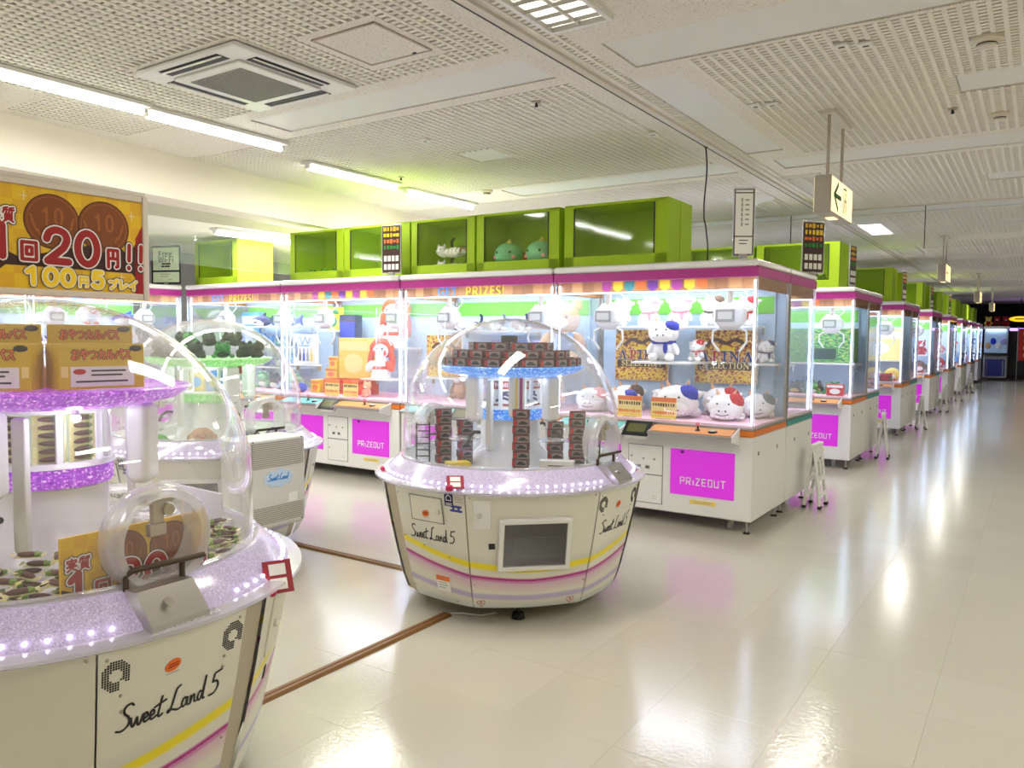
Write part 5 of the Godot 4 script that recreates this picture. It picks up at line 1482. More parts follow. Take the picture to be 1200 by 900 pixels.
func crane_prizes() -> void:
	mat("navy_print", Color(0.08, 0.10, 0.42), 0.5)
	mat("yellow_pale", Color(0.96, 0.88, 0.55), 0.6)
	var c0 := crane_at(0, 0)
	# first cabinet: cows
	prize_poster("gold prize poster in the corner cabinet, the left one of its two", c0 + Vector3(0.43, 1.06, -0.835), 0.52, 0.46)
	prize_poster("gold prize poster in the corner cabinet, the right one of its two", c0 + Vector3(1.20, 1.06, -0.835), 0.54, 0.46)
	shelf("long white shelf under the top row of cow plushes", c0 + Vector3(0.86, 1.545, -0.67), 1.35, 0.28)
	shelf("short white shelf carrying the sitting cow with the blue scarf", c0 + Vector3(0.83, 1.25, -0.55), 0.50, 0.5)
	plush("cow_sitting", "plush_white", "plush_blue", "cow_plush", "sitting white cow plush with a blue scarf and patch, on the short shelf", "plush toy", c0 + Vector3(0.80, 1.252, -0.45), 0.15, 0.92)
	plush("cow_sitting", "plush_white", "plush_red", "cow_plush", "sitting white cow plush with a red scarf beside the blue-scarfed one", "plush toy", c0 + Vector3(1.03, 1.252, -0.62), -0.3, 0.5)
	var tops := [[0.30, "plush_white", 0.9], [0.57, "plush_pink", 0.93], [0.85, "plush_pink", 0.98], [1.13, "plush_brown", 0.95], [1.41, "plush_red", 0.9]]
	for k in 5:
		plush("cow_sitting", "plush_white", tops[k][1], "cow_plush", "white cow plush with %s scarf on the long top shelf, %s from the left" % [["a white", "a pink", "a pink", "a brown", "a red"][k], NTH[k]], "plush toy", c0 + Vector3(tops[k][0], 1.547, -0.68), rr(-0.15, 0.15), tops[k][2] * 0.72)
	var low := [[0.20, "plush_pink", 0.88, -0.34], [0.38, "plush_brown", 0.95, -0.68], [0.49, "plush_blue", 0.86, -0.34], [0.78, "plush_red", 0.95, -0.68], [0.99, "plush_blue", 1.12, -0.34], [1.22, "plush_red", 1.0, -0.70]]
	for k in 6:
		plush("cow_lying", "plush_white", low[k][1], "cow_plush", "lying white cow plush with %s patches, %s along the corner cabinet's floor" % [["pink", "brown", "blue", "red", "blue", "red"][k], NTH[k]], "plush toy", c0 + Vector3(low[k][0], 0.8115, low[k][3]), [0.2, 0.2, 0.2, -0.1, 0.05, 0.1][k], low[k][2])
	plush("cow_lying", "plush_white", "plush_grey", "cow_plush", "lying white cow plush with a grey patch, at the corner cabinet's right pane", "plush toy", c0 + Vector3(1.53, 0.8115, -0.66), 0.25, 0.85)
	plush("cow_lying", "plush_white", "plush_red", "cow_plush", "lying white cow plush with red patches at the corner cabinet's front right", "plush toy", c0 + Vector3(1.39, 0.8115, -0.32), 0.1, 0.9)
	plush("cow_sitting", "plush_white", "navy", "cow_plush", "white cow plush with a navy scarf high in the corner cabinet's rear right", "plush toy", c0 + Vector3(1.555, 1.25, -0.73), 0.6, 0.5)
	shelf("little white shelf in the corner cabinet's rear right", c0 + Vector3(1.56, 1.248, -0.73), 0.2, 0.22)
	price_card("yellow price card with an orange head in the corner cabinet, left of the pair", c0 + Vector3(0.68, 0.811, -0.07))
	price_card("yellow price card with an orange head in the corner cabinet, right of the pair", c0 + Vector3(0.97, 0.811, -0.07))
	# second cabinet
	var c1 := crane_at(0, 1)
	prize_poster("gold prize poster in the second cabinet, behind the clear dome's left side", c1 + Vector3(0.25, 1.04, -0.37), 0.44, 0.42)
	shelf("white ledge under the second cabinet's gold poster", c1 + Vector3(0.25, 1.038, -0.40), 0.46, 0.14)
	shelf("white shelf under the striped plushes in the second cabinet", c1 + Vector3(0.62, 1.50, -0.68), 0.92, 0.32)
	for k in 3:
		plush("cat", "plush_white", "navy" if k != 1 else "plush_grey", "striped_plush", "%s striped plush lying on the second cabinet's shelf, %s from the left" % [["black and white", "grey and white", "black and white"][k], NTH[k]], "plush toy", c1 + Vector3(0.32 + 0.30 * k, 1.503, -0.68), [1.35, 1.5, 1.7][k], 0.62)
	plush("bear", "plush_beige", "sky_blue", "bear_plush", "large beige bear plush in a blue dress, hung high at the second cabinet's right", "plush toy", c1 + Vector3(1.45, 1.20, -0.62), 0.3, 1.42)
	plush("bear", "plush_beige", "plush_beige", "bear_plush", "plain beige bear plush on the floor below the big blue-dressed bear", "plush toy", c1 + Vector3(1.48, 0.811, -0.42), 0.1, 0.74)
	shelf("clear-sided white ledge that carries the large blue-dressed bear", c1 + Vector3(1.48, 1.198, -0.5), 0.36, 0.62)
	plush("bear", "plush_tan", "plush_beige", "bear_plush", "tan bear plush sitting low under the second cabinet's poster, left one", "plush toy", c1 + Vector3(0.22, 0.811, -0.66), 0.1, 0.7)
	plush("bear", "plush_tan", "plush_beige", "bear_plush", "tan bear plush sitting low under the second cabinet's poster, right one", "plush toy", c1 + Vector3(0.47, 0.811, -0.66), -0.1, 0.7)
	for k in 3:
		picture_box("%s picture box standing behind the dome in the second cabinet" % ["violet", "blue", "lilac"][k], c1 + Vector3(0.70 + 0.24 * k, 1.150, -0.72), Vector3(0.22, 0.26, 0.1), ["plush_lilac", "sky_blue", "plush_lilac"][k], ["purple", "blue", "pale_blue"][k])
	shelf("white shelf under the picture boxes in the second cabinet", c1 + Vector3(0.94, 1.148, -0.68), 0.70, 0.3)
	plush("ball", "plush_lilac", "plush_white", "round_plush", "lilac round plush on the second cabinet's floor", "plush toy", c1 + Vector3(0.82, 0.811, -0.5), 0.1, 1.0)
	plush("ball", "purple", "plush_white", "round_plush", "purple round plush on the second cabinet's floor", "plush toy", c1 + Vector3(1.16, 0.811, -0.5), 0.1, 0.95)
	# third cabinet
	var c2 := crane_at(0, 2)
	plush("mask", "plush_orange", "plush_orange", "mask_plush", "big red and white mask plush at the top of the third cabinet", "plush toy", c2 + Vector3(1.03, 1.32, -0.66), 0.25, 0.86)
	plush("mask", "plush_orange", "plush_orange", "mask_plush", "smaller red and white mask plush below the big one in the third cabinet", "plush toy", c2 + Vector3(1.12, 1.0, -0.36), 0.5, 0.66)
	shelf("white shelf under the big mask plush", c2 + Vector3(1.03, 1.318, -0.70), 0.5, 0.28)
	shelf("white shelf under the smaller mask plush", c2 + Vector3(1.14, 0.998, -0.38), 0.42, 0.26)
	picture_box("tall pale yellow box with a printed panel, centre of the third cabinet", c2 + Vector3(0.68, 0.975, -0.46), Vector3(0.40, 0.44, 0.14), "plush_yellow", "yellow_pale", 0.1)
	picture_box("small yellow box beside the tall pale yellow box, upper", c2 + Vector3(0.40, 1.086, -0.42), Vector3(0.12, 0.12, 0.12), "yellow", "orange")
	picture_box("small yellow box beside the tall pale yellow box, lower", c2 + Vector3(0.38, 0.974, -0.42), Vector3(0.17, 0.11, 0.13), "yellow", "orange")
	picture_box("flat red box lying along the third cabinet's floor", c2 + Vector3(0.62, 0.811, -0.42), Vector3(0.60, 0.16, 0.24), "plush_orange", "red")
	picture_box("square yellow box on the floor left of the flat red box", c2 + Vector3(0.20, 0.811, -0.36), Vector3(0.14, 0.14, 0.14), "yellow", "orange")
	plush("bear", "plush_beige", "plush_beige", "bear_plush", "small beige plush in front of the flat red box", "plush toy", c2 + Vector3(1.10, 0.811, -0.18), 0.0, 0.40)
	var bb := thing("bottle_print_box", "white carton printed with four coloured bottles in the third cabinet", "box", c2 + Vector3(0.20, 1.13, -0.165))
	obj("carton", bx(Vector3(0, 0.16, 0), Vector3(0.34, 0.32, 0.06), 0.004), "white", bb)
	for k in 4:
		obj("printed_bottle", slab2([-0.018, 0.03, 0.018, 0.03, 0.018, 0.10, 0.007, 0.125, 0.007, 0.165, -0.007, 0.165, -0.007, 0.125, -0.018, 0.10], 0.0305, 0.032, Transform3D(Basis(), Vector3(-0.06 + 0.06 * k, 0, 0))), ["plush_brown", "blue", "grey", "plush_yellow"][k], bb)
	obj("printed_scrawl", MB.new().strokes([smooth(pl([-0.10, 0.23, -0.06, 0.29, -0.02, 0.21, 0.02, 0.29, 0.06, 0.22, 0.10, 0.28])), pl([-0.08, 0.195, 0.08, 0.195])], 0.012, flat(Transform3D(Basis(), Vector3(0, 0, 0.0312)))), "sky_blue", bb)
	obj("printed_figure", MB.new().prism(PackedVector2Array(ring(Vector2(-0.125, 0.15), Vector2(0.03, 0.09), 20)), 0.0305, 0.0315), "plush_grey", bb)
	shelf("red shelf under the bottle-print carton", c2 + Vector3(0.20, 1.127, -0.165), 0.38, 0.10)
	picture_box("yellow and green banner box high above the bottle-print carton", c2 + Vector3(0.10, 1.50, -0.7), Vector3(0.18, 0.26, 0.08), "yellow", "green")
	shelf("white shelf under the high banner box", c2 + Vector3(0.12, 1.498, -0.7), 0.22, 0.24)
	picture_box("tall dark navy box behind the small yellow boxes", c2 + Vector3(0.34, 0.811, -0.70), Vector3(0.24, 0.86, 0.12), "navy", "blue")
	for k in 3:
		plush("ball", ["blue", "green", "purple"][k], "plush_white", "round_plush", "little %s plush low in the third cabinet's left" % ["blue", "green", "purple"][k], "plush toy", c2 + Vector3(0.10 + 0.0 * k, 0.811, -0.19 - 0.17 * k - (0.12 if k > 0 else 0.0)), 0.0, 0.42)
	price_card("yellow price card in the third cabinet, left of the pair", c2 + Vector3(0.70, 0.811, -0.07))
	price_card("yellow price card in the third cabinet, right of the pair", c2 + Vector3(0.97, 0.811, -0.07))
	# fourth cabinet: blue fish on shelves
	var c3 := crane_at(0, 3)
	for r in 3:
		shelf("white shelf of blue fish plushes in the fourth cabinet, %s" % ["lowest", "middle", "top"][r], c3 + Vector3(0.86, 1.06 + 0.24 * r, -0.64), 0.95, 0.36)
		for k in 2:
			plush("fish", ["blue", "sky_blue", "navy"][(r + k) % 3], ["plush_white", "mint"][r % 2], "fish_plush", "%s fish plush on the fourth cabinet's %s shelf, %s" % [["blue", "sky blue", "navy"][(r + k) % 3], ["lowest", "middle", "top"][r], ["left", "right"][k]], "plush toy", c3 + Vector3(0.62 + 0.46 * k, 1.062 + 0.24 * r, -0.62), 0.1 if k else -0.1, 0.92)
	picture_box("sky blue picture panel on the fourth cabinet's left", c3 + Vector3(0.20, 1.22, -0.80), Vector3(0.34, 0.5, 0.06), "sky_blue", "pale_blue")
	shelf("white ledge under the sky blue picture panel", c3 + Vector3(0.20, 1.218, -0.76), 0.34, 0.18)
	plush("ball", "plush_grey", "plush_white", "round_plush", "grey and white round plush in the fourth cabinet", "plush toy", c3 + Vector3(0.62, 1.22, -0.5), 0.2, 0.9) if false else null
	for k in 5:
		plush("frog", ["mint", "green", "mint", "navy", "mint"][k], "plush_white", "frog_plush", "%s frog plush on the fourth cabinet's floor, %s from the left" % [["mint", "green", "mint", "navy", "mint"][k], NTH[k]], "plush toy", c3 + Vector3(0.25 + 0.28 * k, 0.811, -0.5 + 0.06 * (k % 2)), rr(-0.1, 0.1), 0.82)
	# left wall cabinets
	for q in 2:
		var o := Vector3(-8.56, 0, -3.97 + 1.71 * q)
		for r in 3:
			var t := "lower" if r == 0 else ("middle" if r == 1 else "upper")
			var sh := Vector3(o.x - 0.6, 1.0 + 0.27 * r, o.z - 0.85)
			var s := thing("display_shelf", "white %s shelf in the %s left wall cabinet" % [t, ["corner", "nearer"][q]], "shelf", sh, PI / 2)
			obj("shelf_board", bx(Vector3(0, -0.01, 0), Vector3(1.4, 0.018, 0.4), 0.003), "white", s)
			for k in 3:
				if (r + k) % 3 == 0:
					plush("ball", "plush_white", "pale_blue", "round_plush", "white round plush on the %s shelf of the %s left wall cabinet" % [t, ["corner", "nearer"][q]], "plush toy", sh + Vector3(0.03, 0.002, 0.45 - 0.45 * k), PI / 2, 0.85)
				else:
					plush("fish", ["sky_blue", "blue", "pale_blue"][(r + q + k) % 3], "plush_white", "fish_plush", "%s fish plush on the %s shelf of the %s left wall cabinet, %s" % [["sky blue", "blue", "pale blue"][(r + q + k) % 3], t, ["corner", "nearer"][q], ["near end", "centre", "far end"][k]], "plush toy", sh + Vector3(0.03, 0.002, 0.45 - 0.45 * k), PI / 2 + 0.2, 0.95)
	# back unit of the first row, seen through the side pane
	var bk := c0 + Vector3(0, 0, -1.77)
	for k in 4:
		plush("fish", ["navy", "sky_blue", "blue", "pale_blue"][k], "plush_white", "fish_plush", "%s fish plush stacked at the side pane of the rear corner cabinet" % ["navy", "sky blue", "blue", "pale blue"][k], "plush toy", bk + Vector3(1.50 - 0.26 * (k / 2), 0.811 + 0.175 * (k % 2), 0.45), PI / 2 + 0.1 * (k - 1.5), 0.85)
	picture_box("pale picture box in the rear corner cabinet's top", bk + Vector3(1.48, 1.222, 0.47), Vector3(0.22, 0.10, 0.2), "pale_blue", "sky_blue", PI / 2)
	shelf("white shelf in the rear corner cabinet", bk + Vector3(1.45, 1.22, 0.47), 0.3, 0.4)
	# second row: green cabinet
	var d := crane_at(1, 0)
	var jb := thing("jungle_print_box", "big green leaf-print box over the frogs in the second row", "box", d + Vector3(1.05, 1.17, -0.66))
	obj("carton", bx(Vector3(0, 0.2, 0), Vector3(1.1, 0.4, 0.3), 0.004), "jungle", jb)
	obj("printed_label", bx(Vector3(0.2, 0.10, 0.151), Vector3(0.36, 0.16, 0.003)), "dark_green", jb)
	obj("label_rim", MB.new().strokes([pl([0.03, 0.03, 0.37, 0.03, 0.37, 0.17, 0.03, 0.17, 0.03, 0.03])], 0.006, flat(Transform3D(Basis(), Vector3(0, 0, 0.1532)))), "lime_board", jb)
	shelf("green-lit shelf under the leaf-print box", d + Vector3(1.0, 1.168, -0.6), 1.3, 0.5)
	for k in 10:
		plush("frog", ["leaf_green", "green", "dark_green"][k % 3], ["plush_yellow", "plush_white"][k % 2], "frog_plush", "green frog plush on the second row's corner cabinet floor, %s line, %s from the left" % [["front", "rear"][k / 5], NTH[k % 5]], "plush toy", d + Vector3(0.6 + 0.2 * (k % 5), 0.811, -0.35 - 0.26 * (k / 5)), rr(-0.2, 0.2), 0.60, "frog plushes in the second row")
	picture_box("small red picture box at the second row's corner pane", d + Vector3(1.5, 0.811, -0.12), Vector3(0.18, 0.13, 0.06), "red", "white")
	plush("ball", "sky_blue", "pale_blue", "round_plush", "pale blue plush high at the rear pane of the second row", "plush toy", d + Vector3(1.5, 1.17, -1.3), 1.2, 1.0) if false else null
	# third row: cream cabinet
	d = crane_at(2, 0)
	picture_box("cream picture panel in the third row's corner cabinet", d + Vector3(1.1, 1.12, -0.74), Vector3(1.0, 0.5, 0.1), "yellow_pale", "paper")
	shelf("white shelf under the cream picture panel", d + Vector3(1.1, 1.118, -0.66), 1.1, 0.36)
	for k in 4:
		plush("ball", "plush_yellow", "plush_white", "round_plush", "yellow round plush on the third row's corner cabinet floor, %s from the left" % NTH[k], "plush toy", d + Vector3(0.7 + 0.27 * k, 0.811, -0.4), 0.0, 0.76, "yellow plushes in the third row")
	picture_box("small brown picture box in the third row's corner cabinet", d + Vector3(1.45, 0.811, -0.1), Vector3(0.2, 0.12, 0.05), "plush_brown", "red")
	# farther rows
	for r in range(3, ROWS.size()):
		d = crane_at(r, 0)
		shelf("white prize shelf in the %s row's corner cabinet" % NTH[r], d + Vector3(1.1, 1.15, -0.6), 1.1, 0.4)
		for k in 3:
			plush(["bear", "ball", "cow_sitting"][r % 3], ["plush_red", "plush_pink", "plush_white", "plush_tan", "plush_lilac"][(r + k) % 5], ["plush_white", "plush_red"][r % 2], "prize_plush", "soft toy on the shelf of the %s row's corner cabinet, %s from the left" % [NTH[r], NTH[k]], "plush toy", d + Vector3(0.75 + 0.35 * k, 1.152, -0.6), 0.3, 0.72)
			plush("ball", ["plush_pink", "plush_brown", "plush_red", "sky_blue"][(r + k) % 4], "plush_white", "prize_plush", "soft toy on the floor of the %s row's corner cabinet, %s from the left" % [NTH[r], NTH[k]], "plush toy", d + Vector3(0.75 + 0.35 * k, 0.811, -0.35), 0.3, 0.92)
	# plushes in the lime bins
	var y := 2.036
	for k in 2:
		plush("dino", "mint", "plush_orange" if k == 0 else "green", "dinosaur_plush", "mint dinosaur plush in the second bin from the aisle, %s" % ["left, with an orange back", "right, by the zip"][k], "plush toy", Vector3(-4.02 + 0.36 * k, y + 0.001, -6.01), [0.1, -0.1][k], 1.08)
	for k in 4:
		plush("cat", ["plush_white", "plush_grey", "plush_white", "plush_tan"][k], ["plush_grey", "dark", "plush_tan", "plush_brown"][k], "cat_plush", "%s striped cat plush in the third bin from the aisle, %s" % [["white", "grey", "cream", "tan"][k], ["lower front", "upper rear", "upper front", "lower rear"][k]], "plush toy", Vector3(-4.64, y + [0.001, 0.18, 0.15, 0.001][k], [-5.925, -6.10, -5.925, -6.10][k]), [0.02, 3.12, 0.02, 3.12][k], 0.7)
	for k in 4:
		plush("frog", ["green", "leaf_green", "green", "plush_yellow"][k], "plush_yellow", "frog_plush", "%s frog plush in the low heap of the fifth bin, %s from the left" % [["green", "leaf green", "green", "yellow"][k], NTH[k]], "plush toy", Vector3(-6.60 + 0.18 * k, y, -5.95), 0.1, 0.5)
	plush("dino", "dark_green", "dark_green", "dinosaur_plush", "dark green dinosaur plush in the single bin right of the wifi sign", "plush toy", Vector3(-7.95, y, -6.0), 0.8, 0.62)
	for k in 6:
		plush("frog", ["leaf_green", "green", "dark_green"][k % 3], "plush_yellow", "frog_plush", "green plush in the second row's bins, %s from the left" % NTH[k], "plush toy", Vector3(-3.58 + 0.24 * k + (0.24 if k > 2 else 0.0), y, -9.6), 0.1, 0.68, "green plushes in the second row's bins")

var toy_proto: Node3D

func toy_box(label: String, at: Vector3, turn: float, group: String) -> void:
	if toy_proto == null:
		toy_proto = thing("toy_car_box", label, "toy box", at, turn, group)
		obj("carton", bx(Vector3(0, 0.021, 0), Vector3(0.083, 0.041, 0.041), 0.002), "toy_red", toy_proto)
		obj("printed_front", bx(Vector3(0.008, 0.019, 0.0207), Vector3(0.06, 0.032, 0.001)), "toy_grey", toy_proto)
		obj("printed_badge", bx(Vector3(-0.032, 0.019, 0.0207), Vector3(0.014, 0.028, 0.001)), "red", toy_proto)
		obj("printed_car", slab2([-0.016, 0.010, 0.030, 0.010, 0.032, 0.018, 0.022, 0.021, 0.014, 0.028, -0.004, 0.028, -0.010, 0.020, -0.016, 0.018], 0.0212, 0.0216), "black", toy_proto)
	else:
		dup(toy_proto, "toy_car_box", label, at, turn, group)

const COUNT := ["first", "second", "third", "fourth", "fifth", "sixth", "seventh", "eighth", "ninth", "tenth", "eleventh", "twelfth", "thirteenth", "fourteenth", "fifteenth", "sixteenth", "seventeenth", "eighteenth", "nineteenth"]
func fld(r: float) -> float:
	# height of the prize field at a distance from the dome's axis
	return 0.697 + clampf((0.45 - r) / 0.2, 0.0, 1.0) * 0.045

var candy_proto: Node3D

func candy(label: String, at: Vector3, b: Basis, group: String, s := 1.0) -> void:
	var o: Node3D
	if candy_proto == null:
		candy_proto = thing("wrapped_snack_stick", label, "snack stick", at, 0.0, group)
		obj("sausage", MB.new().ball(Vector3.ZERO, Vector3(0.030, 0.0085, 0.0085), 12, 10, Basis()), "choco", candy_proto)
		var m := MB.new()
		for e in [-1, 1]:
			m.quad(Vector3(e * 0.034, 0, -0.012), Vector3(e * 0.046, 0.003, -0.013), Vector3(e * 0.046, -0.003, 0.013), Vector3(e * 0.034, 0, 0.012), Vector3.UP)
		m.quad(Vector3(-0.036, -0.006, -0.013), Vector3(0.036, -0.006, -0.013), Vector3(0.036, -0.007, 0.013), Vector3(-0.036, -0.007, 0.013), Vector3.UP)
		obj("wrapper", m, "wrapper_yellow", candy_proto)
		obj("printed_end", MB.new().cyl(Vector3(0.019, 0, 0), Vector3(0.034, 0, 0), 0.0098, 0.005, 10), "wrapper_green", candy_proto)
		o = candy_proto
	else:
		o = dup(candy_proto, "wrapped_snack_stick", label, at, 0.0, group)
	o.transform = Transform3D(b.scaled(Vector3.ONE * s), at)

func snack_box(label: String, at: Vector3, turn: float) -> void:
	var t := thing("snack_box", label, "snack box", at, turn)
	var w := 0.23
	var h := 0.128
	obj("carton", bx(Vector3(0, h / 2, 0), Vector3(w, h, 0.11), 0.003), "yellow_box", t)
	var z := 0.0555
	obj("printed_panel", bx(Vector3(0.0, 0.036, z), Vector3(0.17, 0.056, 0.0012)), "paper", t)
	obj("printed_oval", MB.new().prism(PackedVector2Array(ring(Vector2(-0.062, 0.05), Vector2(0.017, 0.008), 16)), z + 0.0006, z + 0.0012), "red", t)
	for e in [-0.1, 0.1]:
		obj("printed_patch", bx(Vector3(e, 0.05, z), Vector3(0.018, 0.03, 0.001)), "yellow_pale", t)
	obj("lettering", MB.new().strokes(place(word("おやつカルパス", 0.9, 0.12), Vector2(-0.082, 0.085), Vector2(0.0225, 0.026)), 0.0075, flat(Transform3D(Basis(), Vector3(0, 0, z + 0.0009)))), "dark", t)
	obj("lettering", MB.new().strokes(place(word("おやつカルパス", 0.9, 0.12), Vector2(-0.082, 0.085), Vector2(0.0225, 0.026)), 0.0042, flat(Transform3D(Basis(), Vector3(0, 0, z + 0.0014)))), "orange", t)
	obj("printed_badge", MB.new().prism(PackedVector2Array(ring(Vector2(0.09, 0.115), Vector2(0.018, 0.009), 16)), z, z + 0.0008), "dark", t)
	obj("fine_print", MB.new().strokes([pl([-0.03, 0.052, 0.06, 0.052]), pl([-0.03, 0.04, 0.05, 0.04]), pl([-0.07, 0.022, 0.065, 0.022])], 0.005, flat(Transform3D(Basis(), Vector3(0, 0, z + 0.0012)))), "dark", t)

func around(p: Vector3, f: float, r: float, y: float) -> Vector3:
	# f metres towards the viewer from a dome's centre, r metres to the viewer's right
	var g := Vector3(-p.x, 0, -p.z).normalized()
	return Vector3(p.x, y, p.z) + g * f + Vector3(g.z, 0, -g.x) * r

func dome_contents() -> void:
	mat("toy_red", Color(0.36, 0.08, 0.08), 0.4)
	mat("toy_grey", Color(0.55, 0.51, 0.50), 0.35)
	mat("wrapper_green", Color(0.45, 0.58, 0.18), 0.3)
	mat("wrapper_yellow", Color(0.86, 0.84, 0.55), 0.25)
	# ---- A: snack boxes, sticks, poster
	var pa := atan2(-DA.z, -DA.x)
	var low := [["yellow snack box on the nearest dome's shelf, lower layer, right", -29.0], ["yellow snack box on the nearest dome's shelf, lower layer, left", 29.0]]
	for q in low:
		var a := pa + deg_to_rad(q[1])
		snack_box(q[0], DA + Vector3(cos(a) * 0.262, 1.2895, sin(a) * 0.262), PI / 2 - lerp_angle(pa, a, 0.55))
	for k in 2:
		snack_box("yellow snack box on the nearest dome's shelf, upper layer, %s" % ["right", "left"][k], around(DA, 0.03, 0.122 if k == 0 else -0.122, 1.345), PI / 2 - pa)
	obj("shelf_riser", MB.new().lathe([Vector2(0.10, 1.285), Vector2(0.10, 1.343), Vector2(0, 1.343)], 24), "yellow_deep", find_child("dome_prize_machine", false, false))
	for c in 3:
		for r in 6:
			var a := pa + deg_to_rad([36.0, -2.0, -36.0][c])
			candy("wrapped snack stick in the nearest dome's column window, %s column, %s from the bottom" % [["left", "middle", "right"][c], COUNT[r]], DA + Vector3(cos(a) * 0.155, 1.078 + 0.0235 * r, sin(a) * 0.155), Basis(Vector3.UP, PI / 2 - a) * Basis(Vector3.BACK, rr(-0.08, 0.08)) * Basis(Vector3.RIGHT, 1.3), ["left", "middle", "right"][c] + " column of snack sticks in the window", 0.95)
	var laid := []
	for k in 4500:
		if laid.size() >= 290: break
		var a := pa + deg_to_rad(rr(-100, 100))
		var r := sqrt(rr(0.30 * 0.30, 0.545 * 0.545))
		var turn := rr(0, TAU)
		var layer := k / 900
		var c := Vector2(cos(a), sin(a)) * r
		var d := Vector2(cos(turn), -sin(turn)) * 0.049
		if (c + d).length() > 0.57 or (c - d).length() > 0.57 or (c + d).length() < 0.26 or (c - d).length() < 0.26: continue
		# keep clear of the leaning poster and the white board
		if absf(c.x - 0.53) < 0.05 or (c.x > 0.48 and c.y < 0.25 and c.y > -0.2 and layer > 0) or (absf(c.y + 0.36) < 0.05 and c.x < 0.4 and c.x > -0.02): continue
		var free := true
		for q in laid:
			if q[2] != layer: continue
			var g := Geometry2D.get_closest_points_between_segments(c - d, c + d, q[0] - q[1], q[0] + q[1])
			if g[0].distance_to(g[1]) < 0.0175: free = false; break
		if not free: continue
		laid.append([c, d, layer])
		var base := 0.712 + clampf((0.45 - r) / 0.2, 0, 1) * 0.045
		candy("brown snack stick in a clear yellow wrapper, strewn on the nearest dome's field", DA + Vector3(c.x, base + 0.024 * layer, c.y), Basis(Vector3.UP, turn), "snack sticks strewn in the nearest dome", 1.0)
	coin_poster("small yellow and red coin poster leaning inside the nearest dome", Vector3(-2.0, 0.702, -1.175), PI / 2, 0.41, 0.235, 0.0)
	var wb := thing("sign_board", "white back of a board standing in the nearest dome, behind the porthole", "sign", Vector3(-2.50, 0.715, -1.675), -0.05)
	obj("board", bx(Vector3(0, 0.095, 0), Vector3(0.38, 0.18, 0.006), 0.002), "white", wb)
	obj("board_foot", bx(Vector3(0, 0.003, 0), Vector3(0.2, 0.006, 0.05)), "white", wb)
	# ---- B: toy car boxes
	var pb := atan2(-DB.z, -DB.x)
	var tiers := [[0.372, 14.4, 115.0, 0], [0.306, 17.8, 112.0, 1], [0.215, 27.0, 100.0, 2]]
	for q in tiers:
		var ang: float = -q[2]
		var n_ring := 0
		while ang <= q[2]:
			var a := pb + deg_to_rad(ang + 4.0 * q[3])
			toy_box("small dark red toy car box in the blue shelf's %s ring, %s from the right" % [["bottom", "second", "top"][q[3]], COUNT[n_ring]], DB + Vector3(cos(a) * q[0], 1.2895 + 0.0425 * q[3], sin(a) * q[0]), PI / 2 - a + rr(-0.02, 0.02), ["bottom", "second", "top"][q[3]] + " ring of toy car boxes on the blue shelf")
			ang += q[1]
			n_ring += 1
	var rs := obj("shelf_riser", MB.new().lathe([Vector2(0.335, 1.285), Vector2(0.335, 1.330), Vector2(0.268, 1.330), Vector2(0.268, 1.372), Vector2(0, 1.372)], 24), "toy_red", find_child("dome_prize_machine_001", false, false))
	var bk := thing("black_box", "small black box on top of the toy car box pile", "box", around(DB, 0.05, -0.01, 1.373), PI / 2 - pb)
	obj("carton", bx(Vector3(0, 0.04, 0), Vector3(0.09, 0.08, 0.06), 0.002), "dark", bk)
	obj("printed_front", bx(Vector3(0, 0.04, 0.0305), Vector3(0.07, 0.06, 0.001)), "black", bk)
	for q in [["left", 0.15, -0.365, 8, 2], ["centre", 0.44, 0.055, 9, 1], ["right", 0.20, 0.36, 8, 2]]:
		for i in q[4]:
			for k in (q[3] - 2 * i):
				var fr := Vector2(q[1] - 0.03 * i, absf(q[2]) - 0.115 * i - 0.045).length()
				toy_box("toy car box in the middle dome's %s tower, %s column, %s from the bottom" % [q[0], ["outer", "inner"][i], COUNT[k]], around(DB, q[1] + 0.02 * (k % 2) - 0.03 * i, q[2] + 0.115 * i * (1 if q[2] < 0 else -1), fld(fr) + 0.002 + 0.0418 * k), PI / 2 - pb + (0.25 if k % 2 else -0.1) + (0.3 if q[2] < 0 else -0.2), q[0] + " tower of toy car boxes")
	for k in 16:
		var a := pb + deg_to_rad(rr(-80, 80))
		var r := rr(0.43, 0.53)
		toy_box("toy car box lying loose on the middle dome's field", DB + Vector3(cos(a) * r, 0.702, sin(a) * r), rr(0, TAU), "loose toy car boxes in the middle dome")
	for k in 2:
		var pd := thing("prize_sample_box", "larger %s box at the front of the middle dome's field" % ["yellow and grey left", "white and yellow right"][k], "box", around(DB, 0.42 if k == 0 else 0.35, [-0.27, 0.245][k], 0.714), PI / 2 - pb + [0.35, -0.2][k])
		obj("carton", bx(Vector3(0, 0.045, 0), Vector3(0.12 + 0.06 * k, 0.09, 0.07), 0.002), ["yellow_box", "paper"][k], pd)
		obj("printed_band", bx(Vector3(0, 0.026, 0.0355), Vector3(0.11 + 0.06 * k, 0.03, 0.001)), ["beige", "yellow"][k], pd)
		obj("fine_print", MB.new().strokes([pl([-0.04, 0.065, 0.04, 0.065]), pl([-0.04, 0.027, 0.03, 0.027])], 0.006, flat(Transform3D(Basis(), Vector3(0, 0, 0.0362)))), "brown", pd)
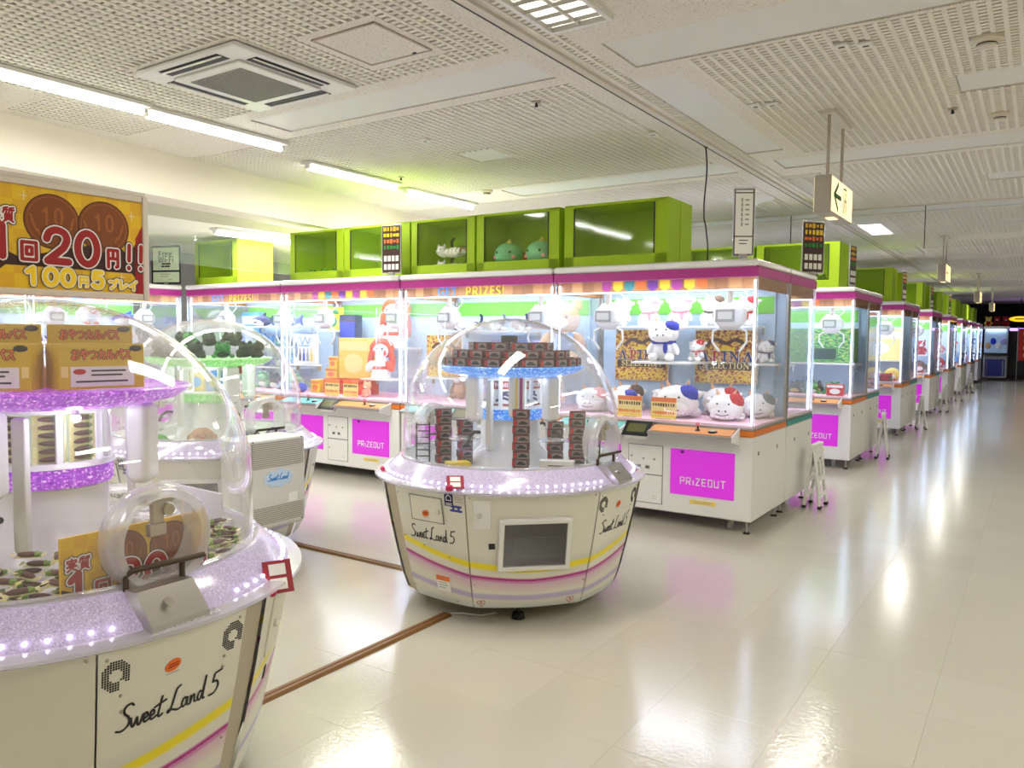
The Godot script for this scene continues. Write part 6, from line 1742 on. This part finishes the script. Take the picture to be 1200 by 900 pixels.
	for s in [-1, 1]:
		var fence := thing("rail_tower", "black lattice rail standing at the %s of the middle dome" % ["left", "right"][0 if s < 0 else 1], "rail", around(DB, 0.12 - 0.1 * s, s * 0.47, 0.702), PI / 2 - pb)
		var m := MB.new()
		for x in [-0.035, 0.035]:
			m.box(Vector3(x, 0.14, 0), Vector3(0.008, 0.28, 0.008))
		for k in 8:
			m.box(Vector3(0, 0.03 + 0.034 * k, 0), Vector3(0.07, 0.006, 0.006))
		obj("lattice", m, "dark", fence)
		obj("lattice_foot", bx(Vector3(0, 0.004, 0), Vector3(0.1, 0.008, 0.06)), "dark", fence)
	for k in 4:
		var mound := obj("blue_pebble_mound", MB.new().ball(Vector3.ZERO, Vector3(0.085, 0.03, 0.06), 18, 8), "pebble_blue", find_child("dome_prize_machine_001", false, false), Basis(Vector3.UP, 0) * (around(DB, [0.2, 0.36, 0.2, 0.38][k], [-0.24, -0.06, 0.24, 0.2][k], 0.70) - DB)) if M.has("pebble_blue") else null
	for k in 2:
		var a := pb + deg_to_rad([12.0, -52.0][k])
		var pc := thing("window_card", "%s red and white card in the middle dome's column window" % ["wide", "narrow"][k], "card", DB + Vector3(cos(a) * 0.155, 1.067, sin(a) * 0.155), PI / 2 - a)
		obj("card", bx(Vector3(0, 0.07, 0), Vector3(0.125, 0.14, 0.004)), "paper", pc)
		obj("printed_band", bx(Vector3(0, 0.115, 0.0025), Vector3(0.125, 0.045, 0.001)), "card_red", pc)
		lettering("TOMICA", 0.03, "white", pc, Vector3(0, 0.115, 0.0035))
		obj("printed_foot", bx(Vector3(0, 0.007, 0.0025), Vector3(0.125, 0.012, 0.001)), "card_red", pc)
		obj("printed_cars", MB.new().strokes([pl([-0.045, 0.03, -0.01, 0.045, 0.035, 0.032]), pl([-0.03, 0.05, 0.0, 0.065, 0.03, 0.055]), pl([-0.015, 0.072, 0.015, 0.076])], 0.014, flat(Transform3D(Basis(), Vector3(0, 0, 0.0025)))), "navy", pc)
	# ---- C: dark green plush balls and little prizes
	var pc := atan2(-DC.z, -DC.x)
	for k in 13:
		var up := k >= 8
		var a := pc + deg_to_rad((-105.0 + 30.0 * k) if not up else (-84.0 + 42.0 * (k - 8)))
		var r := 0.31 if not up else 0.17
		plush("frog", ["dark_green", "moss", "dark_green", "green"][k % 4], "dark_green", "green_plush_ball", "dark green round plush on the rear dome's shelf, %s layer, %s from the right" % [["lower", "upper"][1 if up else 0], COUNT[k - 8 if up else k]], "plush toy", DC + Vector3(cos(a) * r, 1.2895 + (0.075 if up else 0.0), sin(a) * r), PI / 2 - a + rr(-0.3, 0.3), 0.48 if not up else 0.42, ["lower", "upper"][1 if up else 0] + " layer of dark green plushes")
	for q in [["brown", "plush_brown", -0.42, 0.22, 0.5], ["pink brown", "plush_tan", -0.05, 0.44, 0.55], ["purple", "purple", 0.42, 0.18, 0.42], ["green", "leaf_green", -0.3, 0.4, 0.4], ["blue", "navy", 0.25, 0.3, 0.4], ["mint", "mint", 0.38, 0.34, 0.3]]:
		plush("ball", q[1], "plush_white" if q[0] == "blue" else q[1], "little_plush", "little %s plush on the rear dome's field" % q[0], "plush toy", around(DC, q[3], q[2], 0.714), PI / 2 - pc, q[4])
	for k in 7:
		picture_box("little %s prize packet on the rear dome's field" % ["green", "blue", "yellow", "white", "mint", "red", "brown"][k], around(DC, rr(0.34, 0.5), -0.36 + 0.12 * k, 0.702), Vector3(0.07, 0.045, 0.03), ["leaf_green", "sky_blue", "yellow", "paper", "mint", "red", "plush_brown"][k], ["paper", "navy", "orange", "green", "paper", "yellow", "paper"][k], rr(0, 3))
	for k in 3:
		var a := pc + deg_to_rad([32.0, -12.0, -52.0][k])
		var cd := thing("window_card", "%s picture card in the rear dome's column window" % ["yellow", "blue", "green"][k], "card", DC + Vector3(cos(a) * 0.155, 1.067, sin(a) * 0.155), PI / 2 - a)
		obj("card", bx(Vector3(0, 0.068, 0), Vector3(0.11, 0.135, 0.004)), ["plush_yellow", "sky_blue", "mint"][k], cd)
		obj("printed_picture", MB.new().prism(PackedVector2Array(ring(Vector2(0, 0.06), Vector2(0.035, 0.035), 18)), 0.0021, 0.003), ["sky_blue", "plush_yellow", "orange"][k], cd)
	obj("red_flap", bx(Vector3(0, 0, 0), Vector3(0.10, 0.05, 0.004)), "red", find_child("dome_prize_machine_002", false, false), around(DC, 0.2, 0.17, 1.21) - DC)

func coin_poster(label: String, at: Vector3, turn: float, w: float, h: float, margin: float) -> Node3D:
	# yellow chequered poster: two copper coins, red lettering with white and dark outlines; foot at y = 0
	var t := thing("coin_poster", label, "poster", at, turn)
	var k := w / 0.56
	if margin > 0.0:
		var f := MB.new()
		for s in [-1, 1]:
			f.rbox(Vector3(s * (w / 2 + margin / 2), h / 2, 0), Vector3(margin, h + margin * 2, 0.02), 0.004)
			f.rbox(Vector3(0, h / 2 + s * (h / 2 + margin / 2), 0), Vector3(w, margin, 0.02), 0.004)
		obj("poster_frame", f, "frame", t)
	obj("poster_board", bx(Vector3(0, h / 2, 0), Vector3(w, h, 0.008)), "yellow_board", t)
	var z := 0.0042
	var ch := MB.new()
	var n := 12
	for i in n:
		for j in 7:
			if (i + j) % 2 == 0: continue
			var a := Vector2(-w / 2 + w * i / n, h - h * (j + 1) / 7.0)
			ch.quad(Vector3(a.x, a.y, z), Vector3(a.x + w / n, a.y, z), Vector3(a.x + w / n, a.y + h / 7.0, z), Vector3(a.x, a.y + h / 7.0, z), Vector3.BACK)
	obj("printed_checks", ch, "yellow_deep", t)
	# dark red field across the lower part
	obj("printed_shadow", slab2([-w / 2, h * 0.05, -w * 0.38, h * 0.22, w * 0.42, h * 0.22, w / 2, h * 0.06, w / 2, h * 0.7, w * 0.40, h * 0.40, w * 0.30, h * 0.55, -w * 0.30, h * 0.30, -w / 2, h * 0.45], z, z + 0.0004), "poster_brown", t)
	obj("printed_corner", slab2([w * 0.44, 0, w / 2, 0, w / 2, h * 0.75, w * 0.45, h * 0.6], z, z + 0.0006), "dark_red", t)
	for c in 2:
		var cx := (-0.10 + 0.33 * c) * w
		var cy := h * 0.68
		var r := h * 0.275
		obj("printed_coin_rim", MB.new().prism(PackedVector2Array(ring(Vector2(cx, cy), Vector2(r, r), 40)), z, z + 0.0006 + 0.0004 * c), "poster_brown", t)
		obj("printed_coin", MB.new().prism(PackedVector2Array(ring(Vector2(cx, cy), Vector2(r, r) * 0.965, 40)), z, z + 0.0008 + 0.0004 * c), "coin", t)
		var zz := z + 0.0011 + 0.0004 * c
		obj("printed_coin_ring", MB.new().strokes([ring(Vector2(cx, cy), Vector2(r, r) * 0.88, 40)], r * 0.03, flat(Transform3D(Basis(), Vector3(0, 0, zz)))), "coin_light", t)
		obj("printed_coin_number", MB.new().strokes(place(word("10", 0.8, 0.25), Vector2(cx - r * 0.36, cy - r * 0.12), Vector2(r * 0.4, r * 0.6)), r * 0.09, flat(Transform3D(Basis(), Vector3(0, 0, zz)))), "coin_light", t)
		var lv := []
		for s in [-1, 1]:
			for q in 4:
				var a: float = PI * 1.5 + s * (0.7 + 0.28 * q)
				var o := Vector2(cx, cy) + Vector2(cos(a), sin(a)) * r * 0.68
				lv.append([o, o + Vector2(s * 0.08, 0.2) * r])
		obj("printed_laurel", MB.new().strokes(lv, r * 0.07, flat(Transform3D(Basis(), Vector3(0, 0, zz)))), "coin_light", t)
	var parts := [["実質", Vector2(-0.47, 0.63), Vector2(0.078, 0.135), 0.012], ["1", Vector2(-0.46, 0.30), Vector2(0.145, 0.30), 0.044], ["回", Vector2(-0.295, 0.28), Vector2(0.115, 0.18), 0.022], ["20", Vector2(-0.15, 0.28), Vector2(0.185, 0.32), 0.046], ["円", Vector2(0.245, 0.27), Vector2(0.095, 0.19), 0.022], ["!!", Vector2(0.365, 0.27), Vector2(0.085, 0.25), 0.028],
		["100", Vector2(-0.27, 0.05), Vector2(0.105, 0.155), 0.030], ["円", Vector2(0.055, 0.045), Vector2(0.07, 0.10), 0.014], ["5", Vector2(0.14, 0.05), Vector2(0.095, 0.155), 0.030], ["プレイ", Vector2(0.255, 0.04), Vector2(0.07, 0.095), 0.016]]
	for layer in 3:
		for q in parts:
			var low: bool = q[1].y < 0.2
			var ln := place(word(q[0], 0.86, 0.14), Vector2(q[1].x * w, q[1].y * h), Vector2(q[2].x * w, q[2].y * h))
			var wide: float = q[3] * w + [0.030, 0.018, 0.0][layer] * w * (0.75 if low else 1.0)
			var c: String = ["poster_brown", "white", "yellow" if low else "dark_red"][layer]
			obj("lettering", MB.new().strokes(ln, wide, flat(Transform3D(Basis(), Vector3(0, 0, z + 0.0022 + 0.0004 * layer)))), c, t)
	for s in [[0.42, 0.84], [-0.49, 0.18], [0.34, 0.17], [-0.27, 0.90]]:
		obj("printed_sparkle", MB.new().strokes([pl([-0.012, 0, 0.012, 0]), pl([0, -0.016, 0, 0.016])].map(func(l: Array) -> Array: return l.map(func(p: Vector2) -> Vector2: return p * k)), 0.0016 * k, flat(Transform3D(Basis(), Vector3(s[0] * w, s[1] * h, z + 0.0036)))), "white", t)
	return t

func notice(label: String, at: Vector3, turn: float, w: float, h: float, kind: String) -> Node3D:
	var t := thing("notice_holder", label, "notice", at, turn)
	obj("acrylic_sleeve", bx(Vector3(0, h / 2, 0), Vector3(w + 0.02, h + 0.03, 0.008), 0.002), "acrylic", t)
	obj("sheet", bx(Vector3(0, h / 2, 0.005), Vector3(w, h, 0.001)), {"wifi": "paper_green", "white": "paper", "price": "poster_brown"}[kind], t)
	obj("stand_clip", bx(Vector3(0, -0.012, 0), Vector3(0.06, 0.03, 0.03), 0.004), "grey", t)
	var z := 0.006
	if kind == "wifi":
		obj("sheet_border", MB.new().strokes([pl([-w / 2, 0, w / 2, 0, w / 2, h, -w / 2, h, -w / 2, 0]), pl([-w / 2, h * 0.33, w / 2, h * 0.33])], 0.022, flat(Transform3D(Basis(), Vector3(0, 0, z)))), "navy_ink", t)
		lettering("Free", 0.095, "black", t, Vector3(-0.01, h * 0.80, z))
		lettering("Wi-Fi", 0.095, "black", t, Vector3(0, h * 0.645, z))
		obj("fine_print", MB.new().strokes([pl([-0.05, h * 0.53, -0.02, h * 0.53]), pl([0.0, h * 0.53, 0.06, h * 0.53]), pl([-0.06, h * 0.46, -0.03, h * 0.46]), pl([-0.01, h * 0.46, 0.05, h * 0.46])], 0.018, flat(Transform3D(Basis(), Vector3(0, 0, z)))), "black", t)
		obj("fine_print", MB.new().strokes([pl([-0.08, h * 0.25, 0.06, h * 0.25]), pl([-0.08, h * 0.19, 0.03, h * 0.19]), pl([0.03, h * 0.1, 0.08, h * 0.1])], 0.008, flat(Transform3D(Basis(), Vector3(0, 0, z)))), "grey", t)
	elif kind == "white":
		obj("sheet_border", MB.new().strokes([pl([-w / 2, 0, w / 2, 0, w / 2, h, -w / 2, h, -w / 2, 0]), pl([-w / 2, h * 0.28, w / 2, h * 0.28]), pl([-w / 2, h * 0.95, w / 2, h * 0.95])], 0.008, flat(Transform3D(Basis(), Vector3(0, 0, z)))), "dark", t)
		var m := []
		for k in 6:
			m.append(pl([-0.015, h * (0.82 - 0.075 * k), -0.015, h * (0.86 - 0.075 * k)]))
			m.append(pl([0.012, h * (0.84 - 0.075 * k), 0.03, h * (0.84 - 0.075 * k)]))
		obj("fine_print", MB.new().strokes(m, 0.012, flat(Transform3D(Basis(), Vector3(0, 0, z)))), "grey", t)
		obj("fine_print", MB.new().strokes([pl([-0.03, h * 0.22, 0.03, h * 0.22]), pl([-0.03, h * 0.17, 0.02, h * 0.17])], 0.006, flat(Transform3D(Basis(), Vector3(0, 0, z)))), "dark", t)
	else:
		var cs := ["yellow_deep", "yellow", "orange", "green"]
		for k in 4:
			var m := MB.new()
			for i in 5:
				m.box(Vector3(-w * 0.36 + w * 0.18 * i, h * (0.93 - 0.13 * k), z), Vector3(w * rr(0.08, 0.16), h * rr(0.05, 0.1), 0.0006))
			obj("printed_patches", m, cs[k], t)
		for r in 2:
			for i in 4:
				obj("printed_picture", bx(Vector3(-w * 0.33 + w * 0.22 * i, h * (0.30 - 0.18 * r), z), Vector3(w * 0.16, h * 0.12, 0.0006)), "paper", t)
	return t

func exit_sign(label: String, at: Vector3, drop: float, s := 1.0) -> void:
	# lit box on two rods; its long faces look across the aisle
	var t := thing("exit_sign", label, "exit sign", at)
	obj("sign_case", bx(Vector3(0, 0, 0), Vector3(0.11, 0.25, 0.70) * s, 0.006), "sign_case", t)
	obj("ceiling_plate", bx(Vector3(0, drop, 0), Vector3(0.10, 0.03, 0.54) * s, 0.006), "frame", t)
	for z in [-0.22, 0.22]:
		obj("hanger_rod", MB.new().cyl(Vector3(0, 0.12 * s, z * s), Vector3(0, drop, z * s), 0.011, 0.011, 10), "rod", t)
	for e in [-1, 1]:
		var x := Transform3D(Basis(Vector3.UP, PI / 2 * e), Vector3(e * 0.0555 * s, 0, 0))
		var face := obj("light_panel", MB.new().box(Vector3.ZERO, Vector3(0.68, 0.23, 0.004) * s, x), "exit_on", t)
		var m := flat(x * Transform3D(Basis(), Vector3(0, 0, 0.0035)))
		obj("arrow", MB.new().strokes([pl([-0.26, 0.0, -0.06, 0.0])], 0.034 * s, m).strokes([pl([-0.15, 0.085, -0.27, 0.0, -0.15, -0.085])], 0.034 * s, m), "exit_green", face)
		obj("door_symbol", MB.new().strokes([pl([0.03, -0.095, 0.03, 0.085, 0.125, 0.085, 0.125, -0.095])], 0.013 * s, m), "exit_dark", face)
		obj("running_figure", MB.new().strokes([ring(Vector2(0.088, 0.05), Vector2(0.008, 0.008), 8), pl([0.085, 0.03, 0.075, -0.02, 0.095, -0.045, 0.085, -0.085]), pl([0.075, -0.02, 0.055, -0.05, 0.045, -0.08]), pl([0.083, 0.02, 0.06, 0.005, 0.05, -0.02]), pl([0.083, 0.02, 0.10, -0.005, 0.112, 0.005])], 0.011 * s, m), "exit_green", face)
	obj("lamp_slot", bx(Vector3(0, -0.131 * s, 0.06), Vector3(0.06, 0.004, 0.12) * s), "exit_on", t)

func hanging_signs() -> void:
	mat("navy_ink", Color(0.06, 0.08, 0.16), 0.5)
	mat("yellow_board", Color(0.90, 0.74, 0.06), 0.5)
	mat("sign_case", Color(0.66, 0.63, 0.57), 0.5)
	mat("exit_dark", Color(0.10, 0.22, 0.08), 0.5)
	var p := coin_poster("large framed yellow and red coin poster hanging over the nearest dome machine", Vector3(-2.62, 1.585, -1.325), PI / 2, 0.50, 0.315, 0.022)
	obj("hanger_rod", MB.new().cyl(Vector3(-0.40, 0.345, -0.004), Vector3(-0.40, 1.41, -0.004), 0.008, 0.008, 8), "rod", p)
	obj("hanger_bar", bx(Vector3(-0.07, 0.344, -0.004), Vector3(0.67, 0.014, 0.014), 0.002), "frame", p)
	notice("framed Free Wi-Fi notice standing on the left corner cabinet", Vector3(-8.80, 2.05, -5.6), 0.3, 0.40, 0.44, "wifi")
	notice("tall white notice on the corner cabinet's aisle end", Vector3(-1.79, 2.045, -5.62), 0.5, 0.13, 0.46, "white")
	notice("dark picture price strip standing before the fourth lime bin", Vector3(-5.165, 2.045, -5.62), 0.15, 0.20, 0.44, "price")
	notice("dark picture price strip on the rear corner cabinet, below the exit sign", Vector3(-1.72, 2.045, -7.38), 0.9, 0.22, 0.44, "price")
	for k in 4:
		notice("narrow price strip seen edge-on on the %s row's aisle end" % NTH[k + 1], Vector3(-1.74, 2.045, ROWS[k + 1] - 0.05 - (0.0 if k == 0 else 0.2)), 1.45, 0.2, 0.42, "price")
	exit_sign("lit exit sign box with a green left arrow, hanging from two rods over the aisle", Vector3(-1.255, 2.425, -5.95), 0.565)
	exit_sign("second hanging exit sign box, small, beyond the glass screen", Vector3(-1.25, 2.45, -13.6), 0.54)
	exit_sign("third hanging exit sign box, far over the aisle", Vector3(-1.25, 2.45, -21.5), 0.54)
	exit_sign("farthest hanging exit sign box near the dark end", Vector3(-1.25, 2.45, -28.0), 0.54)
	var w := thing("hanging_cable", "thin dark cable hanging from the ceiling rail to the corner cabinet's top", "cable", Vector3(-2.3, 0, -6.2))
	var path := []
	for k in 16:
		var f := k / 15.0
		path.append(Vector3(0.012 * sin(f * 9.0) + (0.03 * f if f > 0.6 else 0.018 * f), 2.99 - f * 0.965, 0.0))
	obj("cable_run", MB.new().tube(path, 0.006, 6), "dark", w)
	obj("cable_clip", bx(Vector3(0, 2.99, 0), Vector3(0.03, 0.02, 0.03), 0.004), "dark", w)

func far_end() -> void:
	mat("yellow_lit", Color(0.95, 0.8, 0.2), 0.5, 0.0, {"emission_enabled": true, "emission": Color(0.95, 0.75, 0.15), "emission_energy_multiplier": 0.6})
	mat("deep_blue", Color(0.05, 0.12, 0.45), 0.4)
	mat("banner_red", Color(0.80, 0.12, 0.06), 0.6)
	var t := thing("prize_cabinet", "small lit prize cabinet with a dark blue lower door at the aisle's dark end", "claw machine", Vector3(-1.32, 0, -33.2))
	obj("body", bx(Vector3(0, 0.5, -0.4), Vector3(0.74, 0.80, 0.8), 0.02), "grey", t)
	obj("blue_door", bx(Vector3(0, 0.46, 0.006), Vector3(0.62, 0.62, 0.014), 0.004), "deep_blue", t)
	obj("door_rail", MB.new().tube([Vector3(-0.25, 0.72, 0.03), Vector3(-0.25, 0.12, 0.03), Vector3(0.25, 0.12, 0.03), Vector3(0.25, 0.72, 0.03)], 0.012, 8), "steel", t)
	obj("control_shelf", bx(Vector3(0, 0.95, 0.08), Vector3(0.76, 0.06, 0.22), 0.01), "dark", t)
	obj("display_case", bx(Vector3(0, 1.42, -0.45), Vector3(0.72, 0.86, 0.7), 0.01), "pale_blue", t)
	obj("light_panel", bx(Vector3(0, 1.82, -0.05), Vector3(0.6, 0.03, 0.08)), "led_soft", t)
	obj("case_top", bx(Vector3(0, 1.90, -0.4), Vector3(0.8, 0.12, 0.84), 0.02), "steel", t)
	for k in 4:
		obj("pictured_prize", bl(Vector3(-0.24 + 0.16 * k, 1.25 + 0.16 * (k % 2), -0.08), Vector3(0.09, 0.12, 0.04)), ["plush_tan", "blue", "plush_white", "plush_lilac"][k], t)
	for k in 3:
		plush("bear", ["plush_yellow", "plush_red", "plush_red"][k], ["plush_red", "plush_brown", "plush_red"][k], "roof_plush", "%s plush sitting on top of the dark end's cabinets" % ["yellow", "red", "dark red"][k], "plush toy", Vector3(-1.59 + 0.27 * k, 1.961, -33.6), 0.0, 0.85)
	var b := thing("banner", "tall red and orange cloth banner beside the far blue prize cabinet", "banner", Vector3(-0.36, 0, -33.5))
	obj("banner_pole", MB.new().cyl(Vector3(-0.30, 0, 0), Vector3(-0.30, 1.95, 0), 0.014, 0.014, 10), "steel", b)
	obj("banner_base", MB.new().lathe([Vector2(0.2, 0.0), Vector2(0.19, 0.03), Vector2(0.0, 0.04)], 20, Transform3D(Basis(), Vector3(-0.30, 0, 0))), "dark", b)
	obj("cloth", bx(Vector3(0.0, 1.30, 0), Vector3(0.56, 1.15, 0.012), 0.004), "banner_red", b)
	for k in 4:
		obj("printed_mark", bx(Vector3(0.0, 1.70 - 0.26 * k, 0.007), Vector3(0.26 - 0.03 * (k % 2), 0.12, 0.003)), "orange_pale", b)
	var y := thing("lit_oval_sign", "small glowing yellow oval sign high on the dark end wall", "sign", Vector3(-0.62, 2.23, -34.2))
	obj("light_panel", MB.new().prism(PackedVector2Array(ring(Vector2.ZERO, Vector2(0.36, 0.10), 28)), -0.03, 0.03), "yellow_lit", y)
	obj("sign_bar", bx(Vector3(0, 0.4, -0.02), Vector3(0.03, 0.72, 0.02)), "dark", y)
	obj("printed_mark", bx(Vector3(0, 0, 0.031), Vector3(0.34, 0.04, 0.003)), "brown", y)
	var g := thing("game_cabinet", "black game cabinet with a violet lit top behind the red banner", "game machine", Vector3(-0.35, 0, -35.0))
	obj("body", bx(Vector3(0, 0.95, -0.4), Vector3(1.3, 1.7, 0.8), 0.03), "black", g)
	obj("light_panel", bx(Vector3(0, 1.86, -0.3), Vector3(1.25, 0.10, 0.7), 0.03), "violet_lit", g)
	obj("screen_face", bx(Vector3(0.2, 1.35, 0.005), Vector3(0.7, 0.45, 0.02), 0.004), "dark_green", g)
	obj("plinth", bx(Vector3(0, 0.06, -0.4), Vector3(1.34, 0.1, 0.84), 0.01), "dark", g)

func step_stool(label: String, at: Vector3, turn: float, group: String) -> void:
	# A-shaped folding stool, folded nearly shut, its panel facing +x
	var t := thing("folding_step_stool", label, "step stool", at, turn, group)
	for s in [1, -1]:
		var x := Transform3D(Basis(Vector3.BACK, 0.11 * s), Vector3(0, 0, 0))
		var p := MB.new()
		var o := Vector3(s * 0.066, 0, 0)
		for z in [-0.12, 0.12]:
			p.rbox(Vector3(0, 0.27, z), Vector3(0.022, 0.52, 0.05), 0.006, Transform3D(Basis(Vector3.BACK, 0.115 * s), o))
		p.rbox(Vector3(0, 0.47, 0), Vector3(0.022, 0.14, 0.2), 0.006, Transform3D(Basis(Vector3.BACK, 0.115 * s), o))
		p.rbox(Vector3(0, 0.25, 0), Vector3(0.02, 0.05, 0.2), 0.004, Transform3D(Basis(Vector3.BACK, 0.115 * s), o))
		p.rbox(Vector3(0, 0.11, 0), Vector3(0.02, 0.04, 0.2), 0.004, Transform3D(Basis(Vector3.BACK, 0.115 * s), o))
		if s > 0: p.rbox(Vector3(0, 0.33, 0), Vector3(0.02, 0.16, 0.04), 0.004, Transform3D(Basis(Vector3.BACK, 0.115 * s), o))
		obj("leg_frame", p, "white", t)
		for z in [-0.12, 0.12]:
			obj("foot_cap", MB.new().rbox(Vector3(0, 0.012, z), Vector3(0.03, 0.026, 0.058), 0.005, Transform3D(Basis(Vector3.BACK, 0.1 * s), o)), "dark", t)
	obj("top_step", bx(Vector3(0, 0.535, 0), Vector3(0.05, 0.03, 0.29), 0.008), "white", t)
	obj("fine_print", bx(Vector3(0.032, 0.42, 0.0), Vector3(0.003, 0.02, 0.06)), "grey", t)

func floor_things() -> void:
	for k in 2:
		var a := Vector3(-2.50, 0, -1.5) if k == 0 else Vector3(-4.3, 0, -3.61)
		var b := Vector3(-2.50, 0, -3.14) if k == 0 else Vector3(-3.0, 0, -3.61)
		var t := thing("cable_cover", ["brown cable cover strip on the floor running up to the middle dome machine", "brown cable cover strip on the floor between the two rear dome machines"][k], "cable cover", (a + b) / 2, 0.0 if k == 0 else PI / 2)
		var l := a.distance_to(b)
		obj("cover_strip", MB.new().prism(PackedVector2Array(pl([-0.034, 0.0005, 0.034, 0.0005, 0.022, 0.013, -0.022, 0.013])), -l / 2, l / 2), "cable_cover", t)
		obj("cover_rib", bx(Vector3(0, 0.0135, 0), Vector3(0.004, 0.002, l)), "brown", t)
	step_stool("white folding step stool leaning open beside the corner cabinet", Vector3(-1.565, 0, -7.08), 0.0, "")
	for r in range(1, 6):
		step_stool("white folding step stool beside the %s row's aisle end" % NTH[r], Vector3(-1.55, 0, ROWS[r] - 1.25), 0.1 * (r % 3), "")
	var c := thing("floor_cable", "thin white cable on the floor from the brown strip under the middle dome machine", "cable", Vector3(-2.5, 0.004, -3.14))
	obj("cable_run", MB.new().tube([Vector3(0, 0.004, 0), Vector3(0.06, 0.003, -0.05), Vector3(0.16, 0.003, -0.08), Vector3(0.2, 0.003, -0.16)], 0.004, 6), "white", c)

func tag_card(label: String, at: Vector3, b: Basis) -> void:
	var t := thing("prize_tag", label, "card", at)
	t.basis = b
	obj("card", bx(Vector3(0, 0.05, 0), Vector3(0.085, 0.10, 0.003)), "tag_red", t)
	for k in 2:
		obj("printed_picture", bx(Vector3(0.0, 0.072 - 0.044 * k, 0.0018), Vector3(0.05, 0.034, 0.001)), "paper", t)
	obj("card_clip", bx(Vector3(-0.03, 0.005, 0.0), Vector3(0.035, 0.022, 0.03), 0.006), "clip_pink", t)

func small_marks() -> void:
	mat("tag_red", Color(0.60, 0.10, 0.16), 0.5)
	mat("clip_pink", Color(0.78, 0.05, 0.32), 0.4)
	tag_card("red tag with two pale pictures clipped on the nearest dome's rim", Vector3(-1.865, 0.672, -1.54), Basis(Vector3.UP, 1.15) * Basis(Vector3.RIGHT, -0.5))
	tag_card("red tag with two pale pictures on the middle dome's front rim", around(DB, 0.70, -0.26, 0.718), Basis(Vector3.UP, 0.7) * Basis(Vector3.RIGHT, -1.1))
	tag_card("red tag with two pale pictures on the rear dome's front rim", around(DC, 0.68, -0.42, 0.735), Basis(Vector3.UP, 1.0) * Basis(Vector3.RIGHT, -0.9))
	tag_card("red tag with two pale pictures on the middle dome's left rim", around(DB, 0.18, -0.69, 0.712), Basis(Vector3.UP, -0.6) * Basis(Vector3.RIGHT, -1.2))
	tag_card("red tag with two pale pictures on the middle dome's right rim", around(DB, 0.12, 0.69, 0.712), Basis(Vector3.UP, 1.6) * Basis(Vector3.RIGHT, -1.2))
